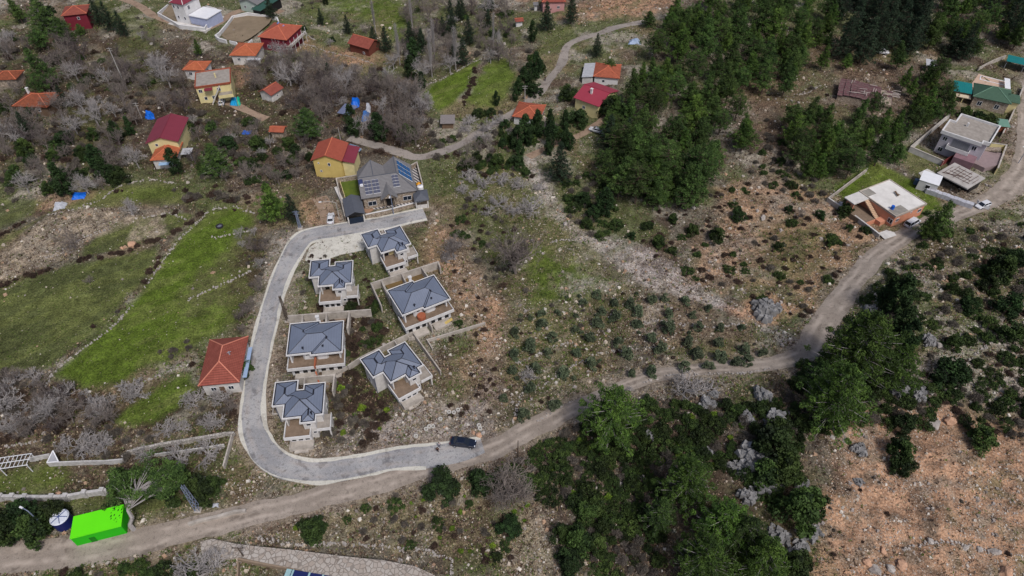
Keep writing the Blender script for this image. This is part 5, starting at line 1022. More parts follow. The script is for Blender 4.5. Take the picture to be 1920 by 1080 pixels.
# ---------------------------------------------------------------- vehicles
TYRE = mat("tyre", (22,22,24), .9, .1); LAMP = mat("headlight", (200,205,215), .2, .05); TAIL = mat("tail_light", (120,18,20), .3)
def car(name, label, px, rz, paint, L=4.5, Wd=1.8, kind='sedan', doors=False, z=0):
    x, y, h = at(*px); t = thing(name, label, "car" if kind != 'pickup' else "pickup", (x, y, h+.05), rz); hl = L/2; hw = Wd/2; b = MB()
    st = [(-hl,.45,.75,.86),(-hl+.12,.3,.92,.95),(-hl*.55,.28,.98,1),(0,.28,.96,1),(hl*.5,.28,.92,1),(hl*.82,.3,.78,.95),(hl,.4,.62,.8)]
    if kind == 'pickup': st = [(-hl,.45,1.0,.92),(-hl+.1,.35,1.05,.96),(-hl*.3,.35,1.05,1),(0,.35,1.05,1),(hl*.5,.35,1.02,1),(hl*.85,.38,.95,.95),(hl,.45,.8,.85)]
    vs = []
    for (xx, z0, z1, k) in st:
        w = hw*k; vs += [(xx,-w*.96,z0),(xx,w*.96,z0),(xx,w,z0+.25),(xx,w*.97,z1-.1),(xx,w*.84,z1),(xx,-w*.84,z1),(xx,-w*.97,z1-.1),(xx,-w,z0+.25)]
    fs = [(8*i+k, 8*i+(k+1) % 8, 8*(i+1)+(k+1) % 8, 8*(i+1)+k) for i in range(len(st)-1) for k in range(8)]+[tuple(range(8))[::-1], tuple(range(8*(len(st)-1), 8*len(st)))]
    b.add([(v[0],v[1],v[2]) for v in vs], [f[::-1] for f in fs]); bo = b.build("body", paint, t)
    if kind == 'pickup': c = [(-hl*.12,.75),(-hl*.05,1.6),(hl*.38,1.6),(hl*.62,.98)]; base = 1.0
    elif kind == 'van': c = [(-hl*.96,.9),(-hl*.9,1.75),(hl*.3,1.75),(hl*.62,.92)]; base = .92
    elif kind == 'hatch': c = [(-hl*.93,.9),(-hl*.78,1.42),(hl*.2,1.45),(hl*.58,.92)]; base = .9
    else: c = [(-hl*.78,.92),(-hl*.48,1.38),(hl*.12,1.42),(hl*.5,.92)]; base = .9
    xs0, xs1, xs2, xs3 = [q[0] for q in c]; zt_ = c[1][1]; w0 = hw*.88; w1 = hw*.72
    g_ = MB(); g_.add([(xs0,-w0,base),(xs0,w0,base),(xs3,w0,base),(xs3,-w0,base),(xs1,-w1,zt_-.03),(xs1,w1,zt_-.03),(xs2,w1,zt_-.03),(xs2,-w1,zt_-.03)], [(0,4,5,1),(1,5,6,2),(2,6,7,3),(3,7,4,0)]); g_.build("glass", mat("car_glass", (28,34,44), .1, .05, spec=.8), t)
    r_ = MB(); r_.add([(xs1-.02,-w1,zt_-.03),(xs1-.02,w1,zt_-.03),(xs2+.02,w1,zt_-.03),(xs2+.02,-w1,zt_-.03),(xs1+.1,-w1+.1,zt_+.05),(xs1+.1,w1-.1,zt_+.05),(xs2-.1,w1-.1,zt_+.05),(xs2-.1,-w1+.1,zt_+.05)], [(4,7,6,5),(0,1,5,4),(1,2,6,5),(2,3,7,6),(3,0,4,7)][0:0]+[(4,5,6,7),(0,4,7,3),(3,7,6,2),(2,6,5,1),(1,5,4,0)])
    for s_ in (-1, 1):
        r_.bar((xs0,s_*w0,base),(xs1,s_*w1,zt_),.08); r_.bar((xs3,s_*w0,base),(xs2,s_*w1,zt_),.07); r_.bar(((xs1+xs2)/2-.05,s_*w1,zt_),((xs1+xs2)/2-.1,s_*w0,base),.09)
    r_.build("roof", paint, t)
    if kind == 'pickup': d = MB(); d.box(-hl+.15,-hl*.16,-hw*.8,hw*.8,1.053,1.06); d.build("load_bed", mat("bed_dark", (44,46,52), .7), t)
    for sx in (-hl*.62, hl*.62):
        for s_ in (-1, 1):
            w_ = MB(); w_.tube((sx,s_*(hw-.2),.33),(sx,s_*(hw+.02),.33),.33,.33,16); W_ = w_.build("wheel", TYRE, t); w_ = MB(); w_.tube((sx,s_*(hw+.02),.33),(sx,s_*(hw+.04),.33),.19,.19,12); w_.build("rim", METAL, W_)
    for s_ in (-1, 1):
        l_ = MB(); l_.box(hl*.93-.08,hl*.93+.1,s_*hw*.62-.17,s_*hw*.62+.17,.58,.74); l_.build("headlight", LAMP, t); l_ = MB(); l_.box(-hl-.03,-hl+.12,s_*hw*.66-.15,s_*hw*.66+.15,.66,.82); l_.build("tail_light", TAIL, t)
        m_ = MB(); m_.box(xs3-.35,xs3-.2,s_*(hw+.02)-.08*(s_ < 0),s_*(hw+.02)+.08*(s_ > 0)+.0,.95,1.08); m_.build("mirror", paint, t)
    if doors:
        for s_ in (-1, 1):
            for xx in (.55,):
                d = MB(); d.bar((xx,s_*(hw+.02),.75),(xx-.55,s_*(hw+.85),.75),.08,.85); D = d.build("door", paint, t)
    return t
CW = mat("white_car_paint", (206,208,214), .25, .06, spec=.6); CDB = mat("dark_blue_car_paint", (22,30,48), .2, .06, spec=.7); CS = mat("silver_car_paint", (170,176,190), .3, .08, spec=.6); CLB = mat("pale_blue_car_paint", (110,130,156), .4, .1)
car("parked_car", "dark navy saloon parked at the junction of the concrete and dirt roads", (869,833), radians(-8), CDB, 4.9, 1.9)
car("parked_car", "white car on the earth drive above the concrete road", (621,413), radians(98), CW, 4.4, 1.8)
car("parked_car", "white saloon on the dirt path below the crimson gable house", (1118,247), radians(152), CW, 4.5, 1.8)
car("pickup_truck", "white pickup truck in the clearing among the dark cedars", (1650,100), radians(-14), CW, 5.2, 1.9, 'pickup')
car("parked_car", "white hatchback with its doors open on the right-hand road", (1841,388), radians(205), CW, 4.3, 1.8, 'hatch', doors=True)
car("parked_car", "white car outside the yellow flat-roofed house", (417,194), radians(100), CW, 4.0, 1.7, 'hatch')
car("parked_car", "pale blue car under bare trees right of the yellow house", (665,282), radians(-25), CLB, 4.2, 1.7, 'hatch')
car("parked_van", "white van with a dark roof slot parked against the front wall of the salmon house", (1709,421), radians(33), CW, 4.9, 1.9, 'van')
# ---------------------------------------------------------------- people
def person(label, px, rz, top, legs, pose=0):
    x, y, h = at(*px); t = thing("person", label, "person", (x, y, h), rz)
    P = {'hip':(0,0,.92),'belly':(0,0,1.12),'chest':(0,.01,1.34),'neck':(0,.01,1.5),'head':(0,.03,1.62),'crown':(0,.02,1.72),'sl':(-.19,0,1.42),'sr':(.19,0,1.42),'el':(-.27,.04+.1*pose,1.16),'er':(.27,.02,1.15),'hl':(-.26,.2+.15*pose,.98),'hr':(.28,.1,.92),
         'll':(-.1,0,.86),'lr':(.1,0,.86),'kl':(-.12,.05,.48),'kr':(.12,-.04,.48),'fl':(-.12,.02,.08),'fr':(.13,-.1,.08),'tl':(-.13,.16,.04),'tr':(.14,.04,.04)}
    Rr = {'hip':.15,'belly':.13,'chest':.155,'neck':.06,'head':.1,'crown':.07,'sl':.075,'sr':.075,'el':.05,'er':.05,'hl':.035,'hr':.035,'ll':.095,'lr':.095,'kl':.065,'kr':.065,'fl':.045,'fr':.045,'tl':.035,'tr':.035}
    E = [('hip','belly'),('belly','chest'),('chest','neck'),('neck','head'),('head','crown'),('chest','sl'),('chest','sr'),('sl','el'),('sr','er'),('el','hl'),('er','hr'),('hip','ll'),('hip','lr'),('ll','kl'),('lr','kr'),('kl','fl'),('kr','fr'),('fl','tl'),('fr','tr')]
    def skin(nm, keys, k, m, par):
        ks = list(keys); me = bpy.data.meshes.new(nm); me.from_pydata([P[q] for q in ks], [(ks.index(a_), ks.index(b_)) for a_, b_ in E if a_ in ks and b_ in ks], []); me.materials.append(m); ob = link(nm, me, par)
        md = ob.modifiers.new("skin", 'SKIN'); ob.modifiers.new("sub", 'SUBSURF').levels = 1
        for i, q in enumerate(ks): me.skin_vertices[0].data[i].radius = (Rr[q]*k, Rr[q]*k)
        me.skin_vertices[0].data[0].use_root = True; return ob
    skin("body", P.keys(), .92, mat("skin", (176,132,108), .7, .05), t)
    skin("jacket", ['chest','hip','belly','sl','sr','el','er'], 1.1, top, t); skin("trousers", ['hip','ll','lr','kl','kr','fl','fr'], 1.1, legs, t)
    b = MB(); b.tube((0,.0,1.64),(0,0,1.78),.115,.07,10); b.build("hair", mat("dark_hair", (30,24,22)), t)
    return t
person("person in a pale grey jacket standing left of the navy saloon", (824,839), 0, mat("pale_jacket", (168,168,180)), mat("grey_trousers", (90,92,104)), 1)
person("person in dark clothes standing on the concrete road, facing the one in pale grey", (821,848), pi, mat("black_jacket", (24,24,30)), mat("dark_trousers", (36,36,42)))
person("person in dark clothes walking up the grey lane at the top", (1022,152), .5, mat("black_jacket", (24,24,30)), mat("dark_trousers", (36,36,42)))
# ---------------------------------------------------------------- concrete rings, tarps, heaps, stones
RINGM = mat("ring_concrete", (186,184,180), .9, .3, 2)
rings = [((842,774),"near the fallen ring, left of two at the rubble's edge"),((851,775),"right of a pair beside the dry branches"),((859,770),"topmost of the row at the edge of the rubble"),((805,801),"left ring of a touching pair"),((812,801),"right ring of a touching pair"),((799,806),"brownish ring just below the touching pair"),((826,787),"grey ring against a tilted slab"),((780,819),"rusty ring half buried near the road"),((898,799),"upper of two small rings behind the car"),((900,805),"lower of two small rings behind the car")]
for i, (p, d) in enumerate(rings):
    x, y, h = at(*p); t_ = tag(None or link("concrete_ring", None, None, (x, y, h)), "concrete well ring, "+d, "concrete ring", "concrete rings lying on the rubble"); b = MB(); b.ring((0,0), .22, .42, -.05, .42, 16); b.build("ring", RINGM, t_)
def tarp(name, label, P, m, h=1.0, cat="tarpaulin", seed=1):
    W = [at(*p) for p in P]; cx = sum(w[0] for w in W)/4; cy = sum(w[1] for w in W)/4; cz = sum(w[2] for w in W)/4; n = 9; V = []; rr = np.random.RandomState(seed)
    for i in range(n):
        for j in range(n):
            u, v = i/(n-1), j/(n-1); e = min(u, 1-u, v, 1-v)
            x = (W[0][0]*(1-u)+W[1][0]*u)*(1-v)+(W[3][0]*(1-u)+W[2][0]*u)*v; y = (W[0][1]*(1-u)+W[1][1]*u)*(1-v)+(W[3][1]*(1-u)+W[2][1]*u)*v
            V.append((x-cx+rr.uniform(-.12,.12), y-cy+rr.uniform(-.12,.12), hz(x, y)-cz+.06+h*min(1, e*4)+rr.uniform(-.12,.12)*h))
    F = [(i*n+j,(i+1)*n+j,(i+1)*n+j+1,i*n+j+1) for i in range(n-1) for j in range(n-1)]
    return tag(link(name, build_mesh(name, V, [f[::-1] for f in F], [m], smooth_=False), None, (cx, cy, cz)), label, cat)
TB = mat("blue_tarp", (14,100,206), .5, .2, 2, c2=(10,60,150)); TW = mat("grey_white_tarp", (172,176,186), .6, .3, 2); TC = mat("cyan_tarp", (20,140,196), .5, .2, 2); TG = mat("teal_tarp", (30,178,146), .5, .2, 2)
tarp("tarpaulin", "bright blue tarp over a heap at the top of the left fields", [(134,375),(160,372),(162,360),(137,362)], TB, .6, seed=1)
tarp("tarpaulin", "pale grey tarp over a heap left of the bright blue one", [(99,396),(121,392),(128,381),(103,383)], TW, 1.0, seed=2)
tarp("tarpaulin", "blue tarp covering a heap beside the yellow flat-roofed house", [(431,198),(449,200),(447,185),(433,184)], TC, 1.0, seed=3)
tarp("tarpaulin", "small teal tarp touching the right side of the blue heap", [(444,200),(451,198),(450,184),(446,184)], TG, 1.2, seed=4)
tarp("tarpaulin", "blue tarp lying flat near the hedge right of the crimson-roofed house", [(453,252),(470,252),(473,245),(457,244)], TB, .35, seed=5)
tarp("tarpaulin", "square blue tarp roof above the blue-grey tin shack", [(657,202),(674,202),(674,188),(659,187)], TB, 1.6, seed=6)
tarp("tarpaulin", "blue and grey tarps between the two tall cypresses", [(678,228),(692,228),(692,212),(680,212)], mat("dull_blue_tarp", (60,110,176), .5, .3, 2), 1.6, seed=7)
tarp("tarpaulin", "blue tarp tucked behind the crimson-roofed house", [(272,224),(290,224),(288,214),(273,213)], TB, 1.4, seed=8)
tarp("tarpaulin", "greyish plastic sheet on the rocks near the orange hip house", [(1178,84),(1202,84),(1200,76),(1180,76)], mat("pale_blue_plastic", (150,168,196), .4, .3, 2), .9, seed=9)
tarp("white_sheet", "small white sheet on the lawn of the salmon house", [(1571,386),(1580,386),(1580,379),(1574,378)], TW, .4, "sheet", seed=10)
tarp("white_sheet", "crumpled pale sheet on the ground by the lattice pylon", [(398,951),(410,951),(410,944),(400,944)], TW, .2, "sheet", seed=11)
tarp("white_sheet", "silvery torn sheet hanging beside the blue tarps near the cypresses", [(685,212),(695,212),(695,198),(687,198)], TW, 1.6, "sheet", seed=12)
x, y, h = at(412,425); t_ = thing("well_ring", "round stone-rimmed well in the bright green field", "well", (x, y, h)); b = MB(); b.ring((0,0), .6, .95, -.3, .35, 18); b.build("rim", mat("well_dark", (44,44,48)), t_); b = MB(); b.tube((0,0,-.3),(0,0,.15),.6,.6,16); b.build("water", mat("grey_water", (110,112,130), .2), t_)
ROCK = mat("pale_limestone", (168,162,158), .95, .5, 1.2, bump=.06, c2=(96,92,90)); ROCKG = mat("grey_crag", (134,134,136), .95, .6, 1.0, bump=.08, c2=(64,64,66)); ROCKO = mat("pinkish_rock", (186,150,126), .95, .4, 1.2, bump=.05, c2=(150,118,98))
def rockmesh(seed, sx, sy, sz, m, sub=3):
    rr = np.random.RandomState(seed); me = bpy.data.meshes.new("rock"); import bmesh as bm_
    B = bm_.new(); bm_.ops.create_icosphere(B, subdivisions=sub, radius=1)
    pl = [(rr.normal(size=3), rr.uniform(.55, .95)) for _ in range(14)]
    for v in B.verts:
        c = np.array(v.co)
        for n, d in pl:
            n = n/np.linalg.norm(n); k = c.dot(n)
            if k > d: c = c-n*(k-d)
        c *= 1+.12*(float(vnoise(c[0]*9+seed, c[1]*9+c[2]*7, 3, seed))-.5)*2
        v.co = (c[0]*sx, c[1]*sy, c[2]*sz)
    B.to_mesh(me); B.free(); me.materials.append(m); return me
RV = {k: [rockmesh(s+i*7, 1, .8, .62, m) for s in range(3)] for i, (k, m) in enumerate((('w',ROCK),('g',ROCKG),('o',ROCKO)))}
def crag(seed):
    """jagged outcrop grown from many split limestone blocks"""
    rr = np.random.RandomState(seed); V = []; F = []
    for _ in range(34):
        a = rr.uniform(0, 6.3); q = rr.uniform(0, 1)**.7; c = np.array((cos(a)*q, sin(a)*q*.7, .35*(1-q)*rr.uniform(.4, 1.4))); s_ = rr.uniform(.14, .36); e = len(V); z_ = rr.uniform(0, 3.1)
        for (dx, dy, dz) in ((-1,-1,-1.2),(1,-1,-1.2),(1,1,-1.2),(-1,1,-1.2),(-.7,-.6,.8),(.6,-.7,1),(.7,.6,.7),(-.6,.7,1.1)):
            p = np.array((dx, dy*.7, dz*.8))*s_*rr.uniform(.6, 1.35, 3); V.append(c+np.array((p[0]*cos(z_)-p[1]*sin(z_), p[0]*sin(z_)+p[1]*cos(z_), p[2]+.1)))
        F += [(e+4,e+5,e+6,e+7),(e,e+1,e+5,e+4),(e+1,e+2,e+6,e+5),(e+2,e+3,e+7,e+6),(e+3,e,e+4,e+7)]
    return build_mesh("crag", V, F, [ROCKG])
RV['g'] = [crag(70+i) for i in range(4)]
ROCKS = []
def rock(px, r, kind, label, group=None, zs=1):
    x, y, h = at(*px); o = link("boulder", random.choice(RV[kind]), None, (x, y, h+.15*r)); o.rotation_euler = (0, 0, random.uniform(0, 6)); o.scale = (r*(1.35 if kind == 'g' else 1), r*random.uniform(.8,1.2)*(1.35 if kind == 'g' else 1), r*zs*1.2); tag(o, label, "boulder", group); o["category"] = "boulder"; (ROCKS.append((o, label, group, r, x, y)) if group else None); return o
rock((249,460), 1.4, 'o', "pinkish boulder above the dark brown hedge bank in the left fields"); rock((229,466), .6, 'o', "flat small boulder left of the pinkish one in the fields")
rock((110,927), .6, 'o', "pale pink boulder on the grass above the round blue tank")
for p, r, k in (((1325,758),1.6,'g'),((1400,790),1.8,'g'),((1430,745),2.0,'g'),((1440,740),1.4,'w'),((1330,850),1.3,'g'),((1405,862),2.6,'g'),((1430,880),3.0,'g'),((1390,882),2.2,'g'),((1440,905),2.4,'g'),((1400,930),1.8,'g'),((1218,820),1.2,'g'),((1163,855),.9,'w'),((1200,897),1.1,'w'),((1165,912),1.1,'w'),((1100,962),.8,'w'),((1050,992),1.0,'w'),((1430,585),2.8,'g'),((1442,575),2.2,'g'),((1690,735),2.0,'g'),((1725,740),1.8,'g'),((1740,735),1.6,'w'),((1635,585),1.8,'g'),((1740,640),1.6,'g'),((1760,648),1.6,'w'),((1455,790),2.2,'g'),((1610,845),1.4,'g'),((1585,828),1.0,'w'),((1500,905),1.6,'g'),((1520,1000),1.8,'g'),((1495,1030),2.0,'g'),((1480,1042),1.6,'g'),((1655,1032),.9,'o'),((1640,1070),1.4,'w'),((1625,1055),1.2,'o'),((1690,1060),1.3,'o'),((1670,1066),1.1,'w'),((1865,1035),1.2,'w'),((1745,1015),.9,'w'),((1810,1028),.8,'w'),((1835,1030),.9,'w'),((1885,1075),1.6,'o'),((1752,797),1.6,'w'),((1780,790),1.5,'o'),((1300,390),1.0,'w'),((1430,410),1.2,'w'),((1420,395),.8,'w'),((1450,810),2.0,'g'),((898,805+12),.9,'o'),((905,812),.8,'w'),((888,812),.7,'o'),((1060,420),1.0,'w'),((1340,740),1.0,'g'),((1458,1010),2.0,'g'),((1610,905),.9,'g'),((1560,820),.9,'w')):
    rock(p, r*.8, k, {'g':"rough grey crag jutting from the scrub",'w':"pale limestone boulder lying in the scrub",'o':"pinkish orange boulder on the bare earth"}[k], {'g':"grey crags among the scrub",'w':"pale boulders",'o':"pinkish boulders"}[k])
def stone_wall(P, label, r=.28, n=2.2, wdt=.5, m=ROCK, name="dry_stone_wall"):
    W = [at(*p) for p in P]; V = []; F = []
    for i in range(len(W)-1):
        a, b_ = W[i], W[i+1]; L = math.hypot(b_[0]-a[0], b_[1]-a[1])
        for k in range(int(L*n*2)):
            u = random.random(); x = a[0]+(b_[0]-a[0])*u+random.gauss(0, wdt*.4); y = a[1]+(b_[1]-a[1])*u+random.gauss(0, wdt*.4); s_ = r*random.uniform(.4,1.3); z = hz(x, y)+random.choice((.05,.05,.25,.4))*r/.28*.8
            q = random.uniform(0, 3); e = len(V)
            for (dx, dy, dz) in ((-1,-1,-.7),(1,-1,-.7),(1,1,-.7),(-1,1,-.7),(-.8,-.8,.6),(.7,-.8,.7),(.8,.7,.6),(-.7,.8,.7)):
                dx *= s_*random.uniform(.8,1.2); dy *= s_*.75*random.uniform(.8,1.2); V.append((x+dx*cos(q)-dy*sin(q)-W[0][0], y+dx*sin(q)+dy*cos(q)-W[0][1], z+dz*s_-W[0][2]))
            F += [(e,e+3,e+2,e+1),(e+4,e+5,e+6,e+7),(e,e+1,e+5,e+4),(e+1,e+2,e+6,e+5),(e+2,e+3,e+7,e+6),(e+3,e,e+4,e+7)]
    return tag(link(name, build_mesh(name, V, F, [m]), None, W[0]), label, "stone wall")
SW = [([(92,712),(120,682),(175,642),(215,610),(250,572)],"lower part of the dry stone wall dividing the two biggest left fields"),([(268,540),(285,520),(310,482),(330,458)],"upper part of the dry stone wall dividing the two biggest left fields"),
 ([(90,403),(125,396),(165,385),(190,375),(220,352),(250,342),(290,337),(330,344)],"dry stone wall bending along the top of the left fields"),([(350,412),(320,400),(290,405),(262,411)],"short dry stone wall above the brown patch, left fields"),
 ([(480,402),(440,388),(405,391),(385,402),(372,416),(340,445),(318,470)],"dry stone wall round the head of the bright green field"),([(352,563),(385,548),(430,528),(470,508)],"short white stone line inside the bright green field"),([(395,442),(405,448),(420,442),(480,430)],"thin stone line near the round well"),
 ([(85,485),(115,470),(160,445),(205,430)],"low stone edge under the tan ploughed strip"),([(215,738),(235,725),(275,715),(305,700),(345,688)],"stone edge of the small triangular green plot"),([(100,695),(92,712),(86,732)],"short stone wall at the corner of the bramble plot"),
 ([(965,683),(1000,670),(1040,650),(1078,640)],"first stone terrace in the olive grove, upper left"),([(1010,732),(1050,700),(1095,678),(1120,665)],"stone terrace crossing the olive grove lower left"),([(1120,662),(1165,658),(1215,652),(1265,655)],"stone terrace in the middle of the olive grove"),
 ([(1180,610),(1230,602),(1290,612),(1340,615),(1400,608)],"upper stone terrace of the olive grove"),([(1205,718),(1250,705),(1330,702),(1400,700),(1440,692)],"pale stone edge along the upper side of the dirt road"),([(1010,790),(1040,770),(1075,752)],"stone edge beside the dirt road below the olives"),
 ([(483,1010),(520,1016),(560,1022),(620,1020),(680,1022),(740,1026),(790,1030),(845,1048)],"long line of white stones above the paved terrace"),([(848,1048),(846,1085)],"short white stone wall by the green grass, bottom centre"),([(757,1028),(752,1045),(747,1062)],"leaning pale stone post line above the paved terrace"),
 ([(800,160),(830,148),(855,135),(885,118),(910,108)],"dry stone wall above the twin green fields"),([(1030,455),(1060,450),(1085,450)],"short pale stone terrace beside the green gully"),([(1690,770),(1740,720),(1800,690),(1860,640)],"grey rocky terrace line climbing the right slope"),
 ([(1490,178),(1520,172),(1540,160)],"curved low stone wall in the pine clearing"),([(0,838),(40,833),(90,826)],"pale stone line at the left edge under the bare orchard"),([(200,905),(215,900),(240,895)],"short stone line by the leaning pine"),([(1000,700),(970,760),(960,800)],"stone line along the left side of the olive grove"),
 ([(560,80),(600,92),(650,105),(700,120)],"stone edging on the earth bank below the brick barn"),([(1690,1032),(1720,1022),(1760,1016),(1800,1020),(1840,1028),(1868,1040)],"row of pale rocks along the mound in the orange quarry slope"),([(540,55),(570,60),(590,75)],"white stone kerb right of the veranda house")]
for P_, l_ in SW: stone_wall(P_, l_, .19, 1.7 if 'white' not in l_ else 2.4, .42)
# paved stone terrace at the bottom
CRAZY = mat("crazy_paving", (172,167,162), .9, .7, .8, kind='crazy', bs=1.3, c2=(150,138,128), bump=.04)
sheet("paved_terrace", [(378,1020),(400,1014),(440,1022),(480,1028),(560,1036),(640,1046),(720,1056),(780,1066),(815,1080),(835,1110),(700,1120),(560,1072),(450,1048),(400,1052),(380,1045)], CRAZY, .3, "curved terrace of pale crazy paving at the bottom edge", thick=.8)
wall([(446,1052),(444,1100)], 1.0, .25, mat("tan_wall", (136,120,104)), "tan wall dropping off the bottom edge beside the paving")
wall([(446,1047),(500,1058),(560,1068),(640,1080),(700,1090)], .9, .3, mat("tan_wall", (136,120,104)), "tan wall along the lower side of the crazy paving")
o = at(548,1068,1.0); t = thing("blue_panel_roof", "dark blue panel roof with white bars cut by the bottom edge", "roof", (o[0],o[1],o[2]), radians(-9)); b = MB(); b.box(0,8,-4,0,.9,1.0); b.build("panel", mat("indigo_panel", (34,42,92), .3, .1), t); b = MB()
for x in (0.1,2.9,5.2): b.box(x,x+.3,-4,0,1.003,1.08)
b.box(-.9,-.05,-4,0,.9,1.06); b.build("bars", mat("pale_teal_bar", (150,184,190), .5), t)
# ---------------------------------------------------------------- vegetation meshes
def leaves(C, R, per, leaf, rng, flat=1.0, tone0=.2, tone1=1.0, asp=.5):
    """many small leaf faces scattered through ellipsoidal clumps; tone varies per clump and per leaf"""
    C = np.asarray(C, float); R = np.asarray(R, float).reshape(-1, 1); n = len(C)*per
    P = rng.normal(size=(n, 3)); P /= np.linalg.norm(P, axis=1)[:, None]; P *= rng.uniform(.45, 1, (n, 1))**.6
    P[:, 2] *= flat; P = P*np.repeat(R, per, 0)+np.repeat(C, per, 0)
    A = rng.normal(size=(n, 3)); A /= np.linalg.norm(A, axis=1)[:, None]; B = np.cross(A, rng.normal(size=(n, 3))); B /= np.linalg.norm(B, axis=1)[:, None]+1e-9
    s = (leaf*rng.uniform(.6, 1.4, (n, 1))); A *= s; B *= s*asp
    V = np.stack([P-A, P-B, P+A, P+B], 1).reshape(-1, 3); F = np.arange(4*n).reshape(n, 4)
    t = np.repeat(rng.uniform(tone0, tone1, len(C)), per)*.7+rng.uniform(0, .3, n)
    return V, F, np.clip(t, 0, 1)
def segs(S_, sides=3):
    """thin tapered sticks from (p0,p1,r0,r1) rows"""
    p0 = np.array([s[0] for s in S_]); p1 = np.array([s[1] for s in S_]); r0 = np.array([s[2] for s in S_])[:, None]; r1 = np.array([s[3] for s in S_])[:, None]
    d = p1-p0; d /= np.linalg.norm(d, axis=1)[:, None]+1e-9; h = np.where(np.abs(d[:, 2:3]) < .9, [[0, 0, 1.]], [[1., 0, 0]]); a = np.cross(d, h); a /= np.linalg.norm(a, axis=1)[:, None]+1e-9; b = np.cross(d, a)
    V = []
    for k in range(sides):
        t = 2*pi*k/sides; V.append(p0+(a*cos(t)+b*sin(t))*r0)
    for k in range(sides):
        t = 2*pi*k/sides; V.append(p1+(a*cos(t)+b*sin(t))*r1)
    V = np.stack(V, 1); n = len(S_); base_ = np.arange(n)[:, None]*2*sides
    F = np.concatenate([base_+np.array([[k, (k+1) % sides, sides+(k+1) % sides, sides+k]]) for k in range(sides)])
    return V.reshape(-1, 3), F
F_PINE = mat("pine_needles", (84,110,52), .8, .38, attr='tone', c2=(18,38,20)); F_PINEL = mat("bright_pine_needles", (90,118,48), .8, .3, attr='tone', c2=(28,52,20)); F_CEDAR = mat("cedar_needles", (56,76,54), .85, .18, attr='tone', c2=(14,24,18))  # darker second colours put crown shade into the leaf tones, spread at random
F_CYP = mat("cypress_scales", (52,76,38), .85, .25, attr='tone', c2=(18,32,16)); F_OLIVE = mat("olive_leaves", (102,114,88), .8, .2, attr='tone', c2=(42,54,40)); F_MAQ = mat("evergreen_shrub_leaves", (68,88,40), .75, .5, attr='tone', c2=(16,30,14))
F_BRAM = mat("dead_bramble", (88,72,62), .95, .25, attr='tone', c2=(38,28,26)); F_GREYB = mat("grey_twiggy_scrub", (114,108,100), .95, .25, attr='tone', c2=(60,54,52)); F_LIME = mat("spurge_green", (112,136,40), .8, .2, attr='tone', c2=(54,78,24))
BARK = mat("brown_bark", (96,82,74), .95, .3, 3); BARKP = mat("pale_grey_bark", (150,146,146), .95, .22, attr=None, sc=3); BARKG = mat("grey_bark", (116,108,104), .95, .22, sc=3); BARKD = mat("dark_bark", (88,80,80), .95, .25, sc=3)
def trunk_mesh(S_, m): V, F = segs(S_, 5); return build_mesh("trunk", V, F, [m])
def pine(seed, h, R, m, levels=9, per=34, tuft=.75, leaf=.34, low=.22, power=.75, lean=0, barkm=None, nb=6):
    rng = np.random.RandomState(seed); C = []; RR = []; T = []; lx = rng.normal()*lean; ly = rng.normal()*lean
    k = 8; pts = [np.array((lx*(i/k)**1.5, ly*(i/k)**1.5, h*.96*i/k-.4*(i == 0))) for i in range(k+1)]
    for i in range(k): T.append((pts[i], pts[i+1], max(.04, .022*h*(1-i/k)), max(.03, .022*h*(1-(i+1)/k))))
    for L_ in range(levels):
        t = low+(1-low)*(L_+.3)/levels; z = h*t*.97; r = R*(1-((t-low)/(1-low))**1.15)**power*rng.uniform(.8, 1.1); c = np.array((lx*t**1.5, ly*t**1.5, z)); n = max(3, int(nb*(r/R)+2)); ph = rng.uniform(0, 6)
        for b in range(n):
            a = ph+2*pi*b/n+rng.uniform(-.4, .4); q = r*rng.uniform(.55, 1.18); up = rng.uniform(.1, .45)*q
            e = c+np.array((cos(a)*q, sin(a)*q, up)); T.append((c, e, .05+.008*q, .02))
            for f in ([.35, .68, 1.0] if q > R*.45 else [.5, 1.0]):
                C.append(c*(1-f)+e*f+rng.normal(size=3)*.22+np.array((0, 0, .25))); RR.append(tuft*rng.uniform(.7, 1.25)*(1.1-.25*f))
    C.append(np.array((lx, ly, h))); RR.append(tuft*.7); C = np.array(C)
    V, F, t = leaves(C, RR, per, leaf, rng, .8, .05, 1, .32)
    return build_mesh("crown", V, F, [m], tone=t), trunk_mesh(T, barkm or BARK)
def cypress(seed, h, R, m):
    rng = np.random.RandomState(seed); C = []; RR = []
    for i in range(70):
        t = rng.uniform(0, 1); r = R*min(1, (1-t)*2.4+.12)*(.75+.25*sin(t*3)); a = rng.uniform(0, 6.3); q = r*rng.uniform(.3, 1)
        C.append((cos(a)*q, sin(a)*q, .6+t*(h-.8))); RR.append(.5*rng.uniform(.7, 1.2))
    V, F, t = leaves(C, RR, 44, .24, rng, 1.5, .05, 1, .4); return build_mesh("crown", V, F, [m], tone=t), trunk_mesh([(np.array((0,0,-.4)), np.array((0,0,h*.7)), .18, .06)], BARK)
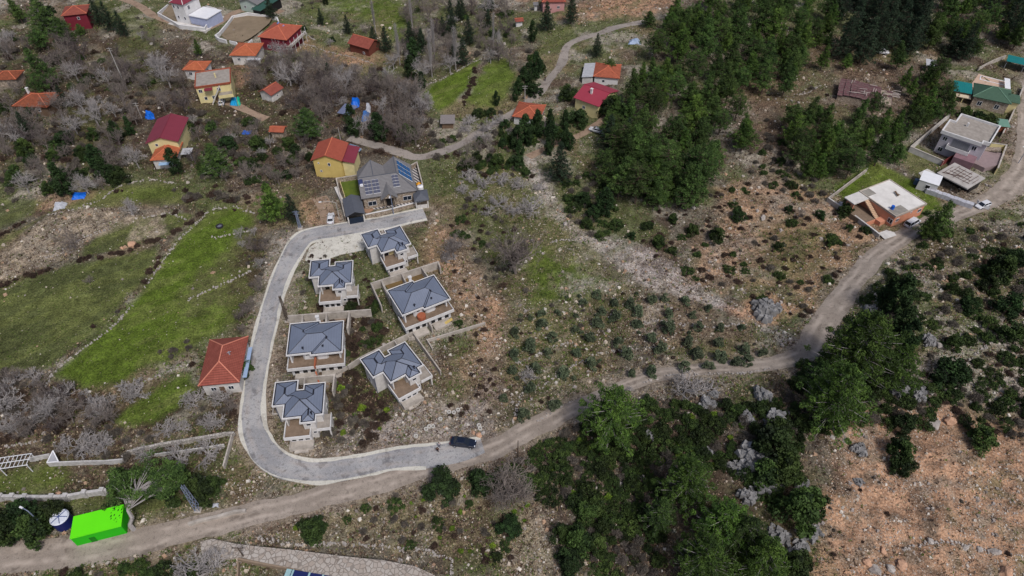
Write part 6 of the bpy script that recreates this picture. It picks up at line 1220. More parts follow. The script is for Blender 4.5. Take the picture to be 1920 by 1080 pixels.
def bush(seed, h, R, m, nc=26, per=55, leaf=.2, cr=.5, name="foliage", asp=.55, hollow=.4):
    rng = np.random.RandomState(seed); C = []; RR = []
    lob = rng.uniform(0, 6.3, 4); amp = rng.uniform(.1, .3, 4)
    for i in range(nc):
        u = rng.normal(size=3); u /= np.linalg.norm(u); u[2] = abs(u[2]); a = math.atan2(u[1], u[0]); k = 1+sum(amp[j]*cos((j+1)*a+lob[j]) for j in range(4))*.6
        q = rng.uniform(hollow, 1)**.5; C.append((u[0]*(R-cr*.7)*q*k, u[1]*(R-cr*.7)*q*k, u[2]*(h-cr*.8)*q+.15)); RR.append(cr*rng.uniform(.65, 1.3))
    V, F, t = leaves(C, RR, per, leaf, rng, .8, .0, 1, asp); V[:, 2] = np.maximum(V[:, 2], -.15); return build_mesh(name, V, F, [m], tone=t)
def bare(seed, h, R, m, spread=.6, depth=5, tw=.028, n0=5, low=.25, kids=(2, 4), trunk_r=.2, droop=0):
    rng = np.random.RandomState(seed); S_ = []; T = []
    zt0 = h*low; top = np.array((rng.normal()*.15, rng.normal()*.15, zt0)); T.append((np.array((0,0,-.3)), top, trunk_r, trunk_r*.75))
    def grow(p, d, L, r, k):
        q = p; seg = 3 if k < 3 else 2
        for i in range(seg):
            d = d+rng.normal(size=3)*.22+np.array((0, 0, .05-droop*k*.04)); d /= np.linalg.norm(d); e = q+d*L/seg; S_.append((q, e, max(tw*.7, r*(1-.25*i/seg)), max(tw*.5, r*(1-.25*(i+1)/seg)))); q = e
            if k < depth and i < seg-1 and rng.rand() < .75:
                dd = d+rng.normal(size=3)*.75; dd /= np.linalg.norm(dd); grow(q, dd, L*.6, r*.5, k+1)
        if k < depth:
            for _ in range(rng.randint(*kids)+0):
                dd = d+rng.normal(size=3)*.55; dd /= np.linalg.norm(dd); grow(q, dd, L*rng.uniform(.58, .78), r*.6, k+1)
    for i in range(n0):
        a = 2*pi*i/n0+rng.uniform(-.4, .4); d = np.array((cos(a)*spread, sin(a)*spread, 1-spread*.55)); d /= np.linalg.norm(d); grow(top, d, R*.48 if spread > .5 else h*.3, trunk_r*.5, 1)
    P = np.array([s[1] for s in S_]); rr = np.hypot(P[:, 0], P[:, 1]).max(); sc = R/rr if spread > .5 else min(1.2, R/rr); zz = (h-zt0)/max(.1, P[:, 2].max()-zt0)
    f = np.array((sc, sc, zz)); S2 = [((a_-top)*f+top, (b_-top)*f+top, r0, r1) for a_, b_, r0, r1 in S_]
    V, F = segs(S2, 3); return build_mesh("branches", V, F, [m]), trunk_mesh(T, m)
def stick(seed, h, m):         # leafless poplar: straight column of upright twigs
    rng = np.random.RandomState(seed); S_ = []
    for i in range(230):
        z = rng.uniform(.12, .9)*h; a = rng.uniform(0, 6.3); L = rng.uniform(.1, .22)*h*(1.1-z/h); o_ = rng.uniform(.25, .95)*(.4+z/h*.5); S_.append((np.array((0, 0, z)), np.array((cos(a)*o_, sin(a)*o_, z+L)), .03, .018))
        e = S_[-1][1]
        for _ in range(2): S_.append((e*.6+S_[-1][0]*.4 if False else e, e+np.array((rng.normal()*.3, rng.normal()*.3, L*.6)), .02, .012))
    V, F = segs(S_, 3); return build_mesh("branches", V, F, [m]), trunk_mesh([(np.array((0,0,-.4)), np.array((0,0,h*.98)), .22, .04)], m)
PINES = [pine(i, (11,12.5,9,11.5,8,10.5,7)[i], (3.3,3.0,4.5,3.6,4.0,4.8,3.2)[i], F_PINE, (11,12,8,11,8,9,8)[i], 40, .62, .2, (.2,.15,.35,.2,.25,.3,.1)[i], (.9,.8,.42,1.0,.5,.45,.7)[i], .8, nb=8) for i in range(7)]; PINESL = [pine(20+i, (10,11,9)[i], (3.7,3.1,3.5)[i], F_PINEL, 11, 40, .58, .2, .18, (.7,.95,.8)[i], .4, nb=8) for i in range(3)]
BIGP = [pine(40+i, 13.5, 5.6, (F_PINEL, F_PINE)[i % 2], 13, 66, .72, .2, .12, .7, .8, BARKP, 11) for i in range(4)]
CEDARS = [pine(60+i, 15, 4.6, F_CEDAR, 16, 34, .62, .22, .08, .95, nb=8) for i in range(3)]
CYPS = [cypress(80+i, 8, 1.7, F_CYP) for i in range(3)]
EVG = [(bush(90+i, 4.4, 2.4, F_CYP if i % 2 else F_MAQ, 46, 95, .17, .58, "crown"), trunk_mesh([(np.array((0,0,-.4)), np.array((0,0,2.4)), .16, .1)], BARK)) for i in range(4)]
MAQ = [bush(110+i, (1.7,1.2,2.1,1.5,1.0,1.8)[i], (1.9,2.2,1.6,1.8,1.5,2.3)[i], F_MAQ, 34, 70, .13, .42) for i in range(6)]
OLV = [(bush(130+i, 2.5, 1.25, F_OLIVE, 22, 60, .15, .42, "crown"), trunk_mesh([(np.array((0,0,-.3)), np.array((0,0,1.2)), .1, .08)], BARK)) for i in range(4)]
BRM = [bush(150+i, .8, 1.1, F_BRAM, 20, 55, .15, .36, "foliage", .22) for i in range(5)]
GRB = [bush(170+i, 1.2, 1.3, F_GREYB, 20, 70, .2, .42, "foliage", .12) for i in range(4)]
LIM = [bush(180+i, .8, .7, F_LIME, 12, 50, .14, .3) for i in range(2)]
BARE = [bare(200+i, 6.0, 3.6, (BARKG, BARKG, BARKD, BARKP)[i % 4], .62, 5, .026) for i in range(6)]
FIG = [bare(220+i, 2.6, 2.6, BARKP, .95, 4, .045, 8, .12, (2, 4), .18) for i in range(4)]
WALN = [bare(240+i, 7.0, 5.2, BARKP, .8, 5, .034, 7, .2, (2, 4), .34) for i in range(2)]
POP = [stick(250+i, 16, BARKP) for i in range(3)]
rv = random.Random(99)
LAND = []   # named landmarks for the labels (photo pixels)
for nm, px, py in (("red-roofed house by the bend",412,680),("front left villa",560,765),("front right villa",740,700),("left twin villa",592,640),("right twin villa",790,570),("rearmost villa",725,465),("villa by the straight road",622,530),("grey stone house",730,345),("yellow house",612,300),
   ("crimson-roofed house",300,255),("yellow flat-roofed house",398,165),("veranda house",520,62),("red brick barn",670,78),("white walled villa",345,20),("brown levelled yard",465,50),("small red hut",500,162),("maroon house",140,25),("brown tiled house",47,190),("twin green fields",885,160),("plank shed",837,228),
   ("crimson gable house",1108,172),("orange hip house",1135,130),("lane cottage",987,208),("salmon house",1675,385),("white cabin",1730,345),("pale flat-roofed villa",1815,255),("green-roofed house",1850,175),("ruined barn",1615,160),("white pickup",1650,100),("teal canopy",1905,115),("concrete slab terrace",1800,325),
   ("green cabin",180,983),("round blue tank",117,962),("lattice pylon",355,935),("ladder pergola",25,863),("triangular shelter",98,857),("crazy-paved terrace",600,1050),("navy saloon",869,831),("blue tarp in the fields",148,368),("big left meadow",150,570),("bright green meadow",380,520),("stone well",412,425),
   ("pinkish field boulder",249,460),("orange quarry slope",1700,950),("grey crags",1420,880),("white gravel strip",1160,490),("olive grove",1200,630),("bend of the dirt road",1540,640),("green gully",1050,510),("boulder by the gravel",1430,585),("bare roundish tree",968,475),("white dirt-path car",1118,245),("walled vineyard plot",370,850),("orange earth bank at the top",1180,40),
   ("white car on the right road",1841,388),("bottom-right rock pile",1650,1050),("dirt road at the bottom",700,915),("rubble east of the villas",880,760),("blue tin shack",640,215),("small triangular meadow",290,755)): LAND.append((nm, *ray(px, py)))
PLANTS = []
def rel(x, y):
    ds = sorted(((math.hypot(x-lx, y-ly), nm, x-lx, y-ly) for nm, lx, ly in LAND))
    d, nm, dx, dy = ds[0]
    side = ("right of" if dx > 0 else "left of") if abs(dx) > abs(dy)*1.2 else ("behind" if dy > 0 else "in front of")
    dist = "just " if d < 7 else ("" if d < 16 else "far ")
    return dist+side+" the "+nm, ds[1][1]
def plant(kind, px, size=1.0, sxy=None, up=None, variant=None, xyz=None):
    """one tree or shrub; px marks the middle of its crown in the photo"""
    name, variants, H0, cat, gr, desc = KINDS[kind]
    x, y, z = xyz if xyz else at(px[0], px[1], up if up is not None else H0*size*.5)
    v = variants[variant if variant is not None else rv.randrange(len(variants))]
    s3 = (size*(sxy or 1)*rv.uniform(.92, 1.08), size*(sxy or 1)*rv.uniform(.92, 1.08), size*rv.uniform(.9, 1.1)); rz = rv.uniform(0, 6.28)
    if isinstance(v, tuple):
        o = link(name, None, None, (x, y, z), rz); link("branches" if 'bare' in kind or kind in ('fig', 'walnut', 'poplar') else "crown", v[0], o); link("trunk", v[1], o)
    else: o = link(name, v, None, (x, y, z), rz)
    o.scale = s3; PLANTS.append((o, kind, size, x, y)); return o
KINDS = {
 'pine': ("pine_tree", PINES, 11, "pine tree", "pines on the slope", "dark green pine"), 'pinel': ("pine_tree", PINESL, 10, "pine tree", "bright pines on the slope", "bright green pine"), 'big': ("pine_tree", BIGP, 14, "pine tree", "big spreading pines", "broad pine showing pale limbs"),
 'cedar': ("cedar_tree", CEDARS, 15, "cedar tree", "dark cedars", "dark layered cedar"), 'cyp': ("cypress_tree", CYPS, 8, "cypress tree", "cypresses", "narrow dark cypress"), 'evg': ("evergreen_tree", EVG, 4.4, "evergreen tree", "round evergreen trees", "round dark evergreen tree"),
 'maq': ("evergreen_shrub", MAQ, 1.7, "shrub", "evergreen shrubs of the scrub", "dense evergreen shrub"), 'olive': ("olive_tree", OLV, 2.5, "olive tree", "young olive trees in the grove", "grey-green young olive tree"), 'bram': ("bramble_bush", BRM, .8, "bush", "dead brown bramble bushes", "dead brown bramble bush"),
 'grb': ("twiggy_shrub", GRB, 1.2, "shrub", "grey twiggy shrubs", "grey twiggy shrub"), 'lime': ("spurge_bush", LIM, .8, "bush", "lime green bushes", "lime green bush"), 'bare': ("bare_tree", BARE, 6, "bare tree", "leafless grey trees", "leafless grey tree"),
 'fig': ("bare_fig_tree", FIG, 2.6, "bare tree", "low pale leafless fig trees", "low pale leafless tree"), 'walnut': ("bare_tree", WALN, 7, "bare tree", "large spreading leafless trees", "large spreading pale leafless tree"), 'poplar': ("bare_poplar", POP, 16, "bare tree", "tall bare poplars", "tall thin bare poplar")}
OCC = {}
def free(x, y, r, layer):
    L_ = OCC.setdefault(layer, []); 
    for a, b_, c_ in L_:
        if (a-x)**2+(b_-y)**2 < (r+c_)**2: return False
    L_.append((x, y, r)); return True
BLOCK = []   # keep plants off roads and buildings
for L_, w_ in ((DIRT_ROAD,3.2),(CONC_ROAD,3.4),(LANE,1.8),(TRACK,2),(YARD_TRACK,2),(PARK_TRACK,1.5)): BLOCK.append((W2(L_), w_, None))
HB = [(o_.location.x, o_.location.y, o_.rotation_euler.z, *( (15,15) if o_.name.startswith(('grey_roofed','flat_roofed_villa')) else (12,12))) for o_ in COL.objects if o_.get("category") in ("house","barn","shed","cabin","terrace","tank","canopy","pool","pavilion","carport")]
def clear(x, y, r=1.0, houses=True):
    X = np.array([x]); Y = np.array([y])
    for P_, w_, _ in BLOCK:
        if linedist(X, Y, P_)[0] < w_+r*.4: return False
    if houses:
        for hx, hy, a, w, d in HB:
            dx, dy = x-hx, y-hy; u = dx*cos(a)+dy*sin(a); v = -dx*sin(a)+dy*cos(a)
            if -r*.6-.5 < u < w+r*.5-1.5 and -r*.6-2.0 < v < d+r*.5-1: return False
    return True
def fill(kinds, P, n, s0, s1, sp, layer='a', seed=0, sxy=None, holes=()):
    """scatter individual plants inside a photo polygon, at least sp metres apart"""
    R_ = random.Random(seed); xs = [p[0] for p in P]; ys = [p[1] for p in P]; c = 0; tries = 0
    while c < n and tries < n*25:
        tries += 1; px = R_.uniform(min(xs), max(xs)); py = R_.uniform(min(ys), max(ys))
        if not inpoly(px, py, P) or any(inpoly(px, py, h_) for h_ in holes): continue
        s_ = R_.uniform(s0, s1); k = R_.choice(kinds); x, y, z = at(px, py, KINDS[k][2]*s_*.45)
        if not free(x, y, sp*s_*.5, layer) or not clear(x, y, sp*s_*.5): continue
        plant(k, None, s_, sxy, xyz=(x, y, z)); c += 1
# ---- individually placed trees
for p, s_ in (((1150,770),1.15),((1618,652),1.38),((1578,742),1.2),((1682,690),.8),((1540,700),.6),((1292,905),.9),((1358,975),.85),((1238,965),.6),((1430,1050),.9),((1320,1050),.9),((1395,1000),.75)): plant('big', p, s_, variant={1150:0,1618:0,1578:2,1682:0,1540:1,1292:2,1358:0,1238:1,1430:2,1320:0,1395:3}[p[0]])
plant('big', (575,228), .85, variant=1); plant('big', (402,300), .8, variant=1); plant('big', (75,30), .95, variant=3); plant('big', (115,55), .8, variant=1)
for p, s_ in (((508,382),1.25),((80,130),1.1),((70,160),.8),((370,90),.6),((1840,-10),.9),((1220,25),.9),((1145,120),.6),((1545,110),.8),((1690,105),.9),((1760,130),1.0),((1640,200),.75),((1610,215),.7),((1740,195),.9),((1800,75),.9),((1830,90),.8),((1590,115),.6),((1765,415),1.0),((1740,430),.7),((1500,230),.9),((1515,215),.8)):
    plant('pinel' if p[0] in (508,370,1800,1740,1545,1590) else 'pine', p, s_)
for p, s_ in (((200,30),.75),((225,45),.6),((178,20),.7),((545,390),.55),((650,45),.5),((505,15),.6),((600,30),.45),((700,70),.55),((722,75),.6),((790,75),.6),((1025,30),.75),((1072,20),.65),((1050,305),.85),((615,132),.45),((45,235),.6),((770,100),.5),((1120,85),.55),((115,180),.5),((865,10),.6),((830,50),.5),((850,100),.5)): plant('cedar', p, s_)
for p, s_ in (((660,228),1.2),((708,236),1.25),((110,335),1.3),((180,300),1.1),((195,320),1.0),((1005,125),1.1),((983,150),1.0),((972,160),.8),((325,305),1.0),((775,95),1.3),((790,150),.8),((985,240),1.2),((1008,232),1.1),((970,255),1.0),((1035,250),1.1),((1060,255),.9),((1688,560),1.3),((1700,600),1.1),((1668,545),1.0),((1710,625),1.0),((1135,380),1.1),((770,125),1.1),((998,60),.9),((215,245),.9),((240,235),.8),((930,185),.01+.6)): plant('cyp', p, s_, sxy=1.1)
for p, s_ in (((1085,215),1.5),((1065,170),1.3),((1002,165),1.1),((760,245),1.3),((1150,200),1.7),((1455,835),1.7),((1480,870),1.5),((1500,950),1.8),((1440,880),1.2),((1462,800),1.2),((1490,1060),1.3),((1530,935),1.0),((930,300),1.0),((895,295),.9),((970,300),1.0),((870,305),.8),((700,380),.01+.5),((540,265),1.0),((425,265),1.1),((350,240),1.0),((60,200),1.1),((480,265),1.1),((30,960),1.4),((60,985),1.3),((95,960),1.1),((0,985),1.3),((330,910),1.4),((300,905),1.3),((370,915),1.3),((395,905),.9),((250,905),1.2),((225,895),1.2),((200,960),.7),((455,690),.9),((1140,375),1.2),((1115,395),1.0),((1095,370),1.0),((1385,400),.8),((1345,440),1.0),((1300,430),.8),((1262,408),.6),((1236,450),.8),((1100,415),.8),((1185,440),.01+.5),((1790,690),1.45),((1790,640),.9),((1880,505),1.5),((1895,570),1.4),((1905,625),1.2),((1700,790),1.0),((1690,845),1.2),((1700,870),1.0),((1850,815),1.1),((1860,530),.9),((1905,480),1.0),((828,905),1.4),((905,900),1.2),((1820,570),.9),((1590,390),1.0),((1560,450),.01+.6),((1480,390),.01+.5),((1540,400),.6),((955,985),.9),((1050,1000),.8),((1085,1010),1.1),((1100,960),.9),((1120,1020),.8),((1068,1050),1.0),((590,1000),.01+.5),((585,990),1.0),((590,985),.8)): plant('evg', p, s_)
for p, s_, k in (((240,388),1.0,0),((130,448),1.1,None),((165,525),.01+.4,None),((968,476),2.1,None),((966,480),1.7,None),((850,462),1.2,None),((955,905),1.7,None),((952,910),1.4,None),((1500,400),.01+.5,None),((540,140),1.5,1),((20,245),1.4,0),((770,170),1.2,1),((800,190),1.0,0),((430,760),.6,None),((935,95),1.2,None),((850,75),1.2,None)):
    plant('walnut' if k is not None else 'bare', p, s_ if k is None else s_*.75)
for p, s_ in (((745,80),1.0),((806,95),1.15),((852,85),1.1),((770,20),.9),((812,70),.9),((700,30),.8),((925,60),.8)): plant('poplar', p, s_)
for p, s_ in (((880,330),1.2),((905,340),1.1),((940,335),1.2),((975,345),1.1),((1000,385),1.6),((890,365),1.0),((865,355),.9),((935,375),1.2),((960,390),1.2),((1010,350),.9),((915,395),.9),((850,460),1.0),((840,480),.9),((1180,725+5),.01+.4),((1290,722),1.5),((1320,725),1.0),((365,745),1.1),((400,785),1.1),((415,745),1.0),((385,790),.8),((330,855),1.3),((385,845),1.3),((360,1060),1.5),((400,1055),1.2),((120,730),1.1),((60,705),1.0),((110,745),1.2),((180,770),1.3),((240,725),1.2),((255,735),1.0),((15,745),1.3),((20,715),1.0),((150,835),1.3),((185,830),1.1),((85,770),1.0),((180,335),1.5),((992,700),.9),((720,380),.01+.3),((1380,405),.6),((640,190),1.0),((880,225),1.2),((915,235),1.3),((940,225),1.1),((960,250),1.1),((900,255),1.0),((870,240),1.0),((575,170),1.2),((530,120),1.3)): plant('fig', p, s_, sxy=1.1)
for p, s_ in (((1017,605),1.1),((1016,586),.9),((1037,631),1),((995,644),1.3),((1079,617),.9),((1106,631),1.1),((1120,602),1.2),((1155,591),1.2),((1153,567),.9),((1197,581),1.1),((1194,605),1.1),((1222,560),1),((1255,585),.9),((1254,611),1.3),((1286,562),1),((1247,558),.9),((1310,611),.9),((1352,612),.8),((1392,612),.8),((1222,630),1.1),((1160,638),1),((1292,638),1.1),((1347,640),1.1),((1396,652),1.1),((1240,651),1.2),((1176,659),1.3),((1081,660),1),((1027,660),.9),((1109,679),1.2),((1309,662),1.2),((1352,665),1.3),((1402,674),1.2),((1380,678),1),((1285,685),1.1),((1330,684),1),((1222,694),1.1),((1005,689),1.1),((1056,697),1.1),((995,726),1.1),((1039,757),1.1),((981,775),1.1),((965,661),1.1),((966,620),1),((961,694),1),((1094,565),.8),((1120,552),1),((1046,585),.7),((1130,581),.9),((1182,567),1),((1432,660),.9),((1185,700),.8),((945,745),.8),((1300,590),.8),((1330,575),.7)): plant('olive', p, s_)
for p in ((858,436),(870,440),(905,455),(865,410),(1385,395),(1308,475),(1290,505),(1740,400),(700,575),(705,570),(860,605),(702,640),(1815,790)): plant('maq', p, rv.uniform(.6,1.0))
# ---- woods and thickets, every plant its own object
F1 = [(1240,0),(1400,-20),(1570,-10),(1570,60),(1500,100),(1470,190),(1450,240),(1400,270),(1340,290),(1320,330),(1290,350),(1240,360),(1180,350),(1130,320),(1125,265),(1170,240),(1170,200),(1210,110),(1250,60)]
fill(['pine','pine','pinel'], F1, 128, .6, 1.3, 3.9, 'tall', 1, holes=[[(1400,170),(1470,150),(1480,260),(1400,260)],[(1360,200),(1400,220),(1370,300),(1340,280)]])
fill(['pine'], [(1150,240),(1210,225),(1330,310),(1325,370),(1260,375),(1160,340)], 15, 1.0, 1.3, 2.6, 'tallb', 15)
fill(['cedar'], [(1570,10),(1600,-30),(1740,-30),(1750,60),(1720,85),(1640,85),(1580,85)], 26, .9, 1.15, 4.0, 'tall', 2)
fill(['cedar','pine','pinel'], [(1740,-30),(1930,-30),(1930,60),(1890,80),(1840,80),(1800,110),(1760,100),(1740,60)], 34, .7, 1.1, 4.0, 'tall', 3)
fill(['pine','pinel'], [(1480,215),(1540,190),(1560,230),(1640,235),(1700,225),(1715,255),(1690,280),(1600,310),(1540,330),(1495,300)], 34, .55, 1.05, 4, 'tall', 4)
fill(['pine','pinel'], [(1700,130),(1780,110),(1800,160),(1780,215),(1730,230),(1690,200)], 12, .6, .9, 4, 'tall', 5)
fill(['pine','cedar'], [(1130,230),(1170,190),(1200,240),(1150,300)], 8, .5, .8, 3.5, 'tall', 6)
fill(['evg'], [(1800,205),(1880,225),(1850,240),(1780,215)], 5, .8, 1.1, 3, 'tall', 7)
fill(['pine','cedar','evg'], [(20,10),(160,0),(150,80),(60,90)], 12, .5, .9, 4, 'tall', 8)
B_UL = [(0,60),(200,90),(330,110),(350,190),(260,220),(160,230),(60,260),(0,240)]
fill(['bare','bare','grb'], B_UL, 90, .8, 1.45, 2.9, 'tall', 10)
fill(['bare'], [(480,85),(600,110),(720,140),(800,180),(790,260),(680,250),(560,190),(470,150)], 80, .8, 1.5, 3.0, 'tall', 11)
fill(['cedar'], [(770,0),(960,0),(960,110),(880,115),(750,80)], 9, .45, .7, 5, 'tall', 121)
fill(['bare'], [(770,0),(960,0),(960,110),(880,115),(800,140),(730,130),(750,60)], 46, .8, 1.4, 3.6, 'tall', 12)
fill(['bare','evg','grb'], [(0,240),(200,230),(270,300),(250,335),(150,350),(60,360),(0,360)], 50, .7, 1.2, 3.4, 'tall', 13)
fill(['bare','grb'], [(340,200),(470,225),(560,330),(480,335),(340,330)], 44, .6, 1.15, 3.2, 'tall', 14)
fill(['bare','evg'], [(560,250),(600,280),(590,330),(480,340),(540,300)], 8, .5, .8, 4, 'tall', 15)
fill(['fig','bare','grb'], [(0,690),(90,720),(210,745),(210,800),(100,815),(0,810)], 34, .55, 1.0, 2.8, 'tall', 16)
fill(['fig','grb'], [(100,830),(220,800),(360,800),(300,830),(230,870),(110,850)], 14, .7, 1.1, 2.8, 'tall', 17)
fill(['grb','bare'], [(440,420),(500,440),(500,600),(470,650),(440,600),(470,520)], 30, .35, .7, 2.2, 'tall', 18)
fill(['bare','grb','evg'], [(840,210),(960,200),(980,290),(800,320),(790,280),(850,285)], 26, .4, .8, 3.4, 'tall', 19)
fill(['evg','grb','cyp'], [(960,140),(1000,110),(1040,100),(1020,160),(960,200)], 10, .5, .8, 3, 'tall', 20)
fill(['evg','cyp'], [(960,215),(1060,220),(1080,270),(980,290),(940,260)], 14, .6, .95, 2.6, 'tall', 21)
fill(['bare','grb'], [(240,20),(330,60),(330,120),(260,130)], 8, .5, .8, 4, 'tall', 22)
fill(['bare','evg','grb'], [(520,0),(620,0),(700,60),(640,90),(560,60)], 14, .4, .8, 4, 'tall', 23)
UND = [([(0,60),(330,110),(350,190),(250,230),(60,260),(0,240)],60),([(480,85),(720,130),(800,180),(790,280),(560,300),(470,220)],60),([(0,240),(250,240),(270,340),(60,360),(0,360)],40),([(340,200),(560,240),(620,330),(480,335),(340,330)],40),([(760,0),(1000,0),(1000,110),(880,115),(760,140)],36),([(790,210),(960,200),(970,300),(800,320)],26)]
for i_, (P_, n_) in enumerate(UND): fill(['grb','bram','grb','maq'] if i_ != 1 else ['grb','bram'], P_, n_, .8, 1.5, 1.7, 'low', 400+i_)
fill(['grb','bram','grb'], [(0,700),(90,720),(220,770),(220,820),(0,830)], 40, .7, 1.2, 1.5, 'low', 410)
M1 = [(965,860),(1010,840),(1090,790),(1130,800),(1210,755),(1330,750),(1420,755),(1480,740),(1520,790),(1500,830),(1480,900),(1440,940),(1380,880),(1300,870),(1240,880),(1180,930),(1110,960),(1000,915),(935,880)]
fill(['maq','maq','maq','maq','grb'], M1, 250, .5, 1.35, 1.95, 'low', 30, holes=[[(1125,850),(1155,845),(1172,905),(1140,910)],[(1235,785),(1280,795),(1255,835)],[(1035,895),(1078,878),(1090,905),(1050,922)],[(1340,800),(1385,790),(1390,830),(1350,835)]])
fill(['maq','maq','grb'], [(1140,900),(1240,870),(1250,1000),(1230,1080),(1130,1080),(1080,980)], 90, .6, 1.2, 1.8, 'low', 31)
fill(['maq','maq','grb'], [(1480,690),(1540,640),(1620,590),(1670,620),(1700,700),(1760,740),(1740,790),(1600,800),(1520,800)], 90, .7, 1.4, 2.0, 'low', 32)
fill(['maq','grb'], [(1640,500),(1720,470),(1720,700),(1640,620),(1620,560)], 28, .6, 1.2, 2.6, 'low', 33)
fill(['maq','grb','bram'], [(1820,470),(1930,440),(1930,720),(1860,700),(1780,640)], 42, .6, 1.3, 2.8, 'low', 34); fill(['maq','grb','maq'], [(1700,440),(1930,420),(1930,820),(1800,790),(1720,700)], 60, .5, 1.2, 2.2, 'low', 341)
fill(['maq','grb','grb'], [(1450,240),(1500,300),(1560,340),(1540,380),(1420,350),(1390,290)], 30, .7, 1.2, 2.4, 'low', 35)
fill(['maq','grb'], [(1060,320),(1130,330),(1160,420),(1130,450),(1080,430),(1060,390)], 30, .7, 1.3, 2.2, 'low', 36)
fill(['maq','grb','bram'], [(800,310),(960,300),(1000,330),(960,330),(830,330)], 22, .7, 1.1, 2, 'low', 37)
fill(['maq','bram','grb'], [(380,1065),(250,1060),(60,1078),(200,1100),(400,1100)], 16, .7, 1.2, 2, 'low', 38)
fill(['bram','bram','grb','bram','maq'], [(600,560),(700,560),(730,640),(690,700),(640,700),(650,620),(600,600)], 40, .5, 1.35, 1.3, 'low', 40)
fill(['bram','bram','lime','grb'], [(620,700),(690,690),(740,780),(680,840),(620,820),(600,760)], 40, .6, 1.3, 1.4, 'low', 41)
fill(['bram'], [(820,430),(940,560),(940,780),(840,780),(830,640),(860,560)], 26, .4, .8, 2, 'low', 42)
fill(['bram','bram','bram','grb','bram','maq'], [(1280,360),(1400,340),(1560,380),(1640,440),(1600,520),(1500,600),(1420,560),(1280,520),(1180,440)], 130, .4, 1.0, 1.9, 'low', 43)
fill(['bram','grb','olive'], [(980,560),(1180,540),(1440,620),(1440,690),(1210,700),(1000,760),(960,700)], 60, .3, .6, 2, 'low', 44)
fill(['bram','grb','maq','lime'], [(600,960),(860,890),(1000,930),(960,1060),(860,1040),(640,1010),(520,1000)], 60, .4, .85, 2, 'low', 45)
fill(['bram','grb'], [(560,480),(700,480),(700,560),(640,590),(560,560)], 16, .4, .8, 1.8, 'low', 46)
fill(['lime','lime','maq'], M1, 40, .6, 1.1, 2, 'top', 47)
fill(['grb','bram','maq'], [(1700,700),(1930,640),(1930,830),(1780,780)], 36, .5, 1.1, 2.4, 'low', 48)
fill(['bram','bram','grb'], [(1540,800),(1920,840),(1920,1080),(1560,1080)], 14, .25, .5, 3, 'low', 49)
fill(['bram','grb'], [(820,330),(960,400),(1000,560),(900,520),(830,420)], 34, .5, 1.0, 2.2, 'low', 50)
fill(['bram','grb'], [(250,640),(470,600),(480,560),(440,800),(370,800),(380,700)], 10, .5, .9, 2, 'low', 51, holes=[[(360,620),(470,620),(460,740),(360,740)]])
fill(['grb','bram'], [(1300,90),(1560,90),(1560,290),(1300,290)], 24, .7, 1.2, 2.4, 'low', 52)
fill(['bram','grb'], [(0,370),(90,380),(360,345),(480,345),(540,330),(480,400),(380,390),(250,345),(100,395)], 20, .5, 1.0, 2, 'low', 53)
def hedge(P, s0, s1, step, kinds=('bram',)):
    W = W2(P)
    for i in range(len(W)-1):
        a, b_ = W[i], W[i+1]; L = math.hypot(b_[0]-a[0], b_[1]-a[1])
        for k in range(max(1, int(L/step))):
            u = (k+rv.random())/max(1, int(L/step)); x = a[0]+(b_[0]-a[0])*u+rv.gauss(0, .3); y = a[1]+(b_[1]-a[1])*u+rv.gauss(0, .3)
            plant(rv.choice(kinds), None, rv.uniform(s0, s1), xyz=(x, y, hz(x, y)))
hedge([(145,497),(180,488),(225,480),(270,463),(310,452)], .8, 1.1, 1.5); hedge([(0,542),(40,527),(80,515),(108,505)], .7, 1.0, 1.5); hedge([(0,450),(25,435),(60,420)], .7, 1.0, 1.6); hedge([(270,535),(285,505),(302,480)], .7, 1.0, 1.5)
hedge([(320,445),(345,430),(365,412),(378,402)], .8, 1.1, 1.6); hedge([(340,388),(365,375),(400,372),(440,380),(470,375)], 1.0, 1.5, 1.8, ('bram','grb')); hedge([(868,205),(878,185),(888,165),(892,140)], .7, 1.0, 1.4); hedge([(300,412),(340,400)], .6, .9, 1.5)
hedge([(170,620),(195,600),(230,585)], .4, .7, 2.5, ('bram','grb'))
# the leaning pine beside the green cabin: curved bare trunk, wide crown held away from the road
x, y, z = at(252, 994); t = thing("leaning_pine_tree", "wide pine leaning away on a curved bare trunk right of the green cabin", "pine tree", (x, y, z)); rng = np.random.RandomState(77); T = []; pth = [(0,0,-.4),(-.5,.4,1.2),(.2,1.0,2.4),(-.5,1.9,3.6),(-.1,3.2,4.6),(.6,4.6,5.3)]
for i in range(5): T.append((np.array(pth[i]), np.array(pth[i+1]), .42-.05*i, .37-.05*i))
C = []; RR = []
for i in range(46):
    a = rng.uniform(0, 6.3); q = rng.uniform(.15, 1)**.6; c = np.array((1.6+cos(a)*6.6*q, 6.2+sin(a)*4.0*q, 5.6+1.3*(1-q)+rng.normal()*.4)); T.append((np.array(pth[3+i % 3]), c*.7+np.array(pth[4])*.3, .12, .05)); T.append((c*.7+np.array(pth[4])*.3, c, .06, .02))
    for _ in range(4): C.append(c+rng.normal(size=3)*(.6, .6, .3)); RR.append(.75*rng.uniform(.7, 1.2))
V, F, tn = leaves(C, RR, 60, .2, rng, .8, .05, 1, .3); link("crown", build_mesh("crown", V, F, [F_PINE], tone=tn), t); link("trunk", trunk_mesh(T, BARKP), t)
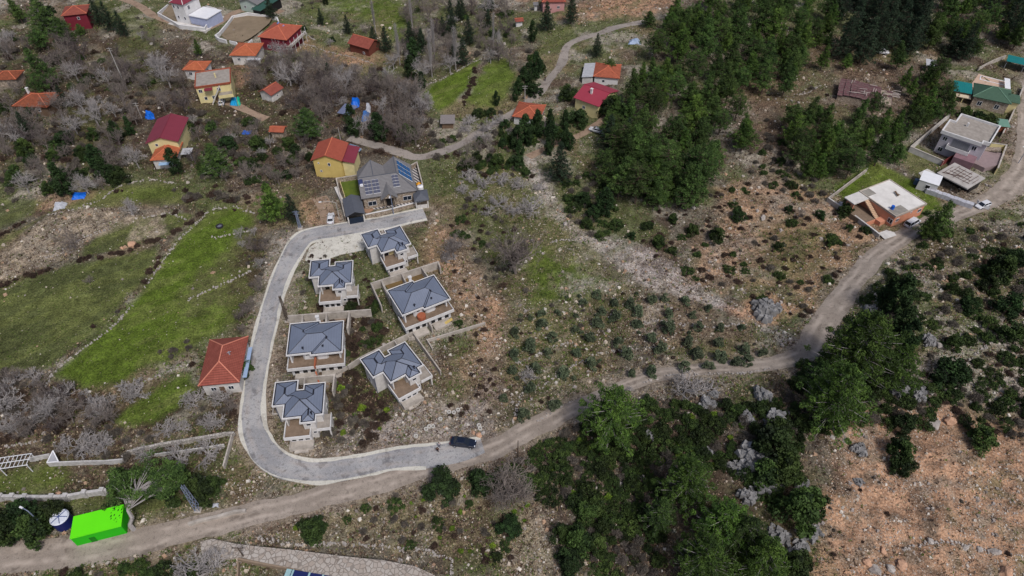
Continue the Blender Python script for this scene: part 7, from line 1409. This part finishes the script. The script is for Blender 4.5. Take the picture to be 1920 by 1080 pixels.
# past 290 of a kind: the smallest in the photo become one mass
def keep_largest(nm, limit, stuff_name, label):
    global PLANTS
    L_ = [q for q in PLANTS if q[0].name.split('.')[0] == nm]
    if len(L_) <= limit: return
    L_.sort(key=lambda q: -q[2]/(q[4]*S+CAMH*S)); drop = L_[limit:]; Vs, Fs, Ts, b = [], [], [], 0; m_ = []
    for q in drop:
        o = q[0]; me = o.data; n = len(me.vertices); co = np.empty(n*3, np.float32); me.vertices.foreach_get("co", co); co = co.reshape(-1, 3)*np.array(o.scale); a = o.rotation_euler.z
        Vs.append(np.stack([co[:, 0]*cos(a)-co[:, 1]*sin(a)+o.location.x, co[:, 0]*sin(a)+co[:, 1]*cos(a)+o.location.y, co[:, 2]+o.location.z], -1)); Fs.append(np.arange(n).reshape(-1, 4)+b); b += n
        tt = np.empty(len(me.polygons), np.float32); me.attributes["tone"].data.foreach_get("value", tt); Ts.append(tt); m_ = [me.materials[0]]
    tag(link(stuff_name, build_mesh(stuff_name, np.concatenate(Vs), np.concatenate(Fs), m_, tone=np.concatenate(Ts))), label, "shrubs", None, "stuff")
    ids = {id(q) for q in drop}; PLANTS = [q for q in PLANTS if id(q) not in ids]
    for q in drop: bpy.data.objects.remove(q[0])
keep_largest("evergreen_shrub", 295, "evergreen_scrub", "small evergreen shrubs scattered over the slopes"); keep_largest("twiggy_shrub", 290, "twiggy_scrub", "grey twiggy scrub filling the gaps between trees and houses"); keep_largest("bramble_bush", 290, "bramble_scrub", "dead brown brambles dotted over the far ground")
# ---- labels
from collections import defaultdict
cnt = defaultdict(list); SZ = {'maq':(.85,1.1),'bram':(.65,.95),'grb':(.7,1.0),'bare':(.7,.95),'evg':(.8,1.3),'pine':(.8,1.05),'pinel':(.8,1.05),'cedar':(.6,.95),'olive':(.85,1.1),'fig':(.9,1.2),'cyp':(.95,1.15),'lime':(.75,.95)}
ORD = "first second third fourth fifth sixth seventh eighth ninth tenth eleventh twelfth thirteenth fourteenth fifteenth sixteenth seventeenth eighteenth nineteenth twentieth".split()
for o, k, s_, x, y in PLANTS:
    a, b_ = SZ.get(k, (.8, 1.1)); sz = "small " if s_ < a else ("large " if s_ > b_ else ""); r_, nm2 = rel(x, y)
    cnt[sz+KINDS[k][5]+" "+r_].append((o, x, y, nm2, KINDS[k][3], KINDS[k][4]))
for o, lab, gr_, r_, x, y in ROCKS: cnt[("small " if r_ < 1.0 else ("large " if r_ > 1.6 else ""))+lab.split(" jutting")[0].split(" lying")[0].split(" on the bare")[0]+" "+rel(x, y)[0]].append((o, x, y, rel(x, y)[1], "boulder", gr_))
for lab, L_ in cnt.items():
    L_.sort(key=lambda q: q[1]/(q[2]*S+CAMH*S)); n = len(L_)
    for i, (o, x, y, nm2, ca, gr_) in enumerate(L_):
        l3 = lab
        if n > 1:
            if n > 20 and i > 19: l3 = lab+', towards the '+nm2
            pre = "leftmost" if i == 0 else ("rightmost" if i == n-1 else (ORD[i] if i < 20 else "")+" from left,")
            if (i < 20 or i == n-1) and len((pre+" "+lab).split()) <= 16: l3 = pre+" "+lab
        tag(o, l3 if len(l3.split()) <= 16 else lab, ca, gr_)
# ---------------------------------------------------------------- uncountable small cover: loose stones, weeds, grass
def ground_at(X, Y, Fld):
    i = np.clip(np.searchsorted(gx, X)-1, 0, len(gx)-2); j = np.clip(np.searchsorted(gy, Y)-1, 0, len(gy)-2); u = (X-gx[i])/(gx[i+1]-gx[i]); v = (Y-gy[j])/(gy[j+1]-gy[j])
    if Fld.ndim == 3: u = u[:, None]; v = v[:, None]
    return (Fld[j, i]*(1-u)+Fld[j, i+1]*u)*(1-v)+(Fld[j+1, i]*(1-u)+Fld[j+1, i+1]*u)*v
def view_pts(n, rng, pw=1.0):
    px = rng.uniform(-60, 1980, n); py = rng.uniform(-10, 1110, n); x = (px-960)/FOC; y = -(py-540)/FOC; t = CAMH/(S-y*S); return x*t, (y*S+S)*t
def on_road(X, Y):
    m = np.zeros(len(X), bool)
    for P_, w_, _ in BLOCK: m |= linedist(X, Y, P_) < w_-.4
    for P_ in FLAT[1:2]: m |= polydist(X, Y, W2([(630,300),(800,300),(810,400),(640,420)])) < 0
    return m
rng = np.random.RandomState(5)
X, Y = view_pts(150000, rng); st_ = ground_at(X, Y, stony)*sstep(.35, .65, fbm(X, Y, 5, 300)+.08); k = (rng.rand(len(X)) < st_*.62) & ~on_road(X, Y); X, Y = X[k], Y[k]; n = len(X)
Zg = ground_at(X, Y, HT); s_ = .07+.11*rng.pareto(3.2, n).clip(0, 3.0); s_ *= (.75+.5*np.hypot(X, Y)/200)*(1-.15*ground_at(X, Y, barez))
cube = np.array([(-1,-1,-.7),(1,-1,-.7),(1,1,-.7),(-1,1,-.7),(-.7,-.7,.6),(.7,-.6,.7),(.6,.7,.6),(-.7,.7,.7)]); qf = np.array([(4,5,6,7),(0,1,5,4),(1,2,6,5),(2,3,7,6),(3,0,4,7)])
Vs = cube[None]*rng.uniform(.6, 1.3, (n, 8, 3))*s_[:, None, None]; a = rng.uniform(0, 6.3, n)[:, None]; xx = Vs[..., 0]*np.cos(a)-Vs[..., 1]*np.sin(a); yy = Vs[..., 0]*np.sin(a)+Vs[..., 1]*np.cos(a)
Vs = np.stack([xx+X[:, None], yy+Y[:, None], Vs[..., 2]*.8+(Zg+s_*.25)[:, None]], -1).reshape(-1, 3); Fs = (qf[None]+(np.arange(n)*8)[:, None, None]).reshape(-1, 4)
pal = np.array([lin(c_) for c_ in ((176,168,160),(160,152,148),(190,178,164),(168,140,118),(132,124,118),(204,198,190))]); cs = pal[rng.randint(0, 6, n)]*rng.uniform(.75, 1.1, (n, 1))
def attr_mat(name, rough_=.9, obj=False):
    m = bpy.data.materials.new(name); m.use_nodes = True; N = m.node_tree.nodes; b = N["Principled BSDF"]; b.inputs["Roughness"].default_value = rough_; b.inputs["Specular IOR Level"].default_value = .2; a_ = N.new("ShaderNodeAttribute"); a_.attribute_name = "col"; m.node_tree.links.new(a_.outputs["Color"], b.inputs["Base Color"]); return m
tag(link("loose_stones", build_mesh("loose_stones", Vs, Fs, [attr_mat("loose_stone")], col=np.repeat(cs, 5, 0))), "loose pale stones and rubble scattered over the slopes", "rubble", None, "stuff")
X, Y = view_pts(150000, rng); gr = ground_at(X, Y, greenness); fd = ground_at(X, Y, field); dens = (.30+.45*sstep(.4, .65, fbm(X, Y, 6, 310)))*(1-.55*fd)*(1-.85*ground_at(X, Y, barez)); k = (rng.rand(len(X)) < dens) & ~on_road(X, Y); X, Y = X[k], Y[k]; gr = gr[k]; fd = fd[k]; n = len(X); Zg = ground_at(X, Y, HT)
B_ = 5; h_ = (.14+.3*rng.rand(n)**2)*(1-.6*fd)*(.7+.5*np.hypot(X, Y)/200); a = rng.uniform(0, 6.3, (n, B_)); r_ = rng.uniform(.1, .35, (n, B_))*(1-.4*fd[:, None]); w_ = .05+.05*rng.rand(n, B_)
bx = X[:, None]+np.cos(a)*r_*.5; by = Y[:, None]+np.sin(a)*r_*.5; tx = bx+np.cos(a)*r_; ty = by+np.sin(a)*r_; px_, py_ = -np.sin(a)*w_, np.cos(a)*w_; z0 = np.repeat(Zg[:, None], B_, 1)
Vg = np.stack([np.stack([bx-px_, by-py_, z0-.02], -1), np.stack([bx+px_, by+py_, z0-.02], -1), np.stack([tx+px_*.5, ty+py_*.5, z0+h_[:, None]], -1), np.stack([tx-px_*.5, ty-py_*.5, z0+h_[:, None]*.9], -1)], 2).reshape(-1, 3); Fg = np.arange(len(Vg)).reshape(-1, 4)
dry = np.array([lin(c_) for c_ in ((126,106,92),(84,66,56),(156,142,118),(62,48,42),(112,104,74))]); grn = np.array([lin(c_) for c_ in ((84,104,44),(70,92,36),(104,116,60),(58,74,34),(92,100,58))])
ig = rng.rand(n) < gr*.95+.12; cg = np.where(ig[:, None], grn[rng.randint(0, 5, n)], dry[rng.randint(0, 5, n)])*rng.uniform(.7, 1.15, (n, 1))
tag(link("weeds_and_grass", build_mesh("weeds_and_grass", Vg, Fg, [attr_mat("weed_blades")], col=np.repeat(cg, B_, 0))), "low weeds, dry stalks and grass tufts covering the open ground", "grass", None, "stuff")
from collections import Counter
print(Counter(q[0].name.split(".")[0] for q in PLANTS))
print("PLANTS", len(PLANTS), "stones", len(cs), "tufts", n)
